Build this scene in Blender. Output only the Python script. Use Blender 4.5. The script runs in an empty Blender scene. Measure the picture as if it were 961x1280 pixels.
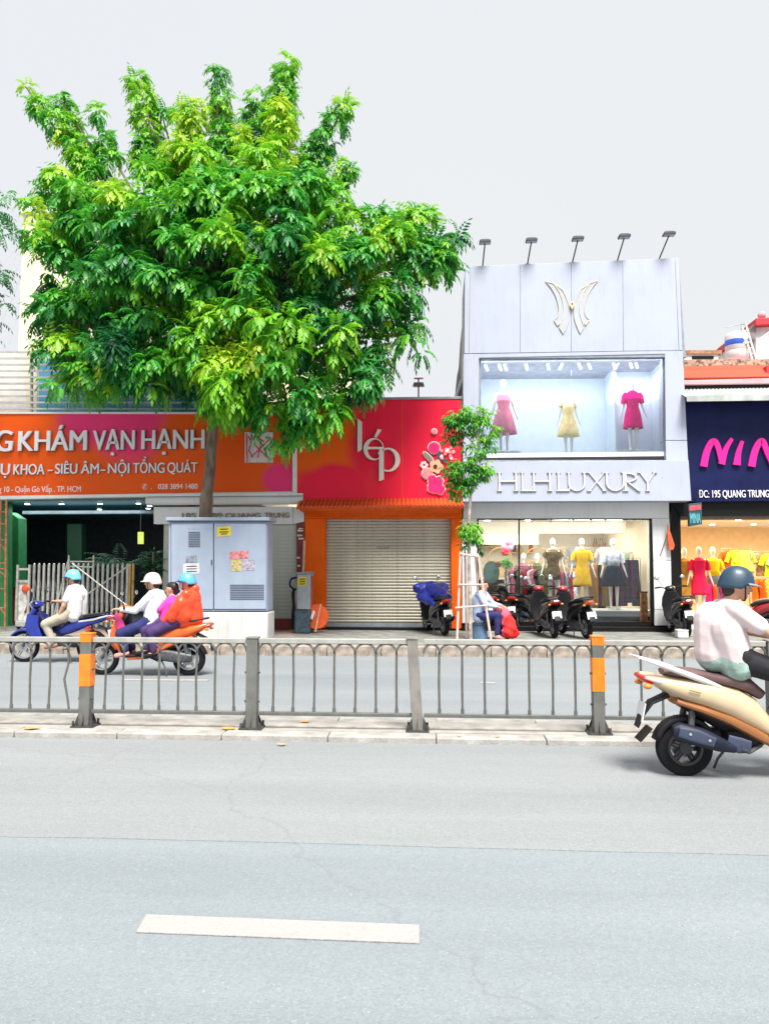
import bpy, math, random
import numpy as np
from mathutils import Vector, Matrix
random.seed(7)
R = math.radians
SC = bpy.context.scene
COL = SC.collection
# ------------------------------------------------------------------ camera
CAM_H = 1.6
cam_d = bpy.data.cameras.new('camera')
cam = bpy.data.objects.new('camera', cam_d)
COL.objects.link(cam)
cam.location = (0, 0, CAM_H)
cam.rotation_euler = (R(90 + 4.23), 0, R(3.8))
cam_d.sensor_fit = 'HORIZONTAL'
cam_d.sensor_width = 36.0
cam_d.lens = 36.0
cam_d.clip_end = 2000
cam_d.clip_start = 0.05
SC.camera = cam
# ------------------------------------------------------------------ sky and sun
w = bpy.data.worlds.new('World')
SC.world = w
w.use_nodes = True
nt = w.node_tree
nt.nodes.clear()
SUN_EL, SUN_AZ = 60, 162      # azimuth clockwise from +Y: light comes from behind the camera, right
sky = nt.nodes.new('ShaderNodeTexSky')
sky.sky_type = 'NISHITA'
sky.sun_disc = False
sky.sun_elevation = R(SUN_EL)
sky.sun_rotation = R(SUN_AZ)
sky.dust_density = 4
b1 = nt.nodes.new('ShaderNodeBackground'); b1.inputs[1].default_value = 0.05
nt.links.new(sky.outputs[0], b1.inputs[0])
b2 = nt.nodes.new('ShaderNodeBackground')           # the even white cloud layer
tcw = nt.nodes.new('ShaderNodeTexCoord')
nzw = nt.nodes.new('ShaderNodeTexNoise'); nzw.inputs['Scale'].default_value = 1.6; nzw.inputs['Detail'].default_value = 3
nt.links.new(tcw.outputs['Generated'], nzw.inputs['Vector'])
crw = nt.nodes.new('ShaderNodeValToRGB')
crw.color_ramp.elements[0].position = 0.3; crw.color_ramp.elements[0].color = (0.785, 0.80, 0.845, 1)
crw.color_ramp.elements[1].position = 0.7; crw.color_ramp.elements[1].color = (0.80, 0.825, 0.835, 1)
nt.links.new(nzw.outputs[0], crw.inputs[0])
nt.links.new(crw.outputs[0], b2.inputs[0]); b2.inputs[1].default_value = 0.395
mxw = nt.nodes.new('ShaderNodeMixShader'); mxw.inputs[0].default_value = 0.93
nt.links.new(b1.outputs[0], mxw.inputs[1]); nt.links.new(b2.outputs[0], mxw.inputs[2])
ow = nt.nodes.new('ShaderNodeOutputWorld'); nt.links.new(mxw.outputs[0], ow.inputs[0])
sd = bpy.data.lights.new('sun', 'SUN')
sd.energy = 2.7; sd.angle = R(22); sd.color = (1, 0.95, 0.88)
so = bpy.data.objects.new('sun', sd); COL.objects.link(so)
so.rotation_euler = (R(90 - SUN_EL), 0, R(-SUN_AZ + 180))
SC.view_settings.view_transform = 'Standard'
SC.view_settings.look = 'None'
SC.view_settings.exposure = 1.5
SC.view_settings.gamma = 1.0
SC.view_settings.use_curve_mapping = False
SC.cycles.max_bounces = 8
SC.cycles.transparent_max_bounces = 12
SC.cycles.caustics_reflective = False
SC.cycles.caustics_refractive = False

RM = cam.rotation_euler.to_matrix()
def ray(px, py):
    return RM @ Vector(((px - 480.5) / 961.0, (640 - py) / 961.0, -1.0))
def P(px, py, Y):
    "where the line of sight through a photo pixel meets the plane at depth Y"
    d = ray(px, py); t = Y / d.y
    return Vector((d.x * t, Y, CAM_H + d.z * t))
def G(px, py, z=0.0):
    d = ray(px, py); t = (z - CAM_H) / d.z
    return Vector((d.x * t, d.y * t, z))

# ------------------------------------------------------------------ materials
MATS = {}
def mat(name, col, rough=0.6, metal=0.0, var=0.12, scale=6.0, bump=0.0, bscale=40.0, emit=0.0, spec=0.5, coat=0.0, stretch=None, trans=0.0, col2=None, dirt=0.0):
    if name in MATS: return MATS[name]
    m = bpy.data.materials.new(name); m.use_nodes = True
    n = m.node_tree; b = n.nodes['Principled BSDF']
    tc = n.nodes.new('ShaderNodeTexCoord')
    src = tc.outputs['Object']
    if stretch:
        mp = n.nodes.new('ShaderNodeMapping'); mp.inputs['Scale'].default_value = stretch
        n.links.new(src, mp.inputs[0]); src = mp.outputs[0]
    nz = n.nodes.new('ShaderNodeTexNoise'); nz.inputs['Scale'].default_value = scale; nz.inputs['Detail'].default_value = 5
    n.links.new(src, nz.inputs['Vector'])
    cr = n.nodes.new('ShaderNodeValToRGB')
    c2 = col2 if col2 else tuple(min(1, c * (1 + var)) for c in col)
    c1 = tuple(c * (1 - var) for c in col) if not col2 else col
    cr.color_ramp.elements[0].position = 0.35; cr.color_ramp.elements[1].position = 0.65
    cr.color_ramp.elements[0].color = (*c1, 1); cr.color_ramp.elements[1].color = (*c2, 1)
    n.links.new(nz.outputs[0], cr.inputs[0])
    colout = cr.outputs[0]
    if dirt:
        nd = n.nodes.new('ShaderNodeTexNoise'); nd.inputs['Scale'].default_value = 2.2; nd.inputs['Detail'].default_value = 8; nd.inputs['Roughness'].default_value = 0.7
        mp2 = n.nodes.new('ShaderNodeMapping'); mp2.inputs['Scale'].default_value = (3.0, 3.0, 0.5)
        n.links.new(tc.outputs['Object'], mp2.inputs[0]); n.links.new(mp2.outputs[0], nd.inputs['Vector'])
        rd = n.nodes.new('ShaderNodeValToRGB'); rd.color_ramp.elements[0].position = 0.52; rd.color_ramp.elements[1].position = 0.75
        rd.color_ramp.elements[1].color = (dirt, dirt, dirt, 1)
        n.links.new(nd.outputs[0], rd.inputs[0])
        mx = n.nodes.new('ShaderNodeMix'); mx.data_type = 'RGBA'
        n.links.new(rd.outputs[0], mx.inputs[0]); n.links.new(colout, mx.inputs[6]); mx.inputs[7].default_value = (col[0] * .45, col[1] * .42, col[2] * .38, 1)
        colout = mx.outputs[2]
    n.links.new(colout, b.inputs['Base Color'])
    b.inputs['Roughness'].default_value = rough
    b.inputs['Metallic'].default_value = metal
    b.inputs['Specular IOR Level'].default_value = spec
    b.inputs['Coat Weight'].default_value = coat
    if bump:
        nb = n.nodes.new('ShaderNodeTexNoise'); nb.inputs['Scale'].default_value = bscale; nb.inputs['Detail'].default_value = 4
        n.links.new(src, nb.inputs['Vector'])
        bp = n.nodes.new('ShaderNodeBump'); bp.inputs['Strength'].default_value = bump; bp.inputs['Distance'].default_value = 0.02
        n.links.new(nb.outputs[0], bp.inputs['Height']); n.links.new(bp.outputs[0], b.inputs['Normal'])
    if emit:
        n.links.new(colout, b.inputs['Emission Color']); b.inputs['Emission Strength'].default_value = emit
    if trans:
        tr = n.nodes.new('ShaderNodeBsdfTranslucent'); n.links.new(colout, tr.inputs[0])
        ms = n.nodes.new('ShaderNodeMixShader'); ms.inputs[0].default_value = trans
        n.links.new(b.outputs[0], ms.inputs[1]); n.links.new(tr.outputs[0], ms.inputs[2])
        n.links.new(ms.outputs[0], n.nodes['Material Output'].inputs[0])
    MATS[name] = m
    return m

def glass_mat(name, tint=(0.86, 0.93, 0.94), refl=1.0):
    if name in MATS: return MATS[name]
    m = bpy.data.materials.new(name); m.use_nodes = True
    n = m.node_tree; n.nodes.clear()
    t = n.nodes.new('ShaderNodeBsdfTransparent'); t.inputs[0].default_value = (*tint, 1)
    g = n.nodes.new('ShaderNodeBsdfGlossy'); g.inputs['Roughness'].default_value = 0.02
    nz = n.nodes.new('ShaderNodeTexNoise'); nz.inputs['Scale'].default_value = 0.8
    bp = n.nodes.new('ShaderNodeBump'); bp.inputs['Strength'].default_value = 0.05; n.links.new(nz.outputs[0], bp.inputs['Height'])
    n.links.new(bp.outputs[0], g.inputs['Normal'])
    f = n.nodes.new('ShaderNodeFresnel'); f.inputs[0].default_value = 1.5
    mu = n.nodes.new('ShaderNodeMath'); mu.operation = 'MULTIPLY'; mu.inputs[1].default_value = refl; n.links.new(f.outputs[0], mu.inputs[0])
    ms = n.nodes.new('ShaderNodeMixShader'); o = n.nodes.new('ShaderNodeOutputMaterial')
    n.links.new(mu.outputs[0], ms.inputs[0]); n.links.new(t.outputs[0], ms.inputs[1]); n.links.new(g.outputs[0], ms.inputs[2]); n.links.new(ms.outputs[0], o.inputs[0])
    MATS[name] = m
    return m

def leaf_mat(name, ramp, trans=0.3, rough=0.42):
    "colour comes from the per-leaf attribute 'tint' (0..1)"
    m = bpy.data.materials.new(name); m.use_nodes = True
    n = m.node_tree; b = n.nodes['Principled BSDF']
    at = n.nodes.new('ShaderNodeAttribute'); at.attribute_name = 'tint'
    cr = n.nodes.new('ShaderNodeValToRGB')
    while len(cr.color_ramp.elements) < len(ramp): cr.color_ramp.elements.new(0.5)
    for e, (p, c) in zip(cr.color_ramp.elements, ramp): e.position = p; e.color = (*c, 1)
    n.links.new(at.outputs['Fac'], cr.inputs[0])
    n.links.new(cr.outputs[0], b.inputs['Base Color'])
    b.inputs['Roughness'].default_value = rough
    tr = n.nodes.new('ShaderNodeBsdfTranslucent'); n.links.new(cr.outputs[0], tr.inputs[0])
    ms = n.nodes.new('ShaderNodeMixShader'); ms.inputs[0].default_value = trans
    n.links.new(b.outputs[0], ms.inputs[1]); n.links.new(tr.outputs[0], ms.inputs[2])
    n.links.new(ms.outputs[0], n.nodes['Material Output'].inputs[0])
    return m

# ------------------------------------------------------------------ object helpers
def tag(o, label=None, cat=None, group=None, kind=None):
    if label: o['label'] = label
    if cat: o['category'] = cat
    if group: o['group'] = group
    if kind: o['kind'] = kind
    return o
def empty(name, loc, label=None, cat=None, group=None, rz=0.0, kind=None):
    o = bpy.data.objects.new(name, None); COL.objects.link(o)
    o.empty_display_size = 0.2
    o.location = loc; o.rotation_euler = (0, 0, rz)
    return tag(o, label, cat, group, kind)
def wloc(o):
    v = Vector((0, 0, 0))
    while o is not None:
        v += o.location; o = o.parent
    return v
def copy_tree(o, parent=None):
    c = o.copy(); COL.objects.link(c); c.parent = parent
    for ch in list(o.children): copy_tree(ch, c)
    return c

ORD = ['first', 'second', 'third', 'fourth', 'fifth', 'sixth', 'seventh', 'eighth', 'ninth', 'tenth']
class MB:
    "collects shapes and links them as ONE mesh object"
    def __init__(s):
        s.v = []; s.f = []; s.mi = []; s.m = None; s.cur = 0
    def add(s, vs, fs):
        n = len(s.v)
        if s.m is not None: vs = [s.m @ Vector(q) for q in vs]
        s.v.extend([tuple(q) for q in vs]); s.f.extend([tuple(i + n for i in q) for q in fs]); s.mi.extend([s.cur] * len(fs))
        return s
    def box(s, x0, x1, y0, y1, z0, z1):
        x0, x1 = min(x0, x1), max(x0, x1); y0, y1 = min(y0, y1), max(y0, y1); z0, z1 = min(z0, z1), max(z0, z1)
        return s.add([(x0, y0, z0), (x1, y0, z0), (x1, y1, z0), (x0, y1, z0), (x0, y0, z1), (x1, y0, z1), (x1, y1, z1), (x0, y1, z1)],
                     [(0, 3, 2, 1), (4, 5, 6, 7), (0, 1, 5, 4), (1, 2, 6, 5), (2, 3, 7, 6), (3, 0, 4, 7)])
    def prism(s, poly, d):
        "poly: 3-D points of the front face; d: offset vector to the back face"
        n = len(poly); d = Vector(d); A = [Vector(q) for q in poly]; B = [q + d for q in A]
        nr = Vector((0, 0, 0))
        for i in range(n):
            nr += A[i].cross(A[(i + 1) % n])
        fl = nr.dot(d) > 0
        fs = [tuple(range(n)), tuple(range(2 * n - 1, n - 1, -1))] + [((i + 1) % n, i, n + i, n + (i + 1) % n) for i in range(n)]
        if fl: fs = [q[::-1] for q in fs]
        return s.add(A + B, fs)
    def tube(s, pts, r, n=8, cap=True):
        pts = [Vector(q) for q in pts]; k = len(pts)
        rs = r if isinstance(r, (list, tuple)) else [r] * k
        vs = []; up = None
        for i in range(k):
            t = (pts[min(i + 1, k - 1)] - pts[max(i - 1, 0)]).normalized()
            if up is None:
                up = Vector((0, 0, 1)) if abs(t.z) < 0.9 else Vector((1, 0, 0))
            a = t.cross(up).normalized(); b = a.cross(t).normalized(); up = b
            for j in range(n):
                th = 2 * math.pi * j / n
                vs.append(pts[i] + (a * math.cos(th) + b * math.sin(th)) * rs[i])
        fs = [(i * n + j, i * n + (j + 1) % n, (i + 1) * n + (j + 1) % n, (i + 1) * n + j) for i in range(k - 1) for j in range(n)]
        if cap: fs += [tuple(range(n - 1, -1, -1)), tuple((k - 1) * n + j for j in range(n))]
        return s.add(vs, fs)
    def ell(s, c, r, n=14, k=9):
        c = Vector(c); r = (r, r, r) if isinstance(r, (int, float)) else r
        vs = [c + Vector((0, 0, -r[2]))]
        for i in range(1, k):
            ph = -math.pi / 2 + math.pi * i / k
            for j in range(n):
                th = 2 * math.pi * j / n
                vs.append(c + Vector((r[0] * math.cos(ph) * math.cos(th), r[1] * math.cos(ph) * math.sin(th), r[2] * math.sin(ph))))
        vs.append(c + Vector((0, 0, r[2]))); L = len(vs) - 1
        fs = [(0, 1 + (j + 1) % n, 1 + j) for j in range(n)]
        for i in range(k - 2):
            a = 1 + i * n; b = a + n
            fs += [(a + j, a + (j + 1) % n, b + (j + 1) % n, b + j) for j in range(n)]
        a = 1 + (k - 2) * n
        fs += [(a + j, a + (j + 1) % n, L) for j in range(n)]
        return s.add(vs, fs)
    def lathe(s, prof, c=(0, 0, 0), axis='z', n=20, sx=1.0, sy=1.0):
        "prof: (radius, height) pairs"
        c = Vector(c); vs = []; k = len(prof)
        for (r, h) in prof:
            for j in range(n):
                th = 2 * math.pi * j / n
                a, b = r * math.cos(th) * sx, r * math.sin(th) * sy
                if axis == 'z': q = Vector((a, b, h))
                elif axis == 'y': q = Vector((a, h, -b))
                else: q = Vector((h, a, b))
                vs.append(c + q)
        fs = [(i * n + j, i * n + (j + 1) % n, (i + 1) * n + (j + 1) % n, (i + 1) * n + j) for i in range(k - 1) for j in range(n)]
        fs += [tuple(range(n - 1, -1, -1)), tuple((k - 1) * n + j for j in range(n))]
        return s.add(vs, fs)
    def ring(s, prof, c, axis='y', n=28):
        "closed profile swept round an axis (tyres, rims)"
        c = Vector(c); vs = []; k = len(prof)
        for (r, h) in prof:
            for j in range(n):
                th = 2 * math.pi * j / n; a, b = r * math.cos(th), r * math.sin(th)
                vs.append(c + (Vector((a, h, -b)) if axis == 'y' else Vector((a, b, h)) if axis == 'z' else Vector((h, a, b))))
        fs = [(i * n + j, i * n + (j + 1) % n, ((i + 1) % k) * n + (j + 1) % n, ((i + 1) % k) * n + j) for i in range(k) for j in range(n)]
        return s.add(vs, fs)
    def loft(s, st, p=2.6, n=18, y=0.0):
        "st: (x, z, half width in y, half thickness) along a path in the xz plane"
        k = len(st); vs = []
        for i in range(k):
            a = st[max(i - 1, 0)]; b = st[min(i + 1, k - 1)]
            t = Vector((b[0] - a[0], 0, b[1] - a[1])).normalized(); nn = Vector((-t.z, 0, t.x))
            c = Vector((st[i][0], y, st[i][1]))
            for j in range(n):
                th = 2 * math.pi * j / n; cc, ss = math.cos(th), math.sin(th)
                u = math.copysign(abs(cc) ** (2 / p), cc) * st[i][2]; v = math.copysign(abs(ss) ** (2 / p), ss) * st[i][3]
                vs.append(c + Vector((0, u, 0)) + nn * v)
        fs = [(i * n + j, i * n + (j + 1) % n, (i + 1) * n + (j + 1) % n, (i + 1) * n + j) for i in range(k - 1) for j in range(n)]
        fs += [tuple(range(n - 1, -1, -1)), tuple((k - 1) * n + j for j in range(n))]
        return s.add(vs, fs)
    def caps(s, a, b, r1, r2, flat=1.0, n=12):
        "tapered capsule; flat squeezes it along y"
        a = Vector(a); b = Vector(b); d = b - a; L = max(d.length, 1e-4); t = d / L
        up = Vector((0, 1, 0)) if abs(t.y) < 0.9 else Vector((1, 0, 0))
        u = t.cross(up).normalized(); v = u.cross(t)
        pr = []
        for i in range(1, 5):
            ph = -math.pi / 2 + i * math.pi / 8; pr.append((r1 * math.cos(ph), r1 * math.sin(ph)))
        for i in range(0, 4):
            ph = i * math.pi / 8; pr.append((r2 * math.cos(ph), L + r2 * math.sin(ph)))
        vs = [a - t * r1]
        for (r, h) in pr:
            for j in range(n):
                th = 2 * math.pi * j / n
                vs.append(a + t * h + u * (r * math.cos(th)) + v * (r * math.sin(th) * flat))
        vs.append(b + t * r2); k = len(pr); Ls = len(vs) - 1
        fs = [(0, 1 + (j + 1) % n, 1 + j) for j in range(n)]
        for i in range(k - 1):
            q = 1 + i * n; z = q + n
            fs += [(q + j, q + (j + 1) % n, z + (j + 1) % n, z + j) for j in range(n)]
        q = 1 + (k - 1) * n
        fs += [(q + j, q + (j + 1) % n, Ls) for j in range(n)]
        return s.add(vs, fs)
    def build(s, name, m, parent=None, smooth=True, bevel=0.0, kind=None, remesh=0.0, sm_it=0, label=None, solid=0.0, angle=38, local=False):
        me = bpy.data.meshes.new(name)
        off = wloc(parent) if parent is not None and not local else Vector((0, 0, 0))
        V = [(a - off.x, b - off.y, c - off.z) for a, b, c in s.v]
        me.from_pydata(V, [], s.f)
        ms = m if isinstance(m, (list, tuple)) else [m]
        for q in ms: me.materials.append(q)
        if len(ms) > 1: me.polygons.foreach_set('material_index', s.mi)
        me.update()
        if remesh:
            t = bpy.data.objects.new('t', me); COL.objects.link(t)
            md = t.modifiers.new('r', 'REMESH'); md.mode = 'VOXEL'; md.voxel_size = remesh
            if sm_it:
                q = t.modifiers.new('s', 'SMOOTH'); q.factor = 0.5; q.iterations = sm_it
            dg = bpy.context.evaluated_depsgraph_get()
            me2 = bpy.data.meshes.new_from_object(t.evaluated_get(dg))
            bpy.data.objects.remove(t); bpy.data.meshes.remove(me); me = me2; me.name = name
            if not me.materials: me.materials.append(ms[0])
        if smooth:
            me.shade_smooth()
            if not remesh: me.set_sharp_from_angle(angle=R(angle))
        o = bpy.data.objects.new(name, me); COL.objects.link(o); o.parent = parent
        if bevel:
            q = o.modifiers.new('bevel', 'BEVEL'); q.width = bevel; q.segments = 2; q.limit_method = 'ANGLE'; q.angle_limit = R(40)
        if solid:
            q = o.modifiers.new('solid', 'SOLIDIFY'); q.thickness = solid
        if kind: o['kind'] = kind
        if label: o['label'] = label
        return o

def pbox(b, x0, y0, x1, y1, Y, Yb):
    "box whose front at depth Y spans the photo rectangle"
    a = P(x0, y0, Y); c = P(x1, y1, Y)
    return b.box(a.x, c.x, Y, Yb, c.z, a.z)
def pquad(b, pts, Y, depth):
    return b.prism([P(x, y, Y) for x, y in pts], (0, depth, 0))
def part(name, m, parent, x0, y0, x1, y1, Y, Yb, **k):
    b = MB(); pbox(b, x0, y0, x1, y1, Y, Yb)
    return b.build(name, m, parent, **k)

def text_mesh(body, x0, x1, y0, y1, Y, depth, m, parent, name='lettering', bold=0.02, ref=None, share=None):
    "lettering whose capitals fill the photo rectangle"
    c = bpy.data.curves.new('t', 'FONT'); c.body = body; c.extrude = 0.5
    o = bpy.data.objects.new('t', c); COL.objects.link(o)
    dg = bpy.context.evaluated_depsgraph_get()
    me = bpy.data.meshes.new_from_object(o.evaluated_get(dg)); bpy.data.objects.remove(o)
    n = len(me.vertices); a = np.zeros(n * 3); me.vertices.foreach_get('co', a); a = a.reshape(-1, 3)
    A = P(x0, y0, Y); B = P(x1, y1, Y)
    mn, mx = a[:, 0].min(), a[:, 0].max()
    cap = 0.729
    sx = (B.x - A.x) / (mx - mn); sz = (A.z - B.z) / cap
    off = wloc(parent)
    out = np.stack([A.x + (a[:, 0] - mn) * sx - off.x, Y - (a[:, 2] + 0.5) * depth - off.y, B.z + a[:, 1] * sz - off.z], 1)
    me.vertices.foreach_set('co', out.ravel())
    if bold:        # heavier strokes: three overlapping copies, each a hair in front of the other
        import bmesh
        bm = bmesh.new(); bm.from_mesh(me)
        src = bm.verts[:] + bm.edges[:] + bm.faces[:]
        for kx, ky in ((-1, .0015), (1, .0030)):
            r_ = bmesh.ops.duplicate(bm, geom=src); bmesh.ops.translate(bm, vec=(kx * bold * abs(sx) * 1.0, ky * .5, 0), verts=[q for q in r_['geom'] if isinstance(q, bmesh.types.BMVert)])
        bm.to_mesh(me); bm.free()
    me.materials.clear(); me.materials.append(m); me.name = name; me.update()
    q = bpy.data.objects.new(name, me); COL.objects.link(q); q.parent = parent
    return q
# ================================================================== SETTING
PZ = 0.18          # pavement level
YN, YF2, YK, YB = 7.18, 8.1, 14.2, 18.0      # near edge and far edge of the median, far kerb, building line

def asphalt(name, c1, c2, crack=False):
    m = bpy.data.materials.new(name); m.use_nodes = True
    n = m.node_tree; b = n.nodes['Principled BSDF']; tc = n.nodes.new('ShaderNodeTexCoord')
    big = n.nodes.new('ShaderNodeTexNoise'); big.inputs['Scale'].default_value = 0.35; big.inputs['Detail'].default_value = 6
    mp = n.nodes.new('ShaderNodeMapping'); mp.inputs['Scale'].default_value = (0.5, 2.2, 1)
    n.links.new(tc.outputs['Object'], mp.inputs[0]); n.links.new(mp.outputs[0], big.inputs['Vector'])
    cr = n.nodes.new('ShaderNodeValToRGB'); cr.color_ramp.elements[0].position = 0.3; cr.color_ramp.elements[1].position = 0.7
    cr.color_ramp.elements[0].color = (*c1, 1); cr.color_ramp.elements[1].color = (*c2, 1)
    n.links.new(big.outputs[0], cr.inputs[0])
    fine = n.nodes.new('ShaderNodeTexVoronoi'); fine.inputs['Scale'].default_value = 95
    n.links.new(tc.outputs['Object'], fine.inputs['Vector'])
    vr = n.nodes.new('ShaderNodeValToRGB'); vr.color_ramp.elements[0].position = 0.0; vr.color_ramp.elements[0].color = (0.72, 0.72, 0.72, 1)
    vr.color_ramp.elements[1].position = 1.0; vr.color_ramp.elements[1].color = (1.22, 1.22, 1.22, 1)
    n.links.new(fine.outputs['Color'], vr.inputs[0])
    mu = n.nodes.new('ShaderNodeMix'); mu.data_type = 'RGBA'; mu.blend_type = 'MULTIPLY'; mu.inputs[0].default_value = 0.42
    n.links.new(cr.outputs[0], mu.inputs[6]); n.links.new(vr.outputs[0], mu.inputs[7])
    # dark pits and patches of missing fines
    pt = n.nodes.new('ShaderNodeTexNoise'); pt.inputs['Scale'].default_value = 9; pt.inputs['Detail'].default_value = 7; pt.inputs['Roughness'].default_value = 0.75
    mq = n.nodes.new('ShaderNodeMapping'); mq.inputs['Scale'].default_value = (0.6, 1.3, 1)
    n.links.new(tc.outputs['Object'], mq.inputs[0]); n.links.new(mq.outputs[0], pt.inputs['Vector'])
    pr = n.nodes.new('ShaderNodeValToRGB'); pr.color_ramp.elements[0].position = 0.665; pr.color_ramp.elements[0].color = (0, 0, 0, 1)
    pr.color_ramp.elements[1].position = 0.78; pr.color_ramp.elements[1].color = (0.6, 0.6, 0.6, 1)
    n.links.new(pt.outputs[0], pr.inputs[0])
    m2 = n.nodes.new('ShaderNodeMix'); m2.data_type = 'RGBA'
    n.links.new(pr.outputs[0], m2.inputs[0]); n.links.new(mu.outputs[2], m2.inputs[6]); m2.inputs[7].default_value = (0.10, 0.10, 0.105, 1)
    # worn wheel tracks and faint stains drawn out along the road, and a few hairline cracks
    st = n.nodes.new('ShaderNodeTexNoise'); st.inputs['Scale'].default_value = 1.1; st.inputs['Detail'].default_value = 6; st.inputs['Roughness'].default_value = 0.62
    ms = n.nodes.new('ShaderNodeMapping'); ms.inputs['Scale'].default_value = (0.16, 1.9, 1)
    n.links.new(tc.outputs['Object'], ms.inputs[0]); n.links.new(ms.outputs[0], st.inputs['Vector'])
    sr = n.nodes.new('ShaderNodeValToRGB'); sr.color_ramp.elements[0].position = 0.40; sr.color_ramp.elements[0].color = (0.95, 0.95, 0.95, 1); sr.color_ramp.elements[1].position = 0.62; sr.color_ramp.elements[1].color = (1.03, 1.03, 1.03, 1)
    n.links.new(st.outputs[0], sr.inputs[0])
    m3 = n.nodes.new('ShaderNodeMix'); m3.data_type = 'RGBA'; m3.blend_type = 'MULTIPLY'; m3.inputs[0].default_value = 1
    n.links.new(m2.outputs[2], m3.inputs[6]); n.links.new(sr.outputs[0], m3.inputs[7])
    vo = n.nodes.new('ShaderNodeTexVoronoi'); vo.feature = 'DISTANCE_TO_EDGE'; vo.inputs['Scale'].default_value = 0.33
    wn = n.nodes.new('ShaderNodeTexNoise'); wn.inputs['Scale'].default_value = 2.6; wn.inputs['Detail'].default_value = 6
    n.links.new(tc.outputs['Object'], wn.inputs['Vector'])
    wa = n.nodes.new('ShaderNodeMix'); wa.data_type = 'RGBA'; wa.inputs[0].default_value = 0.30; n.links.new(tc.outputs['Object'], wa.inputs[6]); n.links.new(wn.outputs['Color'], wa.inputs[7]); n.links.new(wa.outputs[2], vo.inputs['Vector'])
    cg = n.nodes.new('ShaderNodeValToRGB'); cg.color_ramp.elements[0].position = 0.0; cg.color_ramp.elements[0].color = (0.32, 0.32, 0.32, 1); cg.color_ramp.elements[1].position = 0.0035; cg.color_ramp.elements[1].color = (0, 0, 0, 1)
    n.links.new(vo.outputs['Distance'], cg.inputs[0])
    gm = n.nodes.new('ShaderNodeMath'); gm.operation = 'MULTIPLY'; n.links.new(cg.outputs[0], gm.inputs[0]); n.links.new(st.outputs[0], gm.inputs[1])
    m4 = n.nodes.new('ShaderNodeMix'); m4.data_type = 'RGBA'; n.links.new(gm.outputs[0], m4.inputs[0]); n.links.new(m3.outputs[2], m4.inputs[6]); m4.inputs[7].default_value = (0.09, 0.09, 0.095, 1)
    # sparse dark chips and pale stones set in the surface
    last = m4.outputs[2]
    nbw = n.nodes.new('ShaderNodeTexNoise'); nbw.inputs['Scale'].default_value = 55; nbw.inputs['Detail'].default_value = 2; n.links.new(tc.outputs['Object'], nbw.inputs['Vector'])
    for sc_, th_, cc_ in ((34, 0.10, (0.09, 0.09, 0.095, 1)), (75, 0.24, (0.12, 0.12, 0.125, 1)), (85, 0.24, (0.42, 0.43, 0.43, 1))):
        vv = n.nodes.new('ShaderNodeTexVoronoi'); vv.inputs['Scale'].default_value = sc_
        off = n.nodes.new('ShaderNodeMapping'); off.inputs['Location'].default_value = (sc_ * .37, sc_ * .11, 0); off.inputs['Scale'].default_value = (0.8, 1.0, 1)
        wv = n.nodes.new('ShaderNodeMix'); wv.data_type = 'RGBA'; wv.inputs[0].default_value = 0.06; n.links.new(tc.outputs['Object'], wv.inputs[6]); n.links.new(nbw.outputs['Color'], wv.inputs[7])
        n.links.new(wv.outputs[2], off.inputs[0]); n.links.new(off.outputs[0], vv.inputs['Vector'])
        sx_n = n.nodes.new('ShaderNodeSeparateColor'); n.links.new(vv.outputs['Color'], sx_n.inputs[0])
        pk = n.nodes.new('ShaderNodeMath'); pk.operation = 'GREATER_THAN'; pk.inputs[1].default_value = 0.86; n.links.new(sx_n.outputs[0], pk.inputs[0])
        ds = n.nodes.new('ShaderNodeMath'); ds.operation = 'LESS_THAN'; ds.inputs[1].default_value = th_ * 1.25; n.links.new(vv.outputs['Distance'], ds.inputs[0])
        an = n.nodes.new('ShaderNodeMath'); an.operation = 'MULTIPLY'; n.links.new(pk.outputs[0], an.inputs[0]); n.links.new(ds.outputs[0], an.inputs[1])
        a2_ = n.nodes.new('ShaderNodeMath'); a2_.operation = 'MULTIPLY'; a2_.inputs[1].default_value = 0.5; n.links.new(an.outputs[0], a2_.inputs[0])
        mc = n.nodes.new('ShaderNodeMix'); mc.data_type = 'RGBA'; n.links.new(a2_.outputs[0], mc.inputs[0]); n.links.new(last, mc.inputs[6]); mc.inputs[7].default_value = cc_
        last = mc.outputs[2]
    n.links.new(last, b.inputs['Base Color'])
    b.inputs['Roughness'].default_value = 0.88
    nb = n.nodes.new('ShaderNodeTexNoise'); nb.inputs['Scale'].default_value = 120; nb.inputs['Detail'].default_value = 3
    n.links.new(tc.outputs['Object'], nb.inputs['Vector'])
    bp = n.nodes.new('ShaderNodeBump'); bp.inputs['Strength'].default_value = 0.6; bp.inputs['Distance'].default_value = 0.008
    n.links.new(nb.outputs[0], bp.inputs['Height']); n.links.new(bp.outputs[0], b.inputs['Normal'])
    return m
M_as1 = asphalt('asphalt_old', (0.205, 0.240, 0.260), (0.238, 0.270, 0.288))
M_as2 = asphalt('asphalt_worn', (0.228, 0.250, 0.260), (0.258, 0.278, 0.288))
M_as3 = asphalt('asphalt_far', (0.20, 0.23, 0.25), (0.24, 0.262, 0.278))
M_ground = mat('ground', (0.25, 0.24, 0.22), 0.95, scale=1.5, bump=0.4)
M_pave = mat('paving', (0.22, 0.23, 0.215), 0.85, var=0.3, scale=3, bump=0.3, dirt=0.5)
M_paveb = mat('paving_red', (0.36, 0.27, 0.24), 0.85, var=0.25, scale=3, bump=0.3, dirt=0.5)
M_kerb = mat('kerb_concrete', (0.36, 0.35, 0.33), 0.85, var=0.2, scale=5, bump=0.4, dirt=0.7)
M_kerbb = mat('kerb_dirty', (0.33, 0.28, 0.235), 0.9, var=0.35, scale=7, bump=0.5, dirt=0.7)
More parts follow.
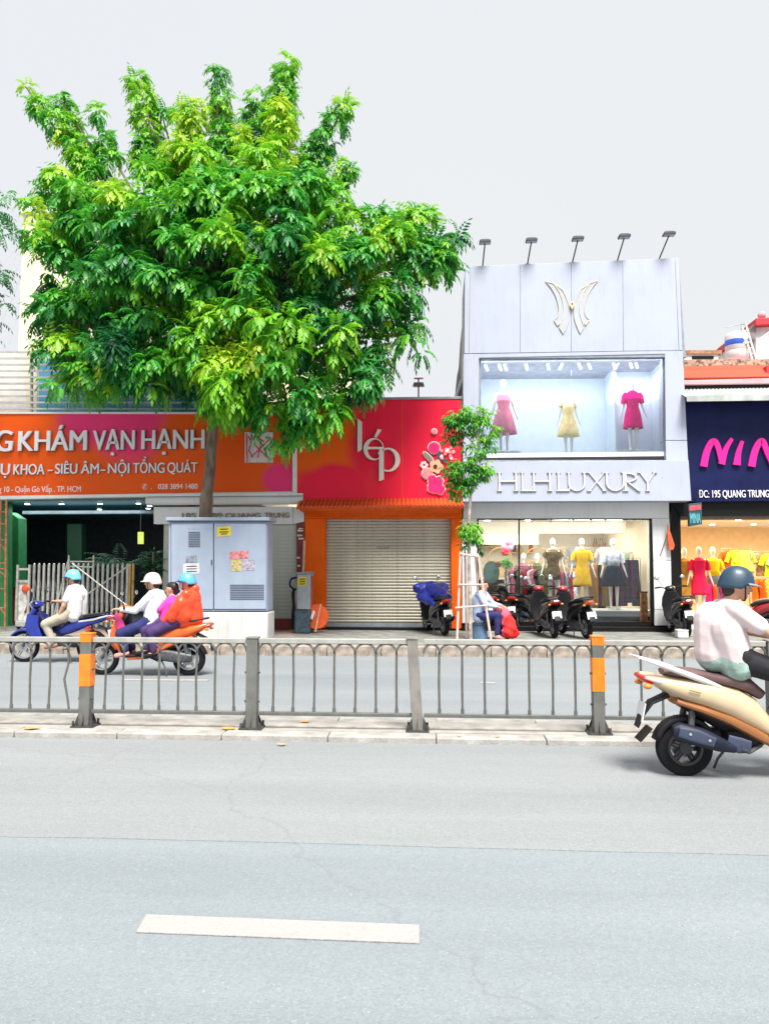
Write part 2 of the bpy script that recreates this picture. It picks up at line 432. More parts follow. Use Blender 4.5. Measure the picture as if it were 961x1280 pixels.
M_med = mat('median_concrete', (0.34, 0.325, 0.30), 0.9, var=0.18, scale=4, bump=0.4, dirt=0.6)
M_paint = mat('road_paint', (0.37, 0.355, 0.35), 0.8, var=0.05, scale=60, bump=0.4, bscale=110, dirt=0.18)

b = MB(); b.box(-400, 400, -60, 600, -0.6, -0.05); tag(b.build('ground', M_ground, smooth=False), kind='structure')
def sheet(name, pts, m, z=0.0):
    b = MB(); b.prism([(x, y, z) for x, y in pts], (0, 0, -0.04)); return tag(b.build(name, m, smooth=False), kind='structure')
sheet('road', [(-60, -12), (60, -12), (60, YN + .1), (-60, YN + .1)], M_as1)
# paler worn strip along the median with its ragged joint
edge = []
gl, gr = G(0, 1046), G(961, 1070)
for i in range(241):
    x = -60 + i * 0.5
    t = (x - gl.x) / (gr.x - gl.x)
    edge.append((x, gl.y + (gr.y - gl.y) * min(max(t, -3), 4) + random.uniform(-.012, .012)))
b = MB()
n = len(edge)
b.add([(x, y, 0.004) for x, y in edge] + [(x, YN, 0.004) for x, y in edge] + [(x, y, -0.01) for x, y in edge],
      [(i, i + 1, n + i + 1, n + i) for i in range(n - 1)] + [(2 * n + i, 2 * n + i + 1, i + 1, i) for i in range(n - 1)])
tag(b.build('road_strip', M_as2, smooth=False), kind='structure')
sheet('far_road', [(-60, YF2 - .1), (60, YF2 - .1), (60, YK + .1), (-60, YK + .1)], M_as3, -0.002)
def paint(pts, z=0.0, name='lane_line'):
    b = MB(); b.prism([(q.x, q.y, z + 0.006) for q in pts], (0, 0, -0.004)); return tag(b.build(name, M_paint, smooth=False), kind='structure')
lane = [G(183, 1145), G(524, 1158), G(524, 1181), G(170, 1167)]
paint(lane)
dx = Vector((6.2, 0.0, 0))
d0 = (lane[1] - lane[0]).normalized()
for k in (-2, -1, 1, 2):
    paint([q + d0 * 5.4 * k for q in lane])
for (x0, y0, x1, y1) in ((154, 849.5, 262, 851.5), (600, 853, 618, 855), (795, 827, 800, 829)):
    a = G(x0, y0); c = G(x1, y0 + .6); t = 0.12
    paint([Vector((a.x, a.y, 0)), Vector((c.x, c.y, 0)), Vector((c.x, c.y - t, 0)), Vector((a.x, a.y - t, 0))], 0.0)
# median: poured slab between two rows of kerbstones
MZ = 0.06
b = MB(); b.box(-60, 60, YN + .21, YF2 - .20, -.04, MZ - 0.003)
med = tag(b.build('median', M_med, smooth=False), kind='structure')
def kerbrow(parent, y0, y1, z, step, m, rng, gap=0.008, jit=0.004):
    meshes = []
    for k in range(3):
        b = MB(); b.box(0, step - gap, 0, y1 - y0, -0.05, z); o = b.build('kerb_stone', m, parent, bevel=0.012); o.location = (-1000, 0, 0); meshes.append(o)
    i = 0; x = rng[0]; first = True
    while x < rng[1]:
        src = meshes[i % 3]
        o = src if i < 3 else src.copy()
        if i >= 3: COL.objects.link(o)
        o.location = (x, y0 + random.uniform(-jit, jit), random.uniform(-jit, jit)); o.parent = parent
        x += step; i += 1
kerbrow(med, YN, YN + .205, MZ, 1.0, M_kerb, (-7, 9))
kerbrow(med, YF2 - .195, YF2, MZ, 1.0, M_kerb, (-8, 10))
b = MB()
for (x0, x1) in ((-60, -7.01), (9.01, 60)): b.box(x0, x1, YN, YF2, -.05, MZ)
b.build('median_far_end', M_med, med, smooth=False)
# pavement
b = MB(); b.box(-60, 60, YK + .25, YB + .3, -.05, PZ - .012)
pav = tag(b.build('pavement', M_pave, smooth=False), kind='structure')
kerbrow(pav, YK, YK + .245, PZ, 1.0, M_kerbb, (-9, 13), jit=.006)
b = MB()
for (x0, x1) in ((-60, -9.01), (13.01, 60)): b.box(x0, x1, YK, YK + .25, -.05, PZ)
b.build('kerb_run', M_kerbb, pav, smooth=False)
# paving slabs, one part each in front of the shops: 3 rows of 0.9 m slabs
tile_m = [M_pave, M_paveb]
proto = []
for mm in tile_m:
    q = MB(); q.box(0, 0.985, 0, 0.885, -.03, 0); o = q.build('paving_slab', mm, pav, bevel=0.006); proto.append(o)
used = [False, False]
for r_ in range(4):
    for i in range(-9, 10):
        k = 1 if i < -3 and r_ > 1 else 0
        o = proto[k] if not used[k] else proto[k].copy()
        if used[k]: COL.objects.link(o)
        used[k] = True; o.parent = pav
        o.location = (i * 1.0 + (r_ % 2) * .5, YK + .255 + r_ * .895, PZ - .008 + random.uniform(-.003, .003))

# ------------------------------------------------------------------ small litter and leaves on the median
M_dry = mat('dry_leaf', (0.55, 0.30, 0.08), 0.8, var=0.4, scale=20)
for (px, py, s, lb) in ((382, 903, .07, 'dry orange leaf on the median between the two middle grey posts'), (285, 912, .10, 'largest dry leaf, lying on the median left of the plain grey post'), (353, 932, .06, 'dry leaf lying on the road just below the median kerb'), (40, 912, .09, 'dry leaf on the median at far left, left of the orange post'), (574, 921, .03, 'tiny dry leaf on the median right of the leaning post'), (622, 922, .03, 'tiny dry leaf on the median midway between leaning and orange posts'), (700, 926, .04, 'small dry leaf on the median just left of the right orange post')):
    g = G(px, py, MZ if py < 925 else 0.01)
    b = MB()
    a = random.uniform(0, 3)
    pts = [(math.cos(a + t) * s * (1.0 if i % 2 else .5), math.sin(a + t) * s * .5, random.uniform(0, .012)) for i, t in enumerate([0, .8, 1.6, 2.5, 3.3, 4.1, 5.2])]
    b.prism([Vector(q) + Vector((g.x, g.y, g.z + .004)) for q in pts], (0, 0, .003))
    tag(b.build('fallen_leaf', M_dry, smooth=False), lb, 'leaf', 'fallen dry leaves on and beside the median')

# ================================================================== RAILING
M_rail = mat('rail_grey', (0.13, 0.134, 0.126), 0.55, metal=0.15, var=0.12, scale=15, dirt=0.45)
M_railt = mat('rail_top_grey', (0.36, 0.36, 0.335), 0.5, metal=0.1, var=0.12, scale=9, dirt=0.3)
M_post = mat('post_grey', (0.135, 0.14, 0.13), 0.6, var=0.15, scale=9, dirt=0.5)
M_post2 = mat('post_grey_pale', (0.215, 0.205, 0.185), 0.6, var=0.15, scale=9, dirt=0.5)
M_orange = mat('reflective_orange', (0.85, 0.215, 0.015), 0.45, var=0.12, scale=12, dirt=0.3)
M_foot = mat('post_foot_dark', (0.05, 0.05, 0.05), 0.6, var=0.3, scale=20)
YR = 7.47
post_px = [-550, -320, -103, 107, 315, 522, 748, 968, 1205, 1450]
px_x = [G(p, 912, MZ) for p in post_px]
xs = [P(p, 905, YR).x for p in post_px]
ZT = P(525, 799.0, YR).z; ZTb = P(525, 805.5, YR).z; ZBt = P(525, 892, YR).z; ZBb = P(525, 896.5, YR).z
fence = empty('median_railing', (xs[4], YR, MZ), 'long grey steel guard railing with looped arches on the road median', 'railing')
for i, x in enumerate(xs):
    w = 0.054 if i != 5 else 0.050
    hgt = (ZT + (.03 if i in (3, 6, 0, 9) else -.0)) - MZ
    pst = MB(); tilt = -0.05 if i == 5 else 0
    A = [(x - w, YR - w, MZ + .01), (x + w, YR - w, MZ + .01), (x + w, YR + w, MZ + .01), (x - w, YR + w, MZ + .01)]
    top = [(a + tilt, bb, MZ + hgt) for a, bb, c in A]
    pst.add(A + top, [(0, 3, 2, 1), (4, 5, 6, 7), (0, 1, 5, 4), (1, 2, 6, 5), (2, 3, 7, 6), (3, 0, 4, 7)])
    po = pst.build('post', M_post if i != 5 else M_post2, fence, bevel=0.006)
    cp = MB(); cp.box(x - w - .006 + tilt, x + w + .006 + tilt, YR - w - .006, YR + w + .006, MZ + hgt - .002, MZ + hgt + .014)
    cp.build('post_cap', M_orange if i in (0, 3, 6, 9) else M_post2, po, bevel=0.004)
    ft = MB(); ft.box(x - .11, x + .11, YR - .10, YR + .10, MZ, MZ + .014)
    for sx in (-1, 1):
        for sy in (-1, 1):
            ft.prism([(x + sx * w, YR + sy * .035, MZ + .014), (x + sx * .1, YR + sy * .035, MZ + .014), (x + sx * w, YR + sy * .035, MZ + .13)], (0, sy * .008, 0))
            ft.lathe([(.012, 0), (.012, .05)], (x + sx * .09, YR + sy * .08, MZ + .012), n=6)
        ft.prism([(x - .004, YR + sx * w, MZ + .014), (x - .004, YR + sx * .1, MZ + .014), (x - .004, YR + sx * w, MZ + .12)], (.008, 0, 0))
    ft.build('post_foot', M_foot, po, smooth=False)
    for zz in (.30, .62) if i != 5 else ():
        for sx in (-1, 1):
            bo = MB(); bo.lathe([(.011, 0), (.011, .02)], (x + sx * (w + .0) - (0.02 if sx < 0 else 0), YR - .01, MZ + hgt * zz), axis='x', n=6); bo.build('bolt', M_foot, po, smooth=False)
    if i in (0, 3, 6, 9):
        z1, z0 = P(107, 817, YR).z, P(107, 857, YR).z
        q = MB(); q.box(x - w - .003, x + w + .003, YR - w - .003, YR + w + .003, z0, z1); q.build('orange_band', M_orange, po)
        q = MB(); q.box(x - w - .003, x + w + .003, YR - w - .003, YR + w + .003, MZ + hgt - .075, MZ + hgt - .003); q.build('orange_band', M_orange, po)
barn = [8, 8, 8, 8, 7, 7, 7, 7, 7]
for i in range(len(xs) - 1):
    x0 = xs[i] + .06; x1 = xs[i + 1] - .06
    b = MB(); b.box(x0, x1, YR - .03, YR + .03, ZTb, ZT); b.build('top_rail', M_railt, fence, bevel=0.006)
    b = MB(); b.box(x0, x1, YR - .022, YR + .022, ZBb, ZBt); b.build('bottom_rail', M_rail, fence, bevel=0.005)
    nb = barn[i] if i != 4 else 7
    st = (xs[i + 1] - xs[i]) / (nb + 1)
    spring = ZTb - .085; rr = st / 2
    for k in range(nb):
        x = xs[i] + st * (k + 1) + random.uniform(-.004, .004); b = MB(); jx = random.uniform(-.006, .006)
        if i == 2 and k == nb - 1:
            b.tube([(x, YR, spring), (x + .005, YR, spring - .12), (x - .035, YR, spring - .28), (x + .008, YR, ZBt + .08), (x + .02, YR, ZBt)], .0115, 8)
        else:
            b.tube([(x, YR, spring + .01), (x + jx, YR + jx, (spring + ZBt) / 2), (x, YR, ZBt)], .0115, 8)
            b.tube([(x, YR, ZBt + .045), (x, YR, ZBt + .0)], .0165, 8)
        b.build('baluster', M_rail, fence)
    for k in range(nb + 1):
        xa = xs[i] + st * k; b = MB(); pts = []
        xl = xa if k > 0 else xa + .06; xr = xa + st if k < nb else xa + st - .06
        c = (xl + xr) / 2; r = (xr - xl) / 2
        for j in range(13):
            th = math.pi * j / 12
            pts.append((c - r * math.cos(th), YR - .012, spring + .088 * math.sin(th)))
        b.tube(pts, .0105, 7); b.build('arch', M_rail, fence)
    ex = MB()
# ================================================================== BUILDINGS
def cb(col, **k): return col
M_panel = mat('white_cladding', (0.44, 0.48, 0.595), 0.45, var=0.035, scale=1.2, dirt=0.2)
M_panel2 = mat('white_cladding_warm', (0.74, 0.75, 0.75), 0.5, var=0.04, scale=1.5, dirt=0.2)
M_seam = mat('seam_dark', (0.28, 0.30, 0.36), 0.8)
M_black = mat('black_frame', (0.005, 0.005, 0.006), 0.5, spec=.25)
M_alu = mat('aluminium_frame', (0.30, 0.33, 0.37), 0.4, metal=0.4)
M_white = mat('white_paint', (0.78, 0.78, 0.77), 0.5, var=0.04)
M_cream = mat('cream_paint', (0.74, 0.66, 0.48), 0.7, var=0.06, scale=2, dirt=0.25)
M_room = mat('display_wall', (0.62, 0.70, 0.78), 0.7, var=0.03)
M_letter = mat('letter_ivory', (0.62, 0.62, 0.66), 0.35, var=0.05)
M_lside = mat('letter_gold_edge', (0.45, 0.38, 0.33), 0.4, metal=0.3)
M_gold = mat('logo_gold', (0.72, 0.64, 0.45), 0.35, metal=0.2, var=0.06)
M_lampd = mat('floodlight_dark', (0.06, 0.06, 0.065), 0.5)
M_glass = glass_mat('shop_glass', (0.92, 0.96, 0.97), 1.1)
M_glass2 = glass_mat('display_glass', (0.94, 0.97, 0.985))
M_lamp_on = mat('lamp_glow', (1.0, 0.92, 0.78), 0.5, emit=5.0, var=0.0)
M_lamp_w = mat('lamp_glow_white', (0.95, 0.98, 1.0), 0.5, emit=4.0, var=0.0)
M_skin_man = mat('mannequin_white', (0.80, 0.79, 0.78), 0.3, var=0.02)

shop = empty('white_boutique', P(715, 788, YB), 'tall white clad boutique with display window above and gold outline emblem on top', 'building')
Y1 = YB - 0.25          # face of the upper storeys (overhangs)
def body_side(parent, name, pts, Y, d, m, **k):
    b = MB(); pquad(b, pts, Y, d); return b.build(name, m, parent, **k)
# backing boxes of the top storey
body_side(shop, 'upper_wall', [(581.5, 333.5), (848, 322.5), (856, 437), (858, 446), (832, 446), (598, 448), (580, 447)], Y1 + .012, 2.1, M_seam, smooth=False)
tops = [(581, 333), (587, 332.7), (650, 330.2), (714, 327.6), (778, 325), (843.5, 322.2), (848.5, 322)]
bots = [(580, 441.5), (586, 441.5), (650, 440.5), (714, 439.5), (779, 438.5), (848.5, 437.5), (853, 437.4)]
for i in range(6):
    g = 0.22
    pts = [(tops[i][0] + g, tops[i][1]), (tops[i + 1][0] - g, tops[i + 1][1]), (bots[i + 1][0] - g, bots[i + 1][1]), (bots[i][0] + g, bots[i][1])]
    body_side(shop, 'cladding_panel', pts, Y1, .03, M_panel, bevel=.004)
# coping
# storey with the display window: pillars, lintel
body_side(shop, 'window_pillar', [(579.5, 442.3), (598.5, 442.3), (598.5, 577), (578.5, 577)], Y1, .5, M_panel, bevel=.004)
body_side(shop, 'window_pillar', [(831, 438.3), (853.3, 438.3), (858.6, 550), (832, 550)], Y1, .5, M_panel, bevel=.004)
body_side(shop, 'window_pillar', [(832, 550.8), (858.6, 550.8), (860, 575.6), (832.5, 575.6)], Y1, .5, M_panel, bevel=.004)
body_side(shop, 'lintel', [(598.5, 442.3), (831, 438.3), (831, 442), (598.5, 447)], Y1, .5, M_panel, bevel=.003)
# sign fascia
Yfa = Y1 - 0.18
body_side(shop, 'sign_fascia', [(578, 577.5), (860.5, 575), (864, 626), (578, 627)], Yfa, .75, M_panel, bevel=.006)
# window: frame, glass, room
wf = MB()
Yw = Y1 + .12
for q in ([(598.5, 447), (831, 442), (831, 444.5), (598.5, 449.5)], [(598.5, 575), (832, 575), (832, 577.5), (598.5, 577.5)],
          [(598.5, 447), (601, 447), (601, 577), (598.5, 577)], [(828.5, 442), (831.2, 442), (832.5, 577), (830, 577)]):
    pquad(wf, q, Yw - .02, .08)
dw = wf.build('display_window', M_alu, shop, bevel=.003)
for (a, c) in ((601, 713.6), (714.4, 829)):
    body_side(dw, 'glass_pane', [(a, 449), (c, 447), (c, 576), (a, 576)], Yw + .02, .012, M_glass2, smooth=False)
# display room
ZF, ZC = P(715, 572.5, Y1 + 1.0).z, P(715, 446, Y1 + 0.2).z + .0
xl, xr = P(598.5, 500, Y1 + .3).x, P(832, 500, Y1 + .3).x
Yr2 = Y1 + 2.0
b = MB(); b.box(xl, xr, Yr2, Yr2 + .1, ZF - .1, ZC + .1); b.build('room_back_wall', M_room, shop, smooth=False)
b = MB(); b.box(xl - .02, xl + .03, Y1 + .5, Yr2, ZF, ZC); b.build('room_side_wall', M_room, shop, smooth=False)
b = MB(); b.box(xr - .03, xr + .02, Y1 + .5, Yr2, ZF, ZC); b.build('room_side_wall', M_room, shop, smooth=False)
b = MB(); b.box(xl - .02, xr + .02, Y1 + .1, Yr2, ZC, ZC + .1); b.build('room_ceiling', M_white, shop, smooth=False)
b = MB(); b.box(xl - .02, xr + .02, Y1 + .1, Yr2, ZF - .1, ZF); b.build('room_floor', M_panel2, shop, smooth=False)
pxn = P(768, 500, Y1 + .9).x
b = MB(); b.box(pxn, pxn + .05, Y1 + .9, Yr2, ZF, ZC - .002); b.build('room_partition', M_room, shop, smooth=False)
b = MB(); b.box(pxn + .05, xr - .03, Y1 + 1.35, Y1 + 1.4, ZF, ZC - .002); b.build('niche_back', M_room, shop, smooth=False)
pls = []
for (x0, x1, lab) in ((601, 650, None), (770, 815, None)):
    a = P(x0, 568, Y1 + .5); c = P(x1, 576, Y1 + .5)
    b = MB(); b.box(a.x, c.x, Y1 + .35, Y1 + 1.1, ZF, ZF + .09); b.build('window_plinth', M_panel2, shop, bevel=.006)
# track spotlights
trk = MB(); trk.box(xl + .2, xr - .2, Y1 + .5, Y1 + .53, ZC - .03, ZC); tr = trk.build('light_track', M_white, shop, smooth=False)
for px in (606, 623, 630, 657, 684, 703, 723, 735, 766, 773, 787, 794):
    q = P(px, 452, Y1 + .5); b = MB(); t = random.choice((-.06, .06, .04))
    b.tube([(q.x, Y1 + .5, ZC - .03), (q.x + t * .3, Y1 + .5, ZC - .07)], .01, 6)
    b.tube([(q.x, Y1 + .5, ZC - .06), (q.x + t, Y1 + .56, ZC - .19)], .035, 10)
    s = b.build('spotlight', M_white, shop)
    b = MB(); b.tube([(q.x + t, Y1 + .56, ZC - .19), (q.x + t * 1.02, Y1 + .562, ZC - .193)], .028, 10); b.build('lamp_lens', M_lamp_w, s)
def area(loc, e, sx, sy, col, rot=(0, 0, 0), parent=None, name='ceiling_and_fill_glow'):
    l = bpy.data.lights.new(name, 'AREA'); l.shape = 'RECTANGLE'; l.size = sx; l.size_y = sy; l.energy = e; l.color = col
    o = bpy.data.objects.new(name, l); COL.objects.link(o); o.location = loc; o.rotation_euler = rot
    return o
area(((xl + xr) / 2, Y1 + .9, ZC - .2), 14, 4.0, .5, (.93, .97, 1.0))
area(((xl + xr) / 2, Y1 + .22, ZC - .08), 24, 4.2, .15, (1.0, .98, .97), rot=(R(48), 0, 0))
area(((xl + xr) / 2, Y1 + 1.0, ZC - .9), 13, 4.0, 1.0, (.9, .96, 1.0), rot=(R(180), 0, 0))  # added uplight without a fixture, brightens the room's ceiling

# emblem on the top storey: two mirrored pairs of curved blades and a small diamond
def curve_pts(c, n=18):
    "Catmull-Rom through photo points"
    out = []
    for i in range(len(c) - 1):
        p0 = c[max(i - 1, 0)]; p1 = c[i]; p2 = c[i + 1]; p3 = c[min(i + 2, len(c) - 1)]
        for k in range(n):
            t = k / n
            out.append(tuple(0.5 * ((2 * p1[j]) + (-p0[j] + p2[j]) * t + (2 * p0[j] - 5 * p1[j] + 4 * p2[j] - p3[j]) * t * t + (-p0[j] + 3 * p1[j] - 3 * p2[j] + p3[j]) * t ** 3) for j in (0, 1)))
    out.append(c[-1]); return out
mir = lambda c: [(714.5 * 2 - x, y - .6) for x, y in c]
outer = curve_pts([(682, 351), (690, 361), (696, 373), (698.5, 386), (697, 395), (692.5, 400)], 6)
outer2 = curve_pts([(697, 407), (702, 400), (704.5, 388), (703, 376), (699, 365), (692, 354.5)], 6)
inner = curve_pts([(692, 354.5), (700, 365), (704, 378), (704, 392), (699, 409)], 6)
inner2 = curve_pts([(704, 417), (710, 402), (711.5, 388), (709, 375), (703, 362)], 6)
emb = None
for side in (0, 1):
    for shp in (outer + outer2, inner + inner2):
        q = mir(shp) if side else shp
        pts3 = [P(x, y, Y1 - .018) for x, y in q]
        b = MB(); n = len(pts3)
        cpt = sum(pts3, Vector()) / n
        b.tube([p_ for p_ in pts3] + [pts3[0]], .011, 6, cap=False)
        o = b.build('emblem_outline', M_gold, shop)
        # pale infill strip
        h = len(q) // 2
        b = MB(); L = q[:h]; Rr_ = q[h:][::-1]
        m_ = min(len(L), len(Rr_))
        vs = [P(*L[i], Y1 - .012) for i in range(m_)] + [P(*Rr_[i], Y1 - .012) for i in range(m_)] + [P(*L[i], Y1 - .002) for i in range(m_)] + [P(*Rr_[i], Y1 - .002) for i in range(m_)]
        fs = [(i, i + 1, m_ + i + 1, m_ + i) for i in range(m_ - 1)] + [(i, 2 * m_ + i, 2 * m_ + i + 1, i + 1) for i in range(m_ - 1)] + [(m_ + i, m_ + i + 1, 3 * m_ + i + 1, 3 * m_ + i) for i in range(m_ - 1)]
        b.add(vs, fs); b.build('emblem_infill', M_panel, shop, smooth=False)
c = P(714.5, 382, Y1 - .02)
b = MB(); b.prism([c + Vector((x, 0, z)) for x, z in ((0, -.11), (.055, 0), (0.03, .09), (-.03, .09), (-.055, 0))], (0, -.05, 0)); dm = b.build('emblem_diamond', M_gold, shop, bevel=.006)
b = MB(); b.ell(c + Vector((0, -.055, .03)), .018, 8, 6); b.build('emblem_stud', M_black, dm)

# raised serif letters
def letter_polys(ch, w, h, t, th):
    sf = t * 1.25; S = []; sh = h * .045
    def stem(x, ww, y0=0, y1=None):
        y1 = h if y1 is None else y1
        S.append([(x - ww / 2, y0), (x + ww / 2, y0), (x + ww / 2, y1), (x - ww / 2, y1)])
    def serif(x, y, k=1.0):
        S.append([(x - sf * k, y), (x + sf * k, y), (x + sf * k, y + sh), (x - sf * k, y + sh)])
    def diag(xa, ya, xb, yb, ww):
        S.append([(xa - ww / 2, ya), (xa + ww / 2, ya), (xb + ww / 2, yb), (xb - ww / 2, yb)])
    if ch == 'H':
        for x in (t, w - t): stem(x, t); serif(x, 0); serif(x, h - sh)
        S.append([(t, h * .48), (w - t, h * .48), (w - t, h * .48 + th), (t, h * .48 + th)])
    elif ch == 'L':
        stem(t, t); serif(t, h - sh); serif(t, 0); S.append([(t, 0), (w, 0), (w, th), (t, th)]); S.append([(w - th, 0), (w, 0), (w + th * .6, h * .24), (w, h * .24)])
    elif ch == 'U':
        serif(t, h - sh); serif(w - t, h - sh); r = (w - 2 * t) / 2; N = 10
        stem(t, t, r, h); stem(w - t, th, r, h)
        out = [(w / 2 - (r + t / 2) * math.cos(math.pi * i / N), r - r * math.sin(math.pi * i / N)) for i in range(N + 1)]
        inn = [(w / 2 - (r - t / 2) * math.cos(math.pi * i / N), r - (r - t * .6) * math.sin(math.pi * i / N)) for i in range(N + 1)]
        for i in range(N): S.append([out[i], out[i + 1], inn[i + 1], inn[i]])
    elif ch == 'X':
        diag(w - t, 0, t, h, t); diag(t, 0, w - t, h, th)
        for x in (t, w - t): serif(x, 0, .9); serif(x, h - sh, .9)
    elif ch == 'Y':
        diag(w / 2, h * .45, t, h, t); diag(w / 2, h * .45, w - t, h, th); stem(w / 2, t, 0, h * .47); serif(w / 2, 0); serif(t, h - sh); serif(w - t, h - sh)
    elif ch == 'R':
        stem(t, t); serif(t, 0); serif(t, h - sh); N = 10; cy = h * .73; r = h * .27
        out = [(t + (w - 1.6 * t) * math.sin(math.pi * i / N) * .9, cy + r * math.cos(math.pi * i / N)) for i in range(N + 1)]
        inn = [(t + (w - 2.7 * t) * math.sin(math.pi * i / N) * .9, cy + (r - th) * math.cos(math.pi * i / N)) for i in range(N + 1)]
        for i in range(N): S.append([out[i], out[i + 1], inn[i + 1], inn[i]])
        diag(w - t * .3, 0, t * 2.2, h * .46, t)
    return S
lx = [('H', 622, 647), ('L', 651, 664), ('H', 665, 689), ('L', 696, 711), ('U', 709, 732), ('X', 734, 757), ('U', 756, 781), ('R', 779, 799), ('Y', 798, 820)]
for ch, x0, x1 in lx:
    a = P(x0, 614, Yfa); c = P(x1, 590, Yfa)
    w_, h_ = c.x - a.x, c.z - a.z
    b = MB()
    for k, poly in enumerate(letter_polys(ch, w_, h_, w_ * .09 if ch in 'HUXY' else w_ * .13, .035)):
        e = .0012 * (k % 7)
        b.prism([(a.x + x, Yfa - .030 - e, a.z + z) for x, z in poly], (0, .018, 0))
    o = b.build('raised_letter', M_letter, shop, smooth=False)
    b = MB()
    for k, poly in enumerate(letter_polys(ch, w_, h_, w_ * .09 if ch in 'HUXY' else w_ * .13, .035)):
        cx = sum(q[0] for q in poly) / len(poly); cz = sum(q[1] for q in poly) / len(poly)
        e = .0012 * (k % 7)
        b.prism([(a.x + cx + (x - cx) * 1.0 + (.004 if x > cx else -.009), Yfa - .022 - e, a.z + cz + (z - cz) + (.003 if z > cz else -.010)) for x, z in poly], (0, .020 , 0))
    b.build('letter_back', M_lside, o, smooth=False)

# roof floodlights on slanted arms
for (hx, hy, bx, by) in ((606, 301, 603, 331), (664, 299, 659, 328), (722, 297, 715, 326), (780, 294, 771, 324), (836, 291, 823, 322)):
    p0 = P(bx, by + 3, Y1 + .25); p1 = P(hx, hy + 3, Y1 - .25)
    t = empty('roof_floodlight', p0, {606: 'leftmost black floodlight on an arm above the white boutique roof', 664: 'second floodlight from the left above the white boutique roof',
        722: 'middle floodlight of five above the white boutique roof', 780: 'fourth floodlight from the left above the white boutique roof', 836: 'rightmost and highest floodlight above the white boutique roof'}[hx], 'floodlight', 'floodlights above the white boutique roof')
    b = MB(); b.tube([p0, p1], .017, 7); b.box(p0.x - .06, p0.x + .06, p0.y - .06, p0.y + .1, p0.z - .03, p0.z + .01); b.build('arm', M_lampd, t)
    b = MB(); b.box(p1.x - .13, p1.x + .13, p1.y - .10, p1.y + .09, p1.z + .0, p1.z + .05)
    b.prism([(p1.x - .13, p1.y - .10, p1.z + .05), (p1.x + .13, p1.y - .10, p1.z + .05), (p1.x + .08, p1.y - .05, p1.z + .09), (p1.x - .08, p1.y - .05, p1.z + .09)], (0, .1, 0))
    h = b.build('lamp_head', M_lampd, t, bevel=.006)
    b = MB(); b.box(p1.x - .11, p1.x + .11, p1.y - .08, p1.y + .07, p1.z - .006, p1.z + .002); b.build('lamp_glass', M_alu, h)

# ground floor of the boutique
Yg = YB
zf = PZ
def px_part(name, m, parent, pts, Y, d, **k): return body_side(parent, name, pts, Y, d, m, **k)
px_part('wall_band', M_panel2, shop, [(579, 627.5), (836, 627.5), (836, 648), (579, 648)], Yg, .35, bevel=.004)
px_part('wall_pillar', M_panel2, shop, [(577.5, 648.3), (596, 648.3), (596, 779), (577.5, 779)], Yg, .4, bevel=.004)
px_part('wall_pillar', M_panel2, shop, [(815, 648.3), (836.5, 648.3), (838.5, 700), (816.5, 700)], Yg, .4, bevel=.003)
px_part('wall_pillar', M_panel2, shop, [(816.5, 700.7), (838.5, 700.7), (839.5, 762), (818, 762)], Yg, .4, bevel=.003)
px_part('wall_pillar', M_panel2, shop, [(818, 762.7), (839.5, 762.7), (840, 782), (818, 782)], Yg, .4, bevel=.003)
a = P(577.5, 780, Yg); c = P(841, 789, Yg)
b = MB(); b.box(a.x, c.x, Yg - .06, Yg + .4, zf - .05, P(700, 783, Yg).z); b.build('black_plinth', M_black, shop, bevel=.01)
# window frame
fr = MB()
for q in ([(596, 646.8), (816, 646.8), (816, 649.6), (596, 649.6)], [(812, 648), (816.2, 648), (819, 783), (814.5, 783)], [(596, 648), (598, 648), (598, 783), (596, 783)],
          [(596, 777.5), (818, 777.5), (818, 783), (596, 783)], [(648, 648), (649.6, 648), (649.6, 779), (648, 779)]):
    pquad(fr, q, Yg + .05, .1)
sf = fr.build('shop_window', M_black, shop, smooth=False)
for (x0, x1) in ((598, 648.3), (649.4, 813)):
    px_part('glass_pane', M_glass, sf, [(x0, 649.5), (x1, 649.5), (x1, 778), (x0, 778)], Yg + .1, .012, smooth=False)
# interior
M_int = mat('shop_interior_wall', (0.80, 0.70, 0.55), 0.7, var=0.08, scale=1.5)
M_intb = mat('shop_back_wall', (0.84, 0.80, 0.72), 0.7, var=0.05, scale=1)
M_tilef = mat('shop_floor', (0.35, 0.36, 0.37), 0.25, var=0.1)
X0, X1 = P(579, 700, Yg + .4).x, P(836, 700, Yg + .4).x
zc = P(700, 640, Yg).z
def room(parent, x0, x1, ya, yb, z0, z1, mw, mb, mf, mc):
    b = MB(); b.box(x0 - .1, x0, ya, yb, z0, z1); b.build('side_wall', mw, parent, smooth=False)
    b = MB(); b.box(x1, x1 + .1, ya, yb, z0, z1); b.build('side_wall', mw, parent, smooth=False)
    b = MB(); b.box(x0 - .1, x1 + .1, yb, yb + .1, z0, z1); b.build('back_wall', mb, parent, smooth=False)
    b = MB(); b.box(x0 - .1, x1 + .1, ya, yb, z0 - .1, z0); b.build('shop_floor', mf, parent, smooth=False)
    b = MB(); b.box(x0 - .1, x1 + .1, ya, yb + .1, z1, z1 + .08); b.build('shop_ceiling', mc, parent, smooth=False)
room(shop, X0, X1, Yg + .4, Yg + 7.5, zf + .16, zc, M_int, M_intb, M_tilef, M_white)
b = MB(); b.box(X0 - .1, X1 + .1, Yg + .4, Yg + 7.6, zc + .09, P(700, 577, Y1).z - .12); b.build('floor_slab', M_panel2, shop, smooth=False)
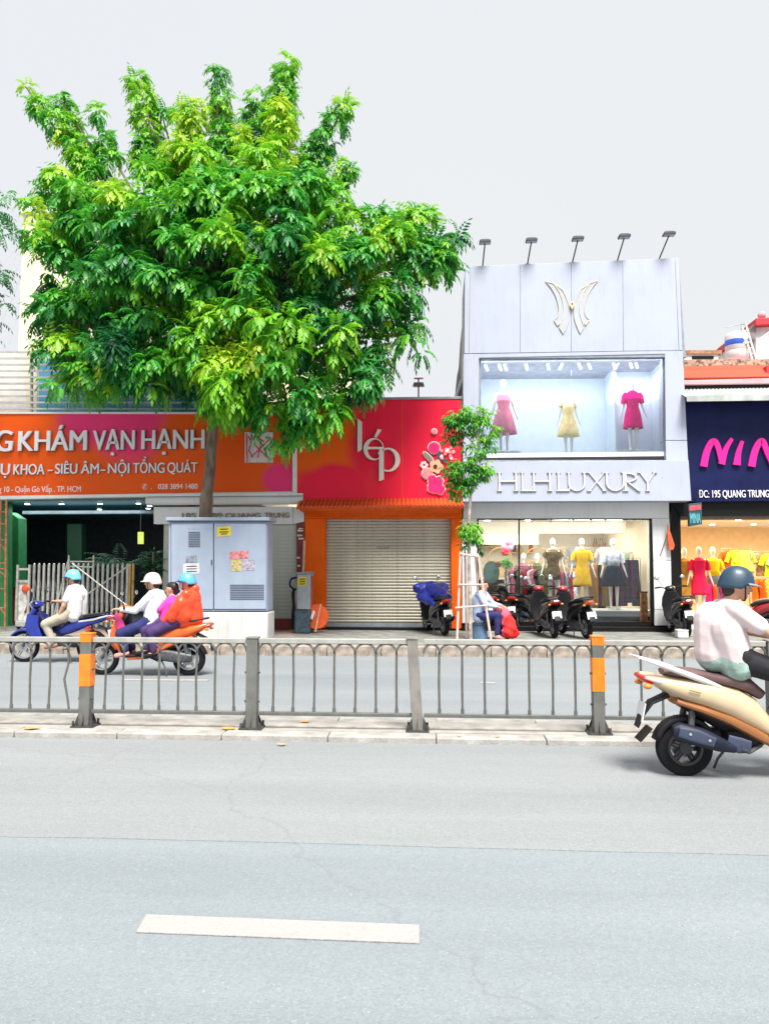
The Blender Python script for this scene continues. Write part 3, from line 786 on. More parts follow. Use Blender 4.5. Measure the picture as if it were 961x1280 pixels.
# ceiling lamps on
k = 0
for yy in (1.2, 2.6, 4.2, 5.8):
    for xx in (.15, .38, .62, .86):
        x = X0 + (X1 - X0) * xx
        b = MB(); b.lathe([(.11, 0), (.11, .03)], (x, Yg + yy, zc - .03), n=14); d_ = b.build('downlight', M_white, shop)
        b = MB(); b.lathe([(.09, 0), (.09, .004)], (x, Yg + yy, zc - .036), n=14); b.build('lamp_lens', M_lamp_on, d_)
area(((X0 + X1) / 2, Yg + 1.5, zc - .12), 26, 4.2, 1.2, (1, .9, .74))
area(((X0 + X1) / 2, Yg + .5, zc - .1), 34, 4.2, .2, (1, .94, .84), rot=(R(42), 0, 0))
area(((X0 + X1) / 2, Yg + 4.6, zc - .12), 42, 4.2, 2.0, (1, .86, .66))
# angled pale ceiling bulkhead and lit shelf strip at the back
for (x0, x1, y0, z_) in ((.05, .95, 3.4, .35), (.05, .5, 5.0, .6)):
    b = MB(); b.box(X0 + (X1 - X0) * x0, X0 + (X1 - X0) * x1, Yg + y0, Yg + y0 + .12, zc - z_, zc - .02); b.build('ceiling_beam', M_intb, shop, bevel=.01)
b = MB(); b.box(X0 + 2.2, X1 - .3, Yg + .55, Yg + 1.6, zf + .16, P(760, 763, Yg + .6).z); b.build('window_plinth', M_panel2, shop, bevel=.01)
PLZ = P(760, 763, Yg + .6).z
b = MB(); b.box(X0 + 2.2, X1 - .3, Yg + .50, Yg + .548, zf + .2, zf + .3); b.build('plinth_trim', M_black, shop, smooth=False)
# flag holder arm and dark reveal to the next shop
# ------------------------------------------------------------------ red shop with the shutter
def patch_mat(name, base, other, spots, rough=0.55, soft=0.5):
    "printed board: base colour with soft patches of another ink; spots: (world x, world z, radius)"
    m = bpy.data.materials.new(name); m.use_nodes = True
    n = m.node_tree; b = n.nodes['Principled BSDF']; ge = n.nodes.new('ShaderNodeNewGeometry')
    acc = None
    nz = n.nodes.new('ShaderNodeTexNoise'); nz.inputs['Scale'].default_value = 0.9; n.links.new(ge.outputs['Position'], nz.inputs['Vector'])
    for (x, z, r, ax) in spots:
        v = n.nodes.new('ShaderNodeVectorMath'); v.operation = 'SUBTRACT'; n.links.new(ge.outputs['Position'], v.inputs[0]); v.inputs[1].default_value = (x, 0, z)
        mu = n.nodes.new('ShaderNodeVectorMath'); mu.operation = 'MULTIPLY'; n.links.new(v.outputs[0], mu.inputs[0]); mu.inputs[1].default_value = (1 / (r * ax), 0, 1 / r)
        le = n.nodes.new('ShaderNodeVectorMath'); le.operation = 'LENGTH'; n.links.new(mu.outputs[0], le.inputs[0])
        ad = n.nodes.new('ShaderNodeMath'); ad.operation = 'MULTIPLY_ADD'; n.links.new(nz.outputs[0], ad.inputs[0]); ad.inputs[1].default_value = 0.95; n.links.new(le.outputs['Value'], ad.inputs[2])
        mr = n.nodes.new('ShaderNodeMapRange'); mr.interpolation_type = 'SMOOTHSTEP'; n.links.new(ad.outputs[0], mr.inputs[0]); mr.inputs[1].default_value = 1.47 - soft / 2; mr.inputs[2].default_value = 1.47 + soft / 2
        mr.inputs[3].default_value = 1; mr.inputs[4].default_value = 0
        if acc is None: acc = mr.outputs[0]
        else:
            mm = n.nodes.new('ShaderNodeMath'); mm.operation = 'MAXIMUM'; n.links.new(acc, mm.inputs[0]); n.links.new(mr.outputs[0], mm.inputs[1]); acc = mm.outputs[0]
    mx = n.nodes.new('ShaderNodeMix'); mx.data_type = 'RGBA'; n.links.new(acc, mx.inputs[0]); mx.inputs[6].default_value = (*base, 1); mx.inputs[7].default_value = (*other, 1)
    n.links.new(mx.outputs[2], b.inputs['Base Color']); b.inputs['Roughness'].default_value = rough; b.inputs['Specular IOR Level'].default_value = 0.25
    return m
def wx(px, py, Y=YB): q = P(px, py, Y); return q.x, q.z
M_or = mat('orange_render', (0.84, 0.12, 0.003), 0.7, spec=.2, var=0.07, scale=2, dirt=0.12)
x_, z_ = wx(420, 545); x2_, z2_ = wx(400, 600)
s1 = (*wx(535, 575), 1.55, 1.15); s2 = (*wx(415, 612), .62, 1.5)
M_redb = patch_mat('red_sign_board', (0.88, 0.115, 0.003), (0.90, 0.012, 0.055), [s1, s2, (*wx(520, 520), 1.0, 1.3)], soft=.35)
M_tile = mat('roof_tile_red', (0.58, 0.075, 0.012), 0.6, var=0.25, scale=9, bump=.3)
M_shut = mat('shutter_cream', (0.52, 0.50, 0.41), 0.5, var=0.12, scale=1.4, dirt=0.55)
lep = empty('red_shop', P(470, 788, YB), 'narrow orange shop with closed cream roller shutter and big pink red sign board', 'building')
Yl = YB - .12
b = MB(); pquad(b, [(368, 500.5), (576, 498.5), (577.5, 627), (371, 627)], Yl, .3); sb = b.build('sign_board', M_redb, lep, smooth=False)
b = MB(); pquad(b, [(366, 497.5), (577.5, 495.2), (577.5, 498.3), (366, 500.3)], Yl - .02, .4); b.build('board_coping', M_alu, lep, bevel=.004)
b = MB(); pquad(b, [(365.5, 555), (371, 545), (371, 626), (365.5, 626)], Yl - .03, .3); pquad(b, [(365.5, 500.5), (370.6, 500.5), (370.6, 544), (365.5, 554.5)], Yl - .03, .3); b.build('board_edge', M_white, lep, smooth=False)
b = MB(); A = P(476, 499, Yl - .012); pquad(b, [(502.3, 500), (503, 500), (503.4, 626), (502.8, 626)], Yl - .004, .01); b.build('board_joint', M_or, lep, smooth=False)
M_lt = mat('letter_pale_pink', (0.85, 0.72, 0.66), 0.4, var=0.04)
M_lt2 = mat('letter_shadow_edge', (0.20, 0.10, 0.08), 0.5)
def flat(name, polys, Y, d, m, parent, smooth=False):
    b = MB()
    for i_, p_ in enumerate(polys): b.prism([P(x, y, Y - .0013 * (i_ % 5)) for x, y in p_], (0, d, 0))
    return b.build(name, m, parent, smooth=smooth)
def bowl(cx, cy, a, bb, ai, bi, sh, t0=0, t1=360, n=28):
    out = []; inn = []
    for i in range(n + 1):
        th = R(t0 + (t1 - t0) * i / n)
        out.append((cx + a * math.cos(th), cy - bb * math.sin(th))); inn.append((cx + sh + ai * math.cos(th), cy - bi * math.sin(th)))
    return [[out[i], out[i + 1], inn[i + 1], inn[i]] for i in range(n)]
lets = [[[(446.6, 523), (452.2, 527), (452.2, 561), (446.8, 565)]],
        bowl(467, 561.2, 12.8, 13.8, 9.6, 12.2, 2.0, 5, 322) + [[(457, 558.5), (479.2, 558.5), (479.8, 561.2), (457, 561.2)], [(467.5, 546), (470, 547), (476.5, 537), (472, 536)]],
        [[(473.8, 562), (479.5, 559.6), (479.5, 599), (473.8, 601.5)]] + bowl(485, 574.5, 15, 15, 9.6, 13.0, -0.6, -112, 150)]
for polys in lets:
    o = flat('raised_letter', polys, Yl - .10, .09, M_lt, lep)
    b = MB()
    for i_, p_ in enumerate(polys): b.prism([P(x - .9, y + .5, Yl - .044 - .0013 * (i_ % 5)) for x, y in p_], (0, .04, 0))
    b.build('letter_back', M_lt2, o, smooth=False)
# flower emblem
def disc(cx, cy, r, Y, m, parent, name='petal', n=16, d=.012, ry=None, rot=0, wob=0):
    pts = []
    for i in range(n):
        th = 2 * math.pi * i / n; rr = r * (1 + wob * math.cos(5 * th)); x = rr * math.cos(th); y = (ry or r) / r * rr * math.sin(th)
        pts.append((cx + x * math.cos(rot) - y * math.sin(rot), cy + x * math.sin(rot) + y * math.cos(rot)))
    return flat(name, [pts], Y, d, m, parent)
M_mag = mat('petal_magenta', (0.72, 0.01, 0.16), 0.5, var=0.25, scale=9); M_pk = mat('petal_pink', (0.85, 0.28, 0.30), 0.5, var=0.15, scale=9)
M_pc = mat('petal_peach', (0.86, 0.45, 0.28), 0.5, var=0.1, scale=9); M_wh = mat('petal_rim_white', (0.85, 0.75, 0.72), 0.5)
M_dk = mat('petal_dark', (0.08, 0.02, 0.01), 0.5); M_lf = mat('printed_leaf', (0.30, 0.22, 0.18), 0.5); M_lf2 = mat('printed_leaf_dark', (0.02, 0.10, 0.09), 0.5)
fl = empty('flower_cluster', P(550, 590, Yl - .03)); fl.parent = lep; fl.location = P(550, 590, Yl - .03) - lep.location
Y0 = Yl - .03; Yq = Y0
for (cx, cy, r, m, w_) in ((542.5, 559.8, 7.2, M_mag, 0), (534, 592, 6.6, M_pk, 0), (540.5, 599.5, 5.8, M_mag, .1), (541, 609.5, 6.4, M_mag, .1), (549, 611, 6.6, M_mag, .1), (548, 601, 5.5, M_mag, .1), (542.7, 539, 2.8, M_pk, 0)):
    Yq -= .0021; disc(cx, cy, r + 1.1, Yq, M_wh, fl, 'petal_rim', wob=w_); disc(cx, cy, r, Yq - .018, m, fl, 'petal', wob=w_)
for i in range(16):
    cx, cy = 558 + random.uniform(-8, 9), 564 + random.uniform(-8, 9)
    disc(cx, cy, 2.0, Y0 - .02 - i * .0013, M_pk if i % 3 else M_wh, fl, 'berry', n=8)
disc(535.5, 571.5, 10, Y0 - .005, M_wh, fl, 'leaf_rim', ry=3.7, rot=.82, n=14); disc(535.5, 571.5, 8.6, Y0 - .02, M_lf, fl, 'leaf', ry=2.6, rot=.82, n=14)
disc(553, 574, 8, Y0 - .022, M_lf2, fl, 'leaf', ry=2.4, rot=.35, n=12); disc(549, 567, 7, Y0 - .024, M_lf2, fl, 'leaf', ry=1.6, rot=-1.1, n=12)
disc(545, 583, 8.2, Y0 - .03, M_pc, fl, 'flower_head', wob=.14, n=25); disc(544, 583, 2.6, Y0 - .045, M_dk, fl, 'flower_centre')
for i in range(6):
    disc(530 + 3.2 * math.cos(i), 581 + 3.2 * math.sin(i), 1.9, Y0 - .015 - i * .001, M_wh, fl, 'petal', n=8)
# tiled canopy lip
cn = MB()
xa, xb = P(371, 630, YB - .5).x, P(580, 630, YB - .5).x
z0, z1 = P(470, 633, YB - .5).z, P(470, 624.5, Yl).z
cn.prism([(xa, YB - .55, z0), (xb, YB - .55, z0), (xb, Yl, z1), (xa, Yl, z1)], (0, .02, -.06))
cb_ = cn.build('canopy', M_tile, lep, smooth=False)
nt_ = 40; first = None
for i in range(nt_):
    if first is None:
        b = MB(); x = xa + (xb - xa) * (i + .5) / nt_
        b.tube([(0, -.012, -.018), (0, Yl - YB + .55, z1 - z0 - .008)], .04, 8)
        first = b.build('canopy_tile', M_tile, cb_, local=True); o = first; BX = x
    else: o = first.copy(); COL.objects.link(o)
    o.location = (xa + (xb - xa) * (i + .5) / nt_ - wloc(cb_).x, YB - .55 - wloc(cb_).y, z0 + .01 - wloc(cb_).z)
b = MB(); b.prism([(xa + .05, YB - .5, z0 - .05), (xb - .05, YB - .5, z0 - .05), (xb - .25, YB - .02, z0 - .16), (xa + .25, YB - .02, z0 - .16)], (0, .0, -.03)); b.build('canopy_soffit', M_or, lep, smooth=False)
px_part('beam', M_or, lep, [(381, 633), (577.5, 633), (577.5, 648), (381, 648)], YB, .35, bevel=.004)
px_part('pillar', M_or, lep, [(381, 648.3), (406.5, 648.3), (406.5, 786), (381, 786)], YB, .4, bevel=.006)
px_part('pillar', M_or, lep, [(563.5, 648.3), (576.5, 648.3), (576.8, 786), (564, 786)], YB, .4, bevel=.006)
# roller shutter, slat by slat
a = P(407, 648, YB + .2); c = P(563.5, 779, YB + .2)
N = 34; sh = (a.z - c.z) / N; first = None
shut = empty('roller_shutter', Vector(((a.x + c.x) / 2, YB + .2, PZ))); shut.parent = lep; shut.location = Vector(((a.x + c.x) / 2, YB + .2, PZ)) - lep.location
M_shd = mat('shutter_seam', (0.16, 0.15, 0.12), 0.7)
for i in range(N):
    z = c.z + sh * i
    if first is None:
        b = MB(); pr = [(.012, 0), (-.012, .10 * sh), (-.026, .4 * sh), (-.026, .62 * sh), (-.008, .86 * sh), (.012, sh)]
        W = (c.x - a.x) / 2
        b.add([(-W, y, h) for y, h in pr] + [(W, y, h) for y, h in pr], [(j, len(pr) + j, len(pr) + j + 1, j + 1) for j in range(len(pr) - 1)])
        first = b.build('shutter_slat', M_shut, shut, smooth=False, local=True); o = first
    else: o = first.copy(); COL.objects.link(o)
    o.location = (0, 0, z - PZ)
b = MB(); b.box(a.x, c.x, YB + .18, YB + .24, P(480, 784, YB + .2).z, c.z); b.build('shutter_foot', M_alu, lep, smooth=False)
b = MB(); b.box(a.x - .05, c.x + .05, YB + .0, YB + .5, PZ - .1, P(480, 784.5, YB).z); b.build('step', M_black, lep, bevel=.01)
b = MB(); b.box(a.x - .3, c.x + .3, YB + .4, YB + 7, PZ - .1, P(470, 500, YB + .4).z - .15); b.build('house_body', M_cream, lep, smooth=False)
text_mesh('cho thuê', 471, 487, 682, 685.5, YB + .178, .004, M_shd, lep, 'shutter_writing', bold=0)
# rooftop lamp
q0 = P(523, 496, Yl + .2); q1 = P(523, 480, Yl + .1)
t = empty('roof_floodlight', q0, 'small twin headed lamp on a short pole above the red sign board', 'floodlight')
b = MB(); b.tube([q0, q1 + Vector((0, 0, .15))], .018, 8); b.build('pole', M_lampd, t)
b = MB(); b.prism([q1 + Vector(v) for v in ((-.14, 0, -.04), (.14, 0, -.04), (.11, 0, .05), (-.11, 0, .05))], (0, .16, 0)); b.build('lamp_head', M_lampd, t, bevel=.01)
b = MB(); b.box(q1.x - .11, q1.x + .11, q1.y, q1.y + .1, q1.z + .14, q1.z + .16); b.build('bracket', M_tile, t, bevel=.004)

# ------------------------------------------------------------------ clinic on the left
M_orb = patch_mat('orange_sign_board', (0.88, 0.105, 0.002), (0.92, 0.04, 0.20), [(*wx(150, 520), 1.05, 1.25), (*wx(352, 600), .35, 1.2)], soft=.5)
M_lw = mat('letter_white', (0.82, 0.80, 0.84), 0.4, var=0.03)
clin = empty('clinic_building', P(150, 788, YB), 'wide clinic building with long orange lettered sign above a dark open entrance', 'building')
Yc = YB - .1
b = MB(); pquad(b, [(-220, 517), (365, 517.5), (365, 614), (-220, 623)], Yc, .28); b.build('sign_board', M_orb, clin, smooth=False)
b = MB(); pquad(b, [(-220, 514.5), (365, 515), (365, 517.3), (-220, 516.8)], Yc - .03, .3); b.build('board_trim', M_white, clin, smooth=False)
b = MB(); pquad(b, [(-220, 623.2), (365, 614.2), (365, 617.5), (-220, 628)], Yc - .05, .3); b.build('board_trim', M_white, clin, smooth=False)
for (s, x0, x1, y0, y1, bo) in (('PHÒNG', -95, 15.5, 538, 564, .022), ('KHÁM', 25, 108.5, 537.5, 563, .022), ('VẠN', 118, 168.5, 537, 562, .022), ('HẠNH', 178.5, 255.5, 536.5, 561, .022)):
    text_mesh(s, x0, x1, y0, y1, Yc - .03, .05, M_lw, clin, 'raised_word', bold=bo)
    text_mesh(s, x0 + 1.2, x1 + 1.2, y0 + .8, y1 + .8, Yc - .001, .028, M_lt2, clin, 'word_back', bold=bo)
for (s, x0, x1, y0, y1) in (('PHỤ', -22, 12.5, 580, 593.5), ('KHOA', 18, 56, 579.7, 593), ('-', 61, 66, 579.5, 592), ('SIÊU', 70, 97, 579, 592), ('ÂM', 102, 124, 579, 592), ('-', 127, 132, 578.5, 592),
                            ('NỘI', 136, 162, 578.5, 591.5), ('TỔNG', 167, 206, 578, 591), ('QUÁT', 210, 247, 577.5, 590.5)):
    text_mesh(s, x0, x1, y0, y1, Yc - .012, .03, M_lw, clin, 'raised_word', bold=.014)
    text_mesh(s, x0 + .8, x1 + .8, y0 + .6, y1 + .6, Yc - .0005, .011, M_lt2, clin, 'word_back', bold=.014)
for (s, x0, x1, y0, y1) in (('Phường 10 - Quận Gò Vấp . TP. HCM', -22, 101, 608, 614.5), ('028 3894 1480', 198, 247, 604.6, 611)):
    text_mesh(s, x0, x1, y0, y1, Yc - .001, .006, M_lw, clin, 'printed_line', bold=.012)
text_mesh('✆', 178, 184, 605, 611.5, Yc - .001, .006, M_lw, clin, 'phone_symbol', bold=.0)
text_mesh('.', 189, 190, 605, 611.5, Yc - .001, .006, M_lw, clin, 'phone_symbol', bold=.0)
# square picture board on the sign
eb = MB(); pquad(eb, [(306, 540), (341, 540), (341, 578), (306, 578)], Yc - .05, .045); e0 = eb.build('picture_board', mat('picture_white', (.75, .66, .68), .5), clin, smooth=False)
M_redl = mat('picture_red', (0.62, 0.03, 0.03), 0.5)
b = MB()
def pt(px, py, Y): return P(px, py, Y)
for pts in ([(310, 545), (314, 553), (311, 563), (316, 572)], [(314, 571), (324, 562), (338, 548)], [(318, 555), (328, 566), (337, 574)], [(312, 550), (320, 546), (330, 552)], [(308, 542), (309, 577)], [(322, 545), (326, 556), (322, 572)]):
    b.tube([pt(x, y, Yc - .055) for x, y in pts], .014, 5)
b.build('picture_strokes', M_redl, e0)
# ledge and numbered fascia right of the entrance
lg = MB(); A = P(180, 619, YB - .35); C = P(377, 631, YB - .35)
lg.tube([(A.x, YB - .16, (A.z + C.z) / 2 + .0), (C.x, YB - .16, (A.z + C.z) / 2)], .10, 14); lg.box(A.x, C.x, YB - .24, YB + .1, A.z - .02, A.z + .035); lg.build('ledge', M_panel2, clin)
px_part('number_fascia', M_panel2, clin, [(192, 633.5), (366, 633.5), (366, 655), (192, 655)], YB - .02, .3, bevel=.006)
px_part('number_fascia_end', M_panel2, clin, [(366.5, 634), (380, 634), (380, 652), (366.5, 655)], YB - .01, .3, bevel=.006)
M_brz = mat('bronze_digits', (0.28, 0.20, 0.14), 0.5)
text_mesh('185 - 189', 228, 278, 641, 647.5, YB - .03, .03, M_brz, clin, 'raised_numbers', bold=.01)
text_mesh('QUANG', 282, 326, 641, 647.5, YB - .03, .03, M_brz, clin, 'raised_word', bold=.01)
text_mesh('TRUNG', 331, 361.5, 640.5, 647, YB - .03, .03, M_brz, clin, 'raised_word', bold=.01)
# grey green roll door beside the cabinet, maroon pier
M_gate = mat('door_grey_green', (0.50, 0.54, 0.48), 0.5, var=0.05, scale=2, dirt=.25)
a = P(205, 655, YB + .1); c = P(370, 773, YB + .1); N = 26; sh = (a.z - c.z) / N; first = None
for i in range(N):
    if first is None:
        W = c.x - a.x; b = MB(); b.prism([(0, 0, 0), (0, -.004, sh * .5), (0, 0, sh * .99), (0, .012, sh * .99), (0, .012, 0)], (W, 0, 0)); first = b.build('door_slat', M_gate, clin, smooth=False, local=True); o = first
    else: o = first.copy(); COL.objects.link(o)
    o.location = Vector((a.x, YB + .1, c.z + sh * i)) - clin.location
M_mar = mat('maroon_paint', (0.20, 0.03, 0.03), 0.6, var=.2, dirt=.3)
px_part('door_base', M_mar, clin, [(205, 773.5), (372, 773.5), (372, 788), (205, 788)], YB + .05, .2, smooth=False)
px_part('pier', M_mar, clin, [(370.5, 655), (380.5, 652.5), (380.5, 786), (370.5, 786)], YB - .0, .3, bevel=.005)
M_stk = mat('sticker_white', (.65, .65, .65), .5)
for (x0, x1, y0, y1) in ((372, 379, 662, 664), (371.5, 378, 668, 670), (373, 380, 672, 674), (371, 375, 696, 698), (372, 375, 706, 708), (373.5, 379, 660, 661)):
    px_part('paper_scrap', M_stk, clin, [(x0, y0), (x1, y0 + .6), (x1, y1), (x0, y1 + .6)], YB - .006, .004, smooth=False)
# entrance hall
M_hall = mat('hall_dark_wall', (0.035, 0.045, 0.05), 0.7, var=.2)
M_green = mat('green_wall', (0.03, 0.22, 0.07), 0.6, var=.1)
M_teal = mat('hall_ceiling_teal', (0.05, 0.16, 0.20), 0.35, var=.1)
hx0, hx1 = P(-200, 700, YB).x, P(207, 700, YB).x
hz = P(100, 626, YB).z + .02
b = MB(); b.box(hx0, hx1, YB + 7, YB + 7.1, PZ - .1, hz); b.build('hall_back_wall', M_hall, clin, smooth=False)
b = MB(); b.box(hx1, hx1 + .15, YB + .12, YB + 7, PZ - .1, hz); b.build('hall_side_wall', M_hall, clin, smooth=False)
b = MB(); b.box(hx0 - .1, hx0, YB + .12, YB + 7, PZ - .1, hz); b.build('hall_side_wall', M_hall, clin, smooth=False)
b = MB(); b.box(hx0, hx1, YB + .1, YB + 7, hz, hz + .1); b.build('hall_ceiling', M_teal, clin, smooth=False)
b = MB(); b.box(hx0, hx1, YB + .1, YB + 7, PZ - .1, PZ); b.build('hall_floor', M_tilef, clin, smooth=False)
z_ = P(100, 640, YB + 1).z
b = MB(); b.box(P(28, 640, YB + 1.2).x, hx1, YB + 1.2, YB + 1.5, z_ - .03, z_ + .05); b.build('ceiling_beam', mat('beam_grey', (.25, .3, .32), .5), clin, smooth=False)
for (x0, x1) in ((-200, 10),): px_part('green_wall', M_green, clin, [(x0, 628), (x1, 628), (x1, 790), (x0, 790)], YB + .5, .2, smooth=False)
px_part('green_pillar', M_green, clin, [(11, 640), (23, 648), (23, 733), (11, 735)], YB + 1.0, .4, smooth=False)
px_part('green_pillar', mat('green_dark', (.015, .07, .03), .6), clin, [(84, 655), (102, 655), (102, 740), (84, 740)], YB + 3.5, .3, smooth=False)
px_part('low_panel', M_mar, clin, [(11, 736), (28, 736), (28, 780), (11, 780)], YB + .9, .3, smooth=False)
for (px, py, yy) in ((34, 630, .8), (77, 629, .8), (125, 630, .8), (173, 629, .8), (187, 643, 1.6), (185, 649, 2.4), (124, 649, 2.6)):
    q = P(px, py, YB + yy); b = MB(); b.lathe([(.075, 0), (.075, .02)], (q.x, q.y, hz - .025), n=12); d_ = b.build('downlight', M_white, clin)
    b = MB(); b.lathe([(.06, 0), (.06, .004)], (q.x, q.y, hz - .031), n=12); b.build('lamp_lens', M_lamp_w, d_)
area((P(100, 700, YB + 2).x, YB + 1.6, hz - .1), 28, 4, 1.5, (.8, .95, 1))
for (x0, x1, y0, y1) in ((172, 179, 665, 680),):
    q0 = P(x0, y0, YB + .6); t = empty('exit_sign', P(175, 680, YB + .6), 'small lit yellow green sign hanging in the dark entrance', 'sign')
    px_part('sign_face', mat('sign_yellowgreen', (.45, .6, .1), .5, emit=.5), t, [(x0, y0), (x1, y0), (x1, y1), (x0, y1)], YB + .6, .04, bevel=.004)
    b = MB(); b.tube([P(175.5, 665, YB + .62), Vector((P(175.5, 665, YB + .62).x, YB + .62, hz))], .006, 5); b.build('hanger', M_alu, t)
# upper storey of the clinic: slatted screen, cream wall, blue glazing
b = MB(); b.box(P(-220, 480, YB + .6).x, P(300, 480, YB + .6).x, YB + .9, YB + 7, hz + .12, P(0, 440, YB + .9).z); b.build('upper_wall', mat('pale_wall', (.68, .67, .63), .7, var=.06, dirt=.2), clin, smooth=False)
M_bg = mat('blue_glazing', (0.07, 0.32, 0.50), 0.12, var=.15, scale=1.2, spec=.8)
M_wf = mat('window_frame_white', (.7, .72, .72), .5)
for (x0, x1) in ((48, 84), (85.5, 121), (122.5, 158), (159.5, 196), (197.5, 232), (233.5, 270)):
    px_part('blue_window', M_bg, clin, [(x0, 440), (x1, 440), (x1, 516), (x0, 516)], YB + .86, .03, smooth=False)
px_part('cream_pier', M_cream, clin, [(33, 438), (46, 438), (46, 516), (33, 516)], YB + .85, .05, smooth=False)
for i in range(10):
    y = 438.5 + i * 7.9
    px_part('screen_slat', mat('slat_grey', (.42, .42, .42), .5), clin, [(-220, y - .3), (299, y + .3), (299, y + 2.5), (-220, y + 2.1)], YB + .2, .03, smooth=False)
for x in (-120, -41, 38, 123, 208, 290):
    px_part('screen_post', M_alu, clin, [(x, 438), (x + 2.6, 438), (x + 2.6, 517), (x, 517)], YB + .24, .04, smooth=False)
# ------------------------------------------------------------------ buildings behind
t = empty('cream_tower', P(75, 600, 26), 'tall plain cream building rising behind the left side of the big tree', 'building')
b = MB(); A = P(29, 268, 26); C = P(112, 600, 26); b.box(A.x, C.x, 26, 34, 0, A.z); b.build('wall', M_cream, t, smooth=False)
b = MB(); b.box(A.x - .1, C.x + .1, 25.9, 34.1, A.z, A.z + .25); b.build('parapet', M_white, t, bevel=.02)
for i in range(0):
    for j in range(4):
        x = A.x + .5 + i * .7; z = A.z - 1.3 - j * 2.2
        if i == 1:
            bb_ = MB(); bb_.box(x, x + .55, 25.96, 26.02, z - .9, z); bb_.build('window', M_bg, t, smooth=False)
t = empty('gabled_house', P(400, 600, 27), 'cream house with sloping roof edge seen in the gap right of the big tree', 'building')
b = MB(); b.prism([P(300, 640, 27), P(300, 425, 27), P(438, 438, 27), P(468, 478, 27), P(468, 640, 27)], (0, 6, 0)); b.build('wall', M_cream, t, smooth=False)
b = MB(); b.prism([P(296, 421, 26.9), P(439, 434, 26.9), P(470, 476, 26.9), P(468.5, 479, 26.9), P(437, 438.5, 26.9), P(296, 425.5, 26.9)], (0, 6.3, 0)); b.build('roof', M_white, t, smooth=False)
for x in (441, 449, 457): px_part('downpipe', M_white, t, [(x, 452 if x < 445 else 462 if x < 452 else 470), (x + 1.2, 452 if x < 445 else 462 if x < 452 else 470), (x + 1.2, 500), (x, 500)], 26.95, .04, smooth=False)
# dark side roof seen between the red shop and the boutique
t = empty('neighbour_roof', P(574, 495, 21), 'dark stepped roof edge behind the left wall of the white boutique', 'roof')
b = MB(); b.prism([P(569, 496, 21), P(571, 470, 21), P(574.5, 452, 21), P(577, 410, 21), P(590, 405, 21), P(590, 496, 21)], (0, 1.5, 0)); b.build('slope', mat('dark_tin', (.07, .07, .08), .6, var=.3, scale=5), t, smooth=False)
b = MB(); b.prism([P(567.5, 497, 20.9), P(573, 478, 20.9), P(578, 470, 20.9), P(578, 476, 20.9), P(571, 497, 20.9)], (0, .6, 0)); b.build('gutter', M_alu, t, smooth=False)

# ------------------------------------------------------------------ navy shop on the right
M_navy = mat('navy_sign_board', (0.006, 0.010, 0.065), 0.5, spec=.2, var=.25, scale=3, dirt=.15)
M_mgl = mat('letter_magenta', (0.78, 0.005, 0.30), 0.5, var=.05)
nav = empty('navy_shop', P(960, 790, YB), 'open clothes shop under a navy sign with magenta brush lettering', 'building')
Yn = YB - .1
NR = 1150
b = MB(); pquad(b, [(857, 503), (NR, 499), (NR, 624), (864, 627)], Yn, .3); b.build('sign_board', M_navy, nav, smooth=False)
M_corr = mat('corrugated_grey', (.42, .46, .44), .5, var=.2, scale=4, dirt=.4)
A = P(857, 497, Yn - .45); C = P(NR, 490, Yn - .45); zt = P(900, 486, Yn + .3).z
first = None; aw = MB(); n_ = 60; xs_ = [A.x + (C.x - A.x) * i / (n_ * 2) for i in range(n_ * 2 + 1)]
vs = [(x, Yn - .5, A.z + (.03 if i % 2 else 0)) for i, x in enumerate(xs_)] + [(x, Yn + .35, zt + (.03 if i % 2 else 0)) for i, x in enumerate(xs_)]
aw.add(vs, [(i, i + 1, len(xs_) + i + 1, len(xs_) + i) for i in range(len(xs_) - 1)]); aw.build('awning_sheet', M_corr, nav, smooth=False, solid=.01)
b = MB(); b.box(A.x, C.x, Yn - .52, Yn - .49, A.z - .10, A.z + .03); b.build('awning_edge', M_corr, nav, smooth=False)
b = MB(); b.box(A.x, C.x, Yn + .35, Yn + .5, zt - .1, P(900, 479, Yn + .35).z); b.build('dark_band', M_black, nav, smooth=False)
# pink lip and red tile row above
M_pinkp = mat('pink_plaster', (.72, .36, .40), .7, var=.15, scale=2.5, dirt=.3)
M_rt = mat('orange_red_tile', (.62, .10, .05), .6, var=.2, scale=7, bump=.2)
b = MB(); pquad(b, [(855, 475), (NR, 468), (NR, 477), (855, 481)], Yn + .3, .4); b.build('pink_lip', M_pinkp, nav, bevel=.02)
A = P(855, 474, Yn + .35); B_ = P(855, 459, Yn + .9); C = P(957, 458, Yn + .9)
nt2 = 34; first = None; tr_ = MB(); tr_.prism([(A.x, Yn + .35, A.z - .03), (C.x + .1, Yn + .35, A.z - .0), (C.x + .1, Yn + .95, B_.z - .04), (A.x, Yn + .95, B_.z - .04)], (0, .02, -.05)); tro = tr_.build('tile_base', M_mar, nav, smooth=False)  # darker base colour stands in for shade between the tiles
for i in range(nt2):
    if first is None:
        b = MB(); b.tube([(0, 0, 0.01), (0, .58, B_.z - A.z + .01)], .036, 8); first = b.build('roof_tile', M_rt, tro, local=True); o = first
    else: o = first.copy(); COL.objects.link(o)
    o.location = Vector((A.x + (C.x - A.x) * (i + .5) / nt2, Yn + .36, A.z + .0)) - wloc(tro)
b = MB(); pquad(b, [(958, 457), (NR, 450), (NR, 468), (958, 472)], Yn + .5, .3); b.build('red_wall', mat('deep_red', (.50, .03, .04), .6), nav, smooth=False)
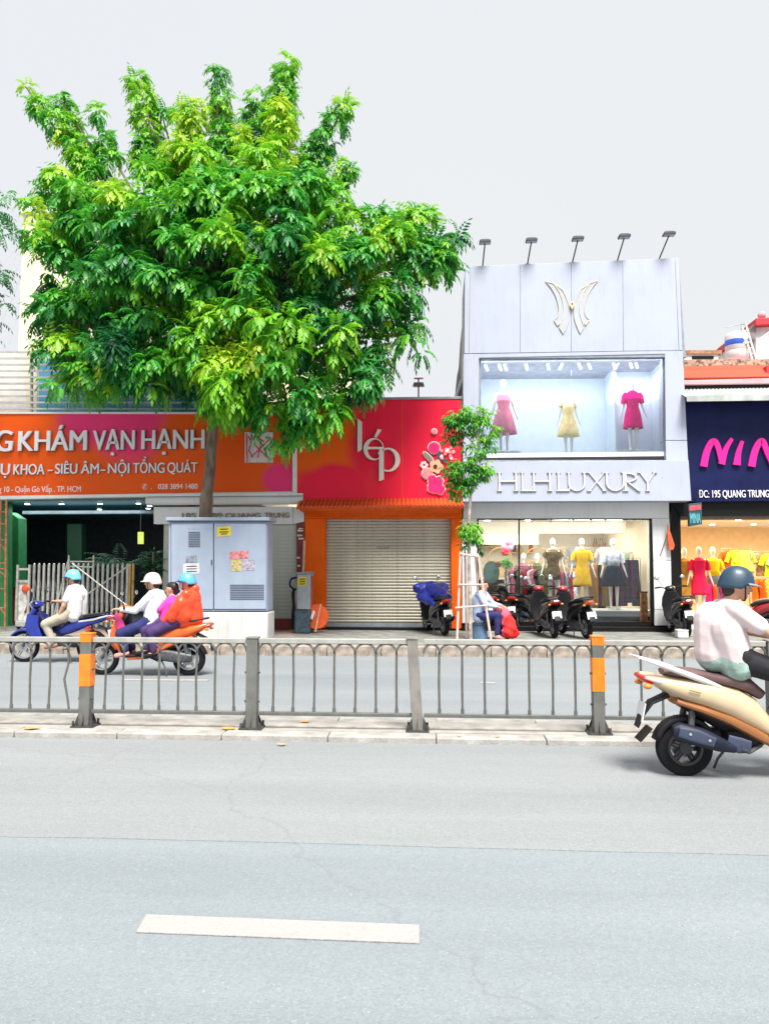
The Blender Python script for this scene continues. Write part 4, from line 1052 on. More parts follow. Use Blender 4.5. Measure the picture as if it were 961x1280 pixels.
# crumbling band, roof terrace, tan ridge
b = MB(); pquad(b, [(855, 449.5), (NR, 447), (NR, 457), (855, 459)], Yn + 1.0, .3); b.build('weathered_band', mat('weathered_plaster', (.36, .24, .18), .9, var=.7, scale=14), nav, smooth=False)
b = MB(); pquad(b, [(855, 442), (897, 442), (897, 449.3), (855, 449.3)], Yn + 1.3, .3); b.build('parapet', M_white, nav, smooth=False)
b = MB(); pquad(b, [(865, 444.6), (892, 444.6), (892, 448.4), (865, 448.8)], Yn + 1.28, .05); b.build('parapet_vent', M_black, nav, smooth=False)
b = MB(); pquad(b, [(855, 437.5), (902, 437.5), (902, 441.8), (855, 441.8)], Yn + 1.25, .5); b.build('tan_ridge', mat('tan_tile', (.42, .20, .10), .7, var=.35, scale=12), nav, smooth=False)
def brush(pts, rad, Y, name='raised_letter'):
    b = MB(); q = curve_pts(pts, 6); n = len(q)
    r0 = rad
    prs = []
    L = []; R_ = []
    for i, (x, y) in enumerate(q):
        x2, y2 = q[min(i + 1, n - 1)]; x1, y1 = q[max(i - 1, 0)]
        d = math.hypot(x2 - x1, y2 - y1) or 1; nx, ny = -(y2 - y1) / d, (x2 - x1) / d
        t = i / (n - 1); rr = r0[0] + (r0[1] - r0[0]) * t if len(r0) == 2 else (r0[0] + (r0[1] - r0[0]) * min(1, t * 2) if t < .5 else r0[1] + (r0[2] - r0[1]) * (t * 2 - 1))
        L.append((x + nx * rr, y + ny * rr)); R_.append((x - nx * rr, y - ny * rr))
    for i in range(n - 1):
        b.prism([P(*L[i], Y), P(*L[i + 1], Y), P(*R_[i + 1], Y), P(*R_[i], Y)], (0, .06, 0))
    return b.build(name, M_mgl, nav, smooth=False)
YL = Yn - .065
brush([(879.5, 583), (883, 566), (889, 553), (894, 552), (898, 560), (902, 577)], (4.6, 3.6, 3.2), YL)
brush([(902, 580), (907, 562), (915, 548)], (4.2, 2.2), YL - .004)
brush([(921, 581), (923, 566), (928, 551)], (4.8, 2.0), YL)
brush([(939.5, 583), (943, 566), (949, 553), (954, 552), (959, 565), (966, 580)], (4.6, 3.6, 3.4), YL)
brush([(966, 581), (971, 562), (978, 546)], (4.0, 2.0), YL - .004)
brush([(988, 583), (994, 566), (1002, 550), (1008, 560), (1014, 581)], (4.6, 3.6, 3.4), YL)
text_mesh('ĐC: 195 QUANG TRUNG,', 873, 963, 612.5, 621.5, Yn - .003, .02, M_lw, nav, 'address_line', bold=.012)
# piers, lintel, interior
px_part('dark_pier', M_black, nav, [(838.5, 627.5), (850, 627.5), (853, 786), (840.5, 786)], YB + .05, .5, smooth=False)
px_part('dark_soffit', M_black, nav, [(838.5, 627.2), (NR, 624), (NR, 643), (850.2, 645)], YB + .02, .5, smooth=False)
px_part('shutter_box', mat('box_bronze', (.18, .13, .10), .5), nav, [(850.2, 645.2), (NR, 643.2), (NR, 648.5), (850.2, 649.5)], YB + .1, .3, smooth=False)
nx0, nx1 = P(851, 700, YB + .5).x, P(NR, 700, YB + .5).x
nz = P(900, 645, YB).z
M_iw = mat('warm_wall', (.80, .60, .36), .7, var=.06)
room(nav, nx0, nx1, YB + .55, YB + 5, PZ, nz, M_iw, M_iw, M_tilef, M_white)
b = MB(); b.box(nx0, nx1, YB + .55, YB + 5.5, nz + .09, P(900, 462, Yn + .5).z - .3); b.build('upper_floor', M_pinkp, nav, smooth=False)
area(((nx0 + nx1) / 2, YB + 1.6, nz - .12), 130, 4.5, 1.4, (1, .80, .52))
for xx in (.12, .3, .5, .7):
    for yy in (1.2, 3.0):
        x = nx0 + (nx1 - nx0) * xx; b = MB(); b.lathe([(.09, 0), (.09, .02)], (x, YB + yy, nz - .025), n=12); d_ = b.build('downlight', M_white, nav)
        b = MB(); b.lathe([(.075, 0), (.075, .004)], (x, YB + yy, nz - .031), n=12); b.build('lamp_lens', M_lamp_on, d_)
# rooftop: tank, ladder frame, red capped stair house
t = empty('water_tank', P(921, 449, 21.5), 'round pale plastic water tank with a blue printed band on the roof', 'tank')
c = P(921, 448, 21.5); r = (P(935, 440, 21.5).x - P(907, 440, 21.5).x) / 2
z0, z1 = c.z, P(921, 415, 21.5).z
M_tank = mat('tank_plastic', (.62, .61, .58), .45, var=.06, dirt=.3)
b = MB(); H = z1 - z0
b.lathe([(r * .95, 0), (r, .05), (r, H * .25), (r * .97, H * .27), (r, H * .29), (r, H * .82), (r * .96, H * .86), (r * .85, H * .95), (r * .3, H * 1.02)], (c.x, c.y, z0), n=28); tb = b.build('tank_body', M_tank, t)
b = MB(); b.lathe([(r * 1.005, H * .46), (r * 1.012, H * .47), (r * 1.012, H * .66), (r * 1.005, H * .67)], (c.x, c.y, z0), n=28); b.build('blue_band', mat('band_blue', (.03, .12, .62), .5, var=.3, scale=3), t)
b = MB(); yb_ = c.y - r * 1.02
for (dx_, a1) in ((.13, .6), (.13, -.6), (.13, 0)):
    s_ = .11
    b.prism([(c.x + dx_ - math.sin(a1) * s_ - .018, yb_ + .02, z0 + H * .565 - math.cos(a1) * s_ * .9), (c.x + dx_ - math.sin(a1) * s_ + .018, yb_ + .02, z0 + H * .565 - math.cos(a1) * s_ * .9),
             (c.x + dx_ + math.sin(a1) * s_ + .018, yb_ + .02, z0 + H * .565 + math.cos(a1) * s_ * .9), (c.x + dx_ + math.sin(a1) * s_ - .018, yb_ + .02, z0 + H * .565 + math.cos(a1) * s_ * .9)], (0, -.012 - .002 * a1, 0))
b.build('white_star_mark', M_white, tb, smooth=False)
t = empty('roof_ladder', P(942, 450, 21.2), 'leaning pale metal ladder frame beside the water tank', 'ladder')
b = MB(); b.tube([P(932, 405, 21.5), P(945, 449, 21)], .025, 6); b.tube([P(928, 409, 21.5), P(940, 449, 21)], .025, 6)
for k in range(5):
    f = .15 + k * .17; b.tube([P(932, 405, 21.5).lerp(P(945, 449, 21), f), P(928, 409, 21.5).lerp(P(940, 449, 21), f)], .015, 5)
b.build('rails', M_tank, t)
b = MB(); b.tube([P(907, 409, 21.6), P(926, 405, 21.6), P(926, 412, 21.6)], .012, 5); b.tube([P(932, 405, 21.5), P(926, 405, 21.6)], .012, 5); b.build('pipe', M_alu, t)
t = empty('red_topped_house', P(960, 450, 22.5), 'rooftop stair house with red cornice and white railings at right edge', 'building')
b = MB(); pquad(b, [(945, 403), (1060, 398), (1060, 452), (943, 452)], 22.8, 3); b.build('wall', mat('pale_plaster', (.62, .63, .62), .7, var=.15, dirt=.5), t, smooth=False)
b = MB(); pquad(b, [(945, 397), (1062, 391), (1062, 401), (944, 407)], 22.6, 3.2); b.build('cornice', mat('deep_red', (.50, .03, .04), .6), t, bevel=.03)
b = MB(); b.ell(P(952, 394, 23), (.12, .12, .12), 10, 7); b.build('finial', M_pinkp, t)
b = MB(); b.tube([P(949, 424, 22.3), P(965, 412, 22.3)], .02, 6); b.tube([P(949, 446, 22.3), P(965, 436, 22.3)], .02, 6)
for k in range(9): b.tube([P(949 + 2 * k, 424 - 1.5 * k, 22.3), P(949 + 2 * k, 446 - 1.3 * k, 22.3)], .013, 5)
b.build('railing', M_white, t)
b = MB(); b.prism([P(933, 450, 22.7), P(934, 418, 22.7), P(943, 404, 22.7), (P(944.5, 403, 22.7)), P(944.5, 450, 22.7)], (0, 1, 0)); b.build('side_wall', mat('dark_stained', (.2, .18, .19), .9, var=.6, scale=4), t, smooth=False)
# small projecting sign
hs = empty('hanging_sign', P(869, 627, YB - .5), 'small teal and red double sign hanging under the navy shop sign', 'sign')
px_part('sign_box', mat('teal_dark', (.02, .07, .09), .5), hs, [(860.5, 630), (877, 628), (877.5, 655), (861.5, 658)], YB - .5, .12, bevel=.006)
px_part('red_header', mat('red_header', (.55, .08, .10), .5), hs, [(861.5, 632), (876, 630.5), (876, 637), (861.5, 638.5)], YB - .51, .008, smooth=False)
text_mesh('MINA', 862.5, 875.5, 641, 654, YB - .502, .01, mat('teal_letter', (.12, .42, .48), .5), hs, bold=.04)
b = MB(); b.tube([P(869, 629, YB - .44), P(869, 622, YB - .44)], .012, 6); b.tube([P(869, 622.5, YB - .44), P(869, 622.5, YB - .1)], .012, 6); b.build('bracket', M_black, hs)
# folded orange flag on a dark pole at the pier
fg = empty('furled_flag', P(838, 690, YB - .2), 'orange red flag hanging from a thin slanting pole on the boutique pier', 'flag')
b = MB(); b.tube([P(825, 695, YB - .55), P(834, 668, YB - .04)], .013, 6); b.build('pole', M_lampd, fg)
b = MB(); b.prism([P(834.5, 655, YB - .12), P(839, 668, YB - .12), P(843.5, 682, YB - .12), P(842, 687, YB - .12), P(836, 688, YB - .12), P(834, 672, YB - .12)], (0, .05, 0)); b.build('cloth', mat('flag_orange', (.65, .12, .04), .8, var=.25, scale=8), fg, bevel=.01)
# wires at the left
for i_w, (a, c) in enumerate((((-5, 337), (25, 300)), ((-5, 352), (28, 306)), ((-5, 385), (31, 312)), ((-5, 415), (32, 330)), ((9, 438), (30, 352)))):
    t_ = MB(); A = P(*a, 20); C = P(*c, 24); t_.tube([A.lerp(C, f / 8) - Vector((0, 0, .12 * math.sin(math.pi * f / 8))) for f in range(9)], .009, 5)
    tag(t_.build('overhead_wire', mat('wire_grey', (.3, .3, .32), .6), None), ORD[i_w] + ' from the top of the thin slanting wires in the sky at far left', 'wire', 'overhead wires at the left edge')
# ================================================================== STREET OBJECTS
M_cab = mat('cabinet_blue_grey', (0.36, 0.43, 0.55), 0.45, var=0.05, scale=3, dirt=0.15)
M_cabd = mat('cabinet_shadow_gap', (0.08, 0.10, 0.15), 0.6)
M_plin = mat('plinth_white', (0.60, 0.60, 0.60), 0.8, var=0.06, scale=2, dirt=0.4)
M_yel = mat('warning_yellow', (0.80, 0.62, 0.02), 0.5, var=.05)
M_ink = mat('ink_dark', (0.03, 0.03, 0.05), 0.6)
YC = 15.5
t = empty('electrical_cabinet', P(272, 797, YC), 'large blue grey electrical cabinet with two doors on a white plinth', 'cabinet')
px_part('cabinet_body', M_cab, t, [(211, 651), (334, 651), (334, 764), (210, 764)], YC, .55, bevel=.01)
px_part('cabinet_roof', M_cab, t, [(207, 646.5), (336.5, 646.5), (336.5, 650.7), (207, 650.7)], YC - .08, .71, bevel=.008)
px_part('drip_edge', M_cabd, t, [(209, 650.9), (335, 650.9), (335, 652), (209, 652)], YC - .03, .05, smooth=False)
a = P(209, 765, YC); c = P(335, 795, YC)
b = MB(); b.box(a.x, c.x, YC - .05, YC + .6, PZ - .02, a.z); b.build('plinth', M_plin, t, bevel=.015)
for (x0, x1) in ((214, 266.3), (267.6, 332.5)):
    d_ = px_part('door', M_cab, t, [(x0, 654), (x1, 654), (x1, 761.5), (x0, 761.5)], YC - .025, .02, bevel=.006)
    e_ = MB(); pquad(e_, [(x0 - .6, 653.4), (x1 + .6, 653.4), (x1 + .6, 762.2), (x0 - .6, 762.2)], YC - .006, .004); e_.build('door_gap', M_cabd, d_, smooth=False)
    if x0 < 250:
        b = MB()
        for k in range(9): pquad(b, [(235.5, 665 + k * 2.2), (250, 665 + k * 2.2), (250, 666.1 + k * 2.2), (235.5, 666.1 + k * 2.2)], YC - .032, .006)
        b.build('vent_louvres', M_cabd, d_, smooth=False)
        px_part('top_panel', M_cab, d_, [(234, 654.5), (266, 654.5), (266, 661), (234, 661)], YC - .03, .004, smooth=False)
        px_part('paper_notice', M_stk, d_, [(229, 705), (249, 704), (249, 717), (229, 718)], YC - .031, .005, smooth=False)
        b = MB()
        for k in range(3): pquad(b, [(233, 707.5 + k * 3.2), (246, 707.2 + k * 3.2), (246, 708.4 + k * 3.2), (233, 708.7 + k * 3.2)], YC - .033, .002)
        b.build('notice_print', M_ink, d_, smooth=False)
        px_part('torn_sticker', mat('sticker_grey', (.25, .28, .33), .7, var=.5, scale=40), d_, [(232.5, 696), (245.5, 694), (246, 703), (232, 703)], YC - .031, .004, smooth=False)
    else:
        px_part('warning_plate', M_yel, d_, [(271.5, 659), (288.5, 657.5), (288.5, 669.5), (271.5, 671)], YC - .033, .006, bevel=.002)
        b = MB()
        for (u0, u1, v) in ((275, 285, 661), (274, 286, 664.5), (276, 284, 667)): pquad(b, [(u0, v), (u1, v - .3), (u1, v + 1), (u0, v + 1.3)], YC - .036, .003)
        b.build('warning_print', M_ink, d_, smooth=False)
        px_part('poster', mat('poster_red', (.62, .22, .24), .6, var=.5, scale=18), d_, [(287, 690), (310, 688), (310, 698), (287, 699)], YC - .031, .003, smooth=False)
        px_part('poster', mat('poster_tan', (.50, .42, .18), .6, var=.4, scale=22), d_, [(289, 700), (302, 699), (302, 714), (289, 714)], YC - .0315, .003, smooth=False)
        px_part('poster', mat('poster_faded', (.42, .38, .48), .6, var=.4, scale=22), d_, [(303, 699), (318, 699), (318, 713), (303, 713)], YC - .0318, .003, smooth=False)
        b = MB()
        for k in range(9): pquad(b, [(287.5, 731 + k * 2.2), (330, 731 + k * 2.2), (330, 732.1 + k * 2.2), (287.5, 732.1 + k * 2.2)], YC - .032, .006)
        b.build('vent_louvres', M_cabd, d_, smooth=False)
    b = MB(); q = P(264.5, 703, YC - .04); b.tube([q + Vector((0, 0, -.05)), q + Vector((0, 0, .05))], .01, 6); b.build('handle', M_cabd, d_)

# small meter kiosk
YM = 17.0
t = empty('meter_kiosk', P(378, 788, YM), 'slim grey metal meter box with yellow warning sticker and black cables', 'meter box')
px_part('box', mat('kiosk_grey', (.36, .40, .43), .45, metal=.2, var=.1, dirt=.3), t, [(371, 718), (388, 717), (388, 762), (371, 762)], YM, .4, bevel=.012)
px_part('box_lid', M_alu, t, [(370, 715.5), (389.5, 714.7), (389.5, 717), (370, 718)], YM - .03, .46, bevel=.008)
px_part('side_panel', mat('red_edge', (.5, .06, .05), .5), t, [(388.1, 720), (389, 720), (389, 760), (388.1, 760)], YM + .03, .3, smooth=False)
a = P(368.5, 763, YM); c = P(387.5, 788, YM)
b = MB(); b.box(a.x, c.x, YM - .03, YM + .45, PZ, a.z); b.build('base', mat('kiosk_base', (.05, .09, .12), .6, var=.4, scale=18, dirt=.3), t, bevel=.015)
px_part('warning_sticker', M_yel, t, [(372.5, 721.5), (383, 721), (383, 732), (372.5, 732.5)], YM - .008, .006, smooth=False)
b = MB()
for k in range(3): pquad(b, [(374, 723.5 + k * 3), (381.5, 723.2 + k * 3), (381.5, 724.6 + k * 3), (374, 724.9 + k * 3)], YM - .011, .003)
b.build('sticker_print', M_ink, t, smooth=False)
b = MB()
b.tube([P(x, y, YM + .1) for x, y in curve_pts([(371, 722), (364, 724), (362.5, 732), (367, 738), (366.5, 755), (365, 775), (366, 786)], 5)], .022, 7)
b.tube([P(x, y, YM + .05) for x, y in curve_pts([(370, 736), (366, 741), (367.5, 760), (368, 778), (366, 787)], 5)], .03, 7)
b.build('cable', M_black, t)
st = empty('leaning_pole', P(376, 788, YM + .6), 'pale wooden pole leaning on the wall behind the meter box', 'pole')
b = MB(); b.tube([P(377, 770, YM + .5), P(380.5, 676, YB - .04)], .03, 7); b.build('stick', mat('pale_wood', (.62, .40, .30), .7, var=.2, scale=8), st)
ob = empty('orange_basin', P(396, 788, 17.2), 'round orange plastic basin with a pale stick leaning before the orange pillar', 'basin')
c = P(396, 770.5, 17.2); r = .27
b = MB(); b.lathe([(r, -.0), (r * 1.02, .02), (r * .92, .05), (r * .8, .14), (r * .3, .16)], c + Vector((0, -.1, 0)), axis='y', n=26); b.build('bowl', mat('basin_orange', (.85, .12, .02), .4, var=.1, scale=5), ob)
b = MB(); b.tube([P(394, 790, 16.95), P(401, 755, 17.05)], .017, 7); b.build('stick', MATS['pale_wood'], ob)
b = MB(); b.prism([P(388, 773, 17.04), P(391, 763, 17.04), P(394, 765, 17.04), P(390.5, 775, 17.04)], (0, .02, 0)); b.build('white_tag', M_white, ob, smooth=False)

# folding entrance gate: one bar per piece, with lattice braces
YGt = YB - .25
t = empty('folding_gate', P(95, 775, YGt), 'grey metal folding accordion gate drawn across the clinic entrance', 'gate')
M_gb = mat('gate_steel', (.50, .50, .46), .4, metal=.35, var=.15, scale=12)
M_gg = mat('gate_gold', (.50, .32, .10), .4, metal=.4, var=.15)
gx = [42 + i * 6.15 for i in range(20)]
gz0, gz1 = PZ + .05, P(100, 706, YGt).z
for i, x in enumerate(gx + [162, 166]):
    q = P(x, 740, YGt).x; b = MB(); b.box(q - .026, q + .026, YGt - .02, YGt + .02, gz0, gz1); b.ell((q, YGt, gz1), (.03, .025, .04), 8, 6); b.build('gate_bar', M_gg if x > 160 else M_gb, t, smooth=False)
for i in range(len(gx) - 1):
    a, c = P(gx[i], 740, YGt).x, P(gx[i + 1], 740, YGt).x
    b = MB()
    for (u, v) in ((.15, .85), (.85, .15)):
        b.tube([(a, YGt + .035, gz0 + (gz1 - gz0) * u), (c, YGt + .035, gz0 + (gz1 - gz0) * v)], .008, 5)
    b.build('lattice_brace', M_alu, t, smooth=False)
a, c = P(25, 740, YGt).x, P(39.5, 740, YGt).x
b = MB(); b.box(a, c, YGt - .18, YGt + .18, PZ + .06, PZ + .2); b.build('gate_motor_base', M_gb, t, bevel=.02)
for x in (a, c): 
    b = MB(); b.box(x - .025, x + .025, YGt - .15, YGt - .1, PZ + .2, gz1); b.build('gate_post', M_gb, t, smooth=False)
b = MB(); b.box(a, c, YGt - .14, YGt - .12, gz1 - .13, gz1 - .08); b.box(a, c, YGt - .14, YGt - .12, gz1 - .42, gz1 - .36); b.build('gate_crossbar', M_gb, t, smooth=False)
b = MB(); b.box(a + .02, c - .02, YGt - .10, YGt - .02, PZ + .2, gz1 - .42); b.build('gate_panel', mat('gate_panel_white', (.62, .62, .60), .4, var=.3, scale=9), t, bevel=.01)
b = MB(); b.ell(P(32.5, 736, YGt - .13), (.11, .04, .10), 12, 8); b.build('red_rosette', mat('rosette_red', (.75, .10, .03), .5, var=.2), t)
b = MB(); b.tube([P(34, 741, YGt - .12), P(35, 756, YGt - .12), P(31, 766, YGt - .12)], .02, 6); b.build('ribbon', MATS['maroon_paint'], t)
for x in (a + .05, c - .05):
    b = MB(); b.lathe([(.05, -.015), (.055, 0), (.05, .015)], (x, YGt - .1, PZ + .055), axis='y', n=12); b.build('caster', M_black, t)
# steel scaffold trestle in front of the gate
YSf = YB - .8
t = empty('scaffold_trestle', P(120, 780, YSf), 'bare steel scaffold trestle with crossed braces before the folding gate', 'scaffold')
S_ = lambda x, y, Y=YSf: P(x, y, Y)
for pts in ([S_(86, 694), S_(88, 772)], [S_(117, 694), S_(117, 708)], [S_(88, 702), S_(117, 702)], [S_(88, 708), S_(117, 709)], [S_(86, 698), S_(68, 768)], [S_(90, 704), S_(160, 758)], [S_(163, 706, YSf + .15), S_(106, 745, YSf + .15)], [S_(92, 708, YSf + .2), S_(80, 745, YSf + .2)]):
    b = MB(); b.tube(pts, .017, 6); b.build('scaffold_tube', M_gb, t)
# rusty scaffold tower at the left edge
YSt = YB - .6
t = empty('scaffold_tower', P(4, 790, YSt), 'rusty orange scaffold ladder frame at the left edge of the clinic', 'scaffold')
M_rust = mat('rust_orange', (.42, .15, .07), .7, var=.3, scale=14)
for pts in ([(8, 625), (6, 790)], [(1, 625), (-3, 790)], [(-22, 625), (-25, 790)]):
    b = MB(); b.tube([P(x, y, YSt) for x, y in pts], .024, 7); b.build('upright', M_rust, t)
for y in (640, 655, 675, 704, 711, 736, 760): 
    b = MB(); b.tube([P(-22, y, YSt), P(7, y, YSt)], .016, 6); b.build('rung', M_rust, t)
for (y0, y1) in ((675, 684), (711, 716), (752, 766)):
    b = MB(); b.tube([P(-5, y0, YSt), P(7, y1 + 4, YSt)], .012, 6); b.build('brace', M_rust, t)

# ================================================================== PLANTS AND TREES
def leaf_batch(parent, name, m, centers, dirs, ups, L, W, tint, bend=0.25):
    "many leaves as one mesh (numpy): base point, direction, normal, length, width, tint"
    n = len(centers)
    c = np.asarray(centers); d = np.asarray(dirs); u = np.asarray(ups)
    d = d / (np.linalg.norm(d, axis=1, keepdims=True) + 1e-9)
    s = np.cross(d, u); s /= (np.linalg.norm(s, axis=1, keepdims=True) + 1e-9); u = np.cross(s, d)
    L = np.asarray(L)[:, None]; W = np.asarray(W)[:, None]
    v0 = c; v1 = c + d * L * .45 + s * W * .5 - u * W * .16; v2 = c + d * L * .5 + u * W * .04; v3 = c + d * L * .45 - s * W * .5 - u * W * .16
    v4 = c + d * L - u * L * bend * .5
    V = np.stack([v0, v1, v2, v3, v4], 1).reshape(-1, 3)
    if parent is not None: V = V - np.array(wloc(parent))
    base = np.arange(n)[:, None] * 5
    F = np.concatenate([base + [0, 1, 2], base + [0, 2, 3], base + [1, 4, 2], base + [2, 4, 3]], 1).reshape(-1, 3)
    me = bpy.data.meshes.new(name)
    me.vertices.add(len(V)); me.vertices.foreach_set('co', V.astype(np.float32).ravel())
    me.loops.add(len(F) * 3); me.loops.foreach_set('vertex_index', F.astype(np.int32).ravel())
    me.polygons.add(len(F)); me.polygons.foreach_set('loop_start', np.arange(len(F)) * 3); me.polygons.foreach_set('loop_total', np.full(len(F), 3))
    me.update(calc_edges=True)
    at = me.attributes.new('tint', 'FLOAT', 'POINT'); at.data.foreach_set('value', np.repeat(np.asarray(tint), 5).astype(np.float32))
    me.materials.append(m)
    o = bpy.data.objects.new(name, me); COL.objects.link(o); o.parent = parent
    return o
rng = np.random.default_rng(11)
M_bark = mat('bark', (0.23, 0.17, 0.13), 0.9, var=0.35, scale=9, bump=0.8, bscale=22, stretch=(1, 1, .35))
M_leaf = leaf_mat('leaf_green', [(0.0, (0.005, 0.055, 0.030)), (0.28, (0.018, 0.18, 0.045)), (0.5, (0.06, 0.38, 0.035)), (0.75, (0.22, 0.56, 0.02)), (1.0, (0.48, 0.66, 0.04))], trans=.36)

def spray_leaves(cs, ns, tints, nl, LL, ll, lw, pairs=5, upb=0.35, droop=1.0, scs=None):
    "compound leaves radiating from each shoot tip and hanging under their weight"
    C = []; D = []; U = []; T = []; Ls = []; Ws = []
    LL0, ll0, lw0 = LL, ll, lw
    for ic, (c, nrm, ti) in enumerate(zip(cs, ns, tints)):
        if scs is not None: LL, ll, lw = LL0 * scs[ic], ll0 * scs[ic], lw0 * scs[ic]
        k = rng.integers(nl[0], nl[1] + 1)
        a0 = rng.uniform(0, 2 * math.pi)
        ax = nrm + np.array([0, 0, upb]); ax /= np.linalg.norm(ax)
        t1 = np.cross(ax, [0.3, 0.9, 0.2]); t1 /= np.linalg.norm(t1); t2 = np.cross(ax, t1)
        for j in range(k):
            a = a0 + 2 * math.pi * j / k + rng.uniform(-.3, .3)
            out = t1 * math.cos(a) + t2 * math.sin(a)
            el = rng.uniform(.15, .75)
            d = out * (1 - el * .4) + ax * el; d /= np.linalg.norm(d)
            L = LL * rng.uniform(.75, 1.2); p = c + rng.normal(0, .03, 3); seg = L / (pairs + 1); dr = droop * rng.uniform(.20, .36)
            for q in range(pairs + 1):
                p = p + d * seg
                d = d + np.array([0, 0, -dr]); d /= np.linalg.norm(d)
                side = np.cross(d, [0, 0, 1.0]); ln = np.linalg.norm(side)
                side = side / ln if ln > .05 else np.array([1., 0, 0])
                up = np.cross(side, d)
                tt = ti + rng.normal(0, .05)
                if q < pairs:
                    for sg in (1, -1):
                        ld = d * .62 + side * sg * .8 + np.array([0, 0, -.28 * droop])
                        C.append(p); D.append(ld); U.append(up + side * sg * .25); T.append(tt); Ls.append(ll * rng.uniform(.8, 1.1) * (1 - .25 * abs(q - 2) / pairs)); Ws.append(lw)
                else:
                    C.append(p); D.append(d); U.append(up); T.append(tt); Ls.append(ll); Ws.append(lw)
    return C, D, U, Ls, Ws, T

# big tree -----------------------------------------------------------
YT = 16.9
base = P(262, 690, YT); base.z = PZ
tree = empty('big_tree', base, 'very large shade tree with feathery bright green crown behind the cabinet', 'tree')
M_dirtp = mat('planting_soil', (.14, .10, .07), .95, var=.3, scale=10)
tp = [(262, 790), (260, 700), (257, 650), (258, 622), (262, 590), (265, 550), (268, 515), (262, 498)]
b = MB(); b.tube([Vector((base.x, YT, PZ - .05))] + [P(x, y, YT) for x, y in tp[1:]], [.26, .17, .155, .135, .125, .118, .115, .12], 14)
b.ell(P(258, 626, YT), (.16, .15, .2), 10, 8)
b.build('trunk', M_bark, tree)
# crown volumes: px, py, radius px, depth, tint bias
blobs = [(75, 250, 52, 16.2, .5), (45, 262, 28, 16, .6), (60, 330, 36, 15.6, .35), (62, 300, 36, 15.4, .7), (90, 400, 50, 15.4, .42), (75, 440, 34, 15.3, .4), (100, 465, 38, 15.2, .5), (150, 440, 50, 15.0, .38), (120, 470, 24, 15.0, .45),
         (130, 340, 62, 15.2, .35), (135, 270, 60, 15.6, .5), (115, 225, 44, 16.0, .55), (180, 236, 48, 15.8, .6), (200, 300, 70, 14.8, .4), (210, 380, 62, 14.7, .42), (200, 450, 44, 15.0, .35), (195, 478, 26, 15.2, .5), (170, 458, 30, 15.1, .3),
         (238, 218, 48, 15.8, .62), (250, 270, 62, 15.0, .42), (290, 330, 66, 14.5, .4), (285, 238, 48, 15.6, .5), (325, 216, 48, 15.8, .68), (340, 270, 60, 15.0, .45), (280, 420, 55, 14.6, .55), (300, 470, 48, 14.6, .72), (290, 510, 38, 14.9, .4),
         (370, 330, 66, 14.8, .42), (385, 250, 48, 15.7, .62), (440, 285, 46, 15.6, .55), (430, 350, 62, 15.0, .42), (350, 400, 60, 14.5, .5), (400, 420, 56, 14.8, .42), (340, 480, 50, 14.6, .55), (345, 520, 34, 14.8, .5), (385, 500, 44, 14.9, .38),
         (435, 470, 44, 15.3, .35), (415, 510, 32, 15.2, .38), (385, 545, 20, 15.3, .3), (310, 545, 22, 15.2, .35), (490, 300, 42, 15.8, .58), (500, 345, 38, 15.8, .48), (470, 385, 42, 15.6, .35), (530, 305, 30, 16.0, .5), (560, 300, 22, 16.1, .45), (545, 325, 20, 16, .5), (575, 293, 14, 16.2, .42),
         (500, 400, 24, 15.9, .38), (515, 418, 13, 16, .4), (485, 440, 15, 16, .6), (455, 420, 34, 15.6, .35), (455, 495, 22, 15.4, .45), (236, 492, 20, 16.4, .3), (50, 395, 22, 15.6, .5), (30, 275, 16, 16, .5), (510, 280, 26, 16.3, .6),
         (270, 290, 70, 17.2, .3), (180, 360, 75, 17.2, .2), (330, 380, 80, 17.0, .2), (120, 400, 55, 17.0, .2), (420, 400, 60, 17.2, .2), (260, 470, 48, 16.6, .15), (360, 460, 60, 16.8, .15), (150, 300, 70, 17.4, .25), (400, 310, 60, 17.4, .25)]  # rear volumes: the crown's inner shade is put into low leaf tints
# tall upright shoots: chains of small volumes
NCH = 0
def chain(pts, r0, r1, Y, ti, n):
    q = curve_pts(pts, 8); out = []
    for i in range(n):
        f = i / (n - 1); x, y = q[int(f * (len(q) - 1))]; out.append((x, y, r0 + (r1 - r0) * f, Y, ti + rng.uniform(-.12, .12)))
    return out
for (pts, r0, r1, Y, ti, n) in (([(110, 215), (75, 160), (32, 108)], 24, 12, 16.6, .62, 6), ([(105, 200), (92, 165), (78, 128)], 20, 14, 17.0, .4, 4), ([(135, 200), (128, 170), (122, 140)], 18, 11, 16.8, .5, 3),
                                ([(185, 200), (182, 150), (172, 98)], 24, 14, 16.6, .62, 5), ([(192, 165), (202, 142)], 12, 9, 16.8, .4, 2), ([(238, 200), (240, 160), (243, 135)], 26, 16, 16.2, .85, 4), ([(275, 200), (276, 150), (272, 95)], 22, 13, 16.7, .5, 6),
                                ([(320, 190), (318, 150), (322, 122)], 22, 14, 17, .45, 4), ([(350, 220), (350, 170), (348, 140)], 30, 22, 16.2, .85, 4), ([(352, 150), (352, 110), (358, 78)], 20, 12, 16.7, .66, 5), ([(370, 240), (395, 190), (430, 132)], 24, 13, 16.9, .55, 7),
                                ([(400, 240), (420, 215), (432, 208)], 22, 14, 16.8, .6, 3), ([(305, 200), (300, 170)], 18, 12, 16.4, .8, 2), ([(225, 150), (222, 138)], 10, 7, 16.7, .6, 2), ([(540, 310), (565, 300), (586, 286)], 18, 8, 16.3, .45, 4), ([(535, 270), (522, 262)], 14, 9, 16.3, .5, 2)):
    blobs += chain(pts, r0, r1 * .9, Y, ti, n); NCH += n
bc = []; br = []; bt = []; NB0 = len(blobs) - NCH
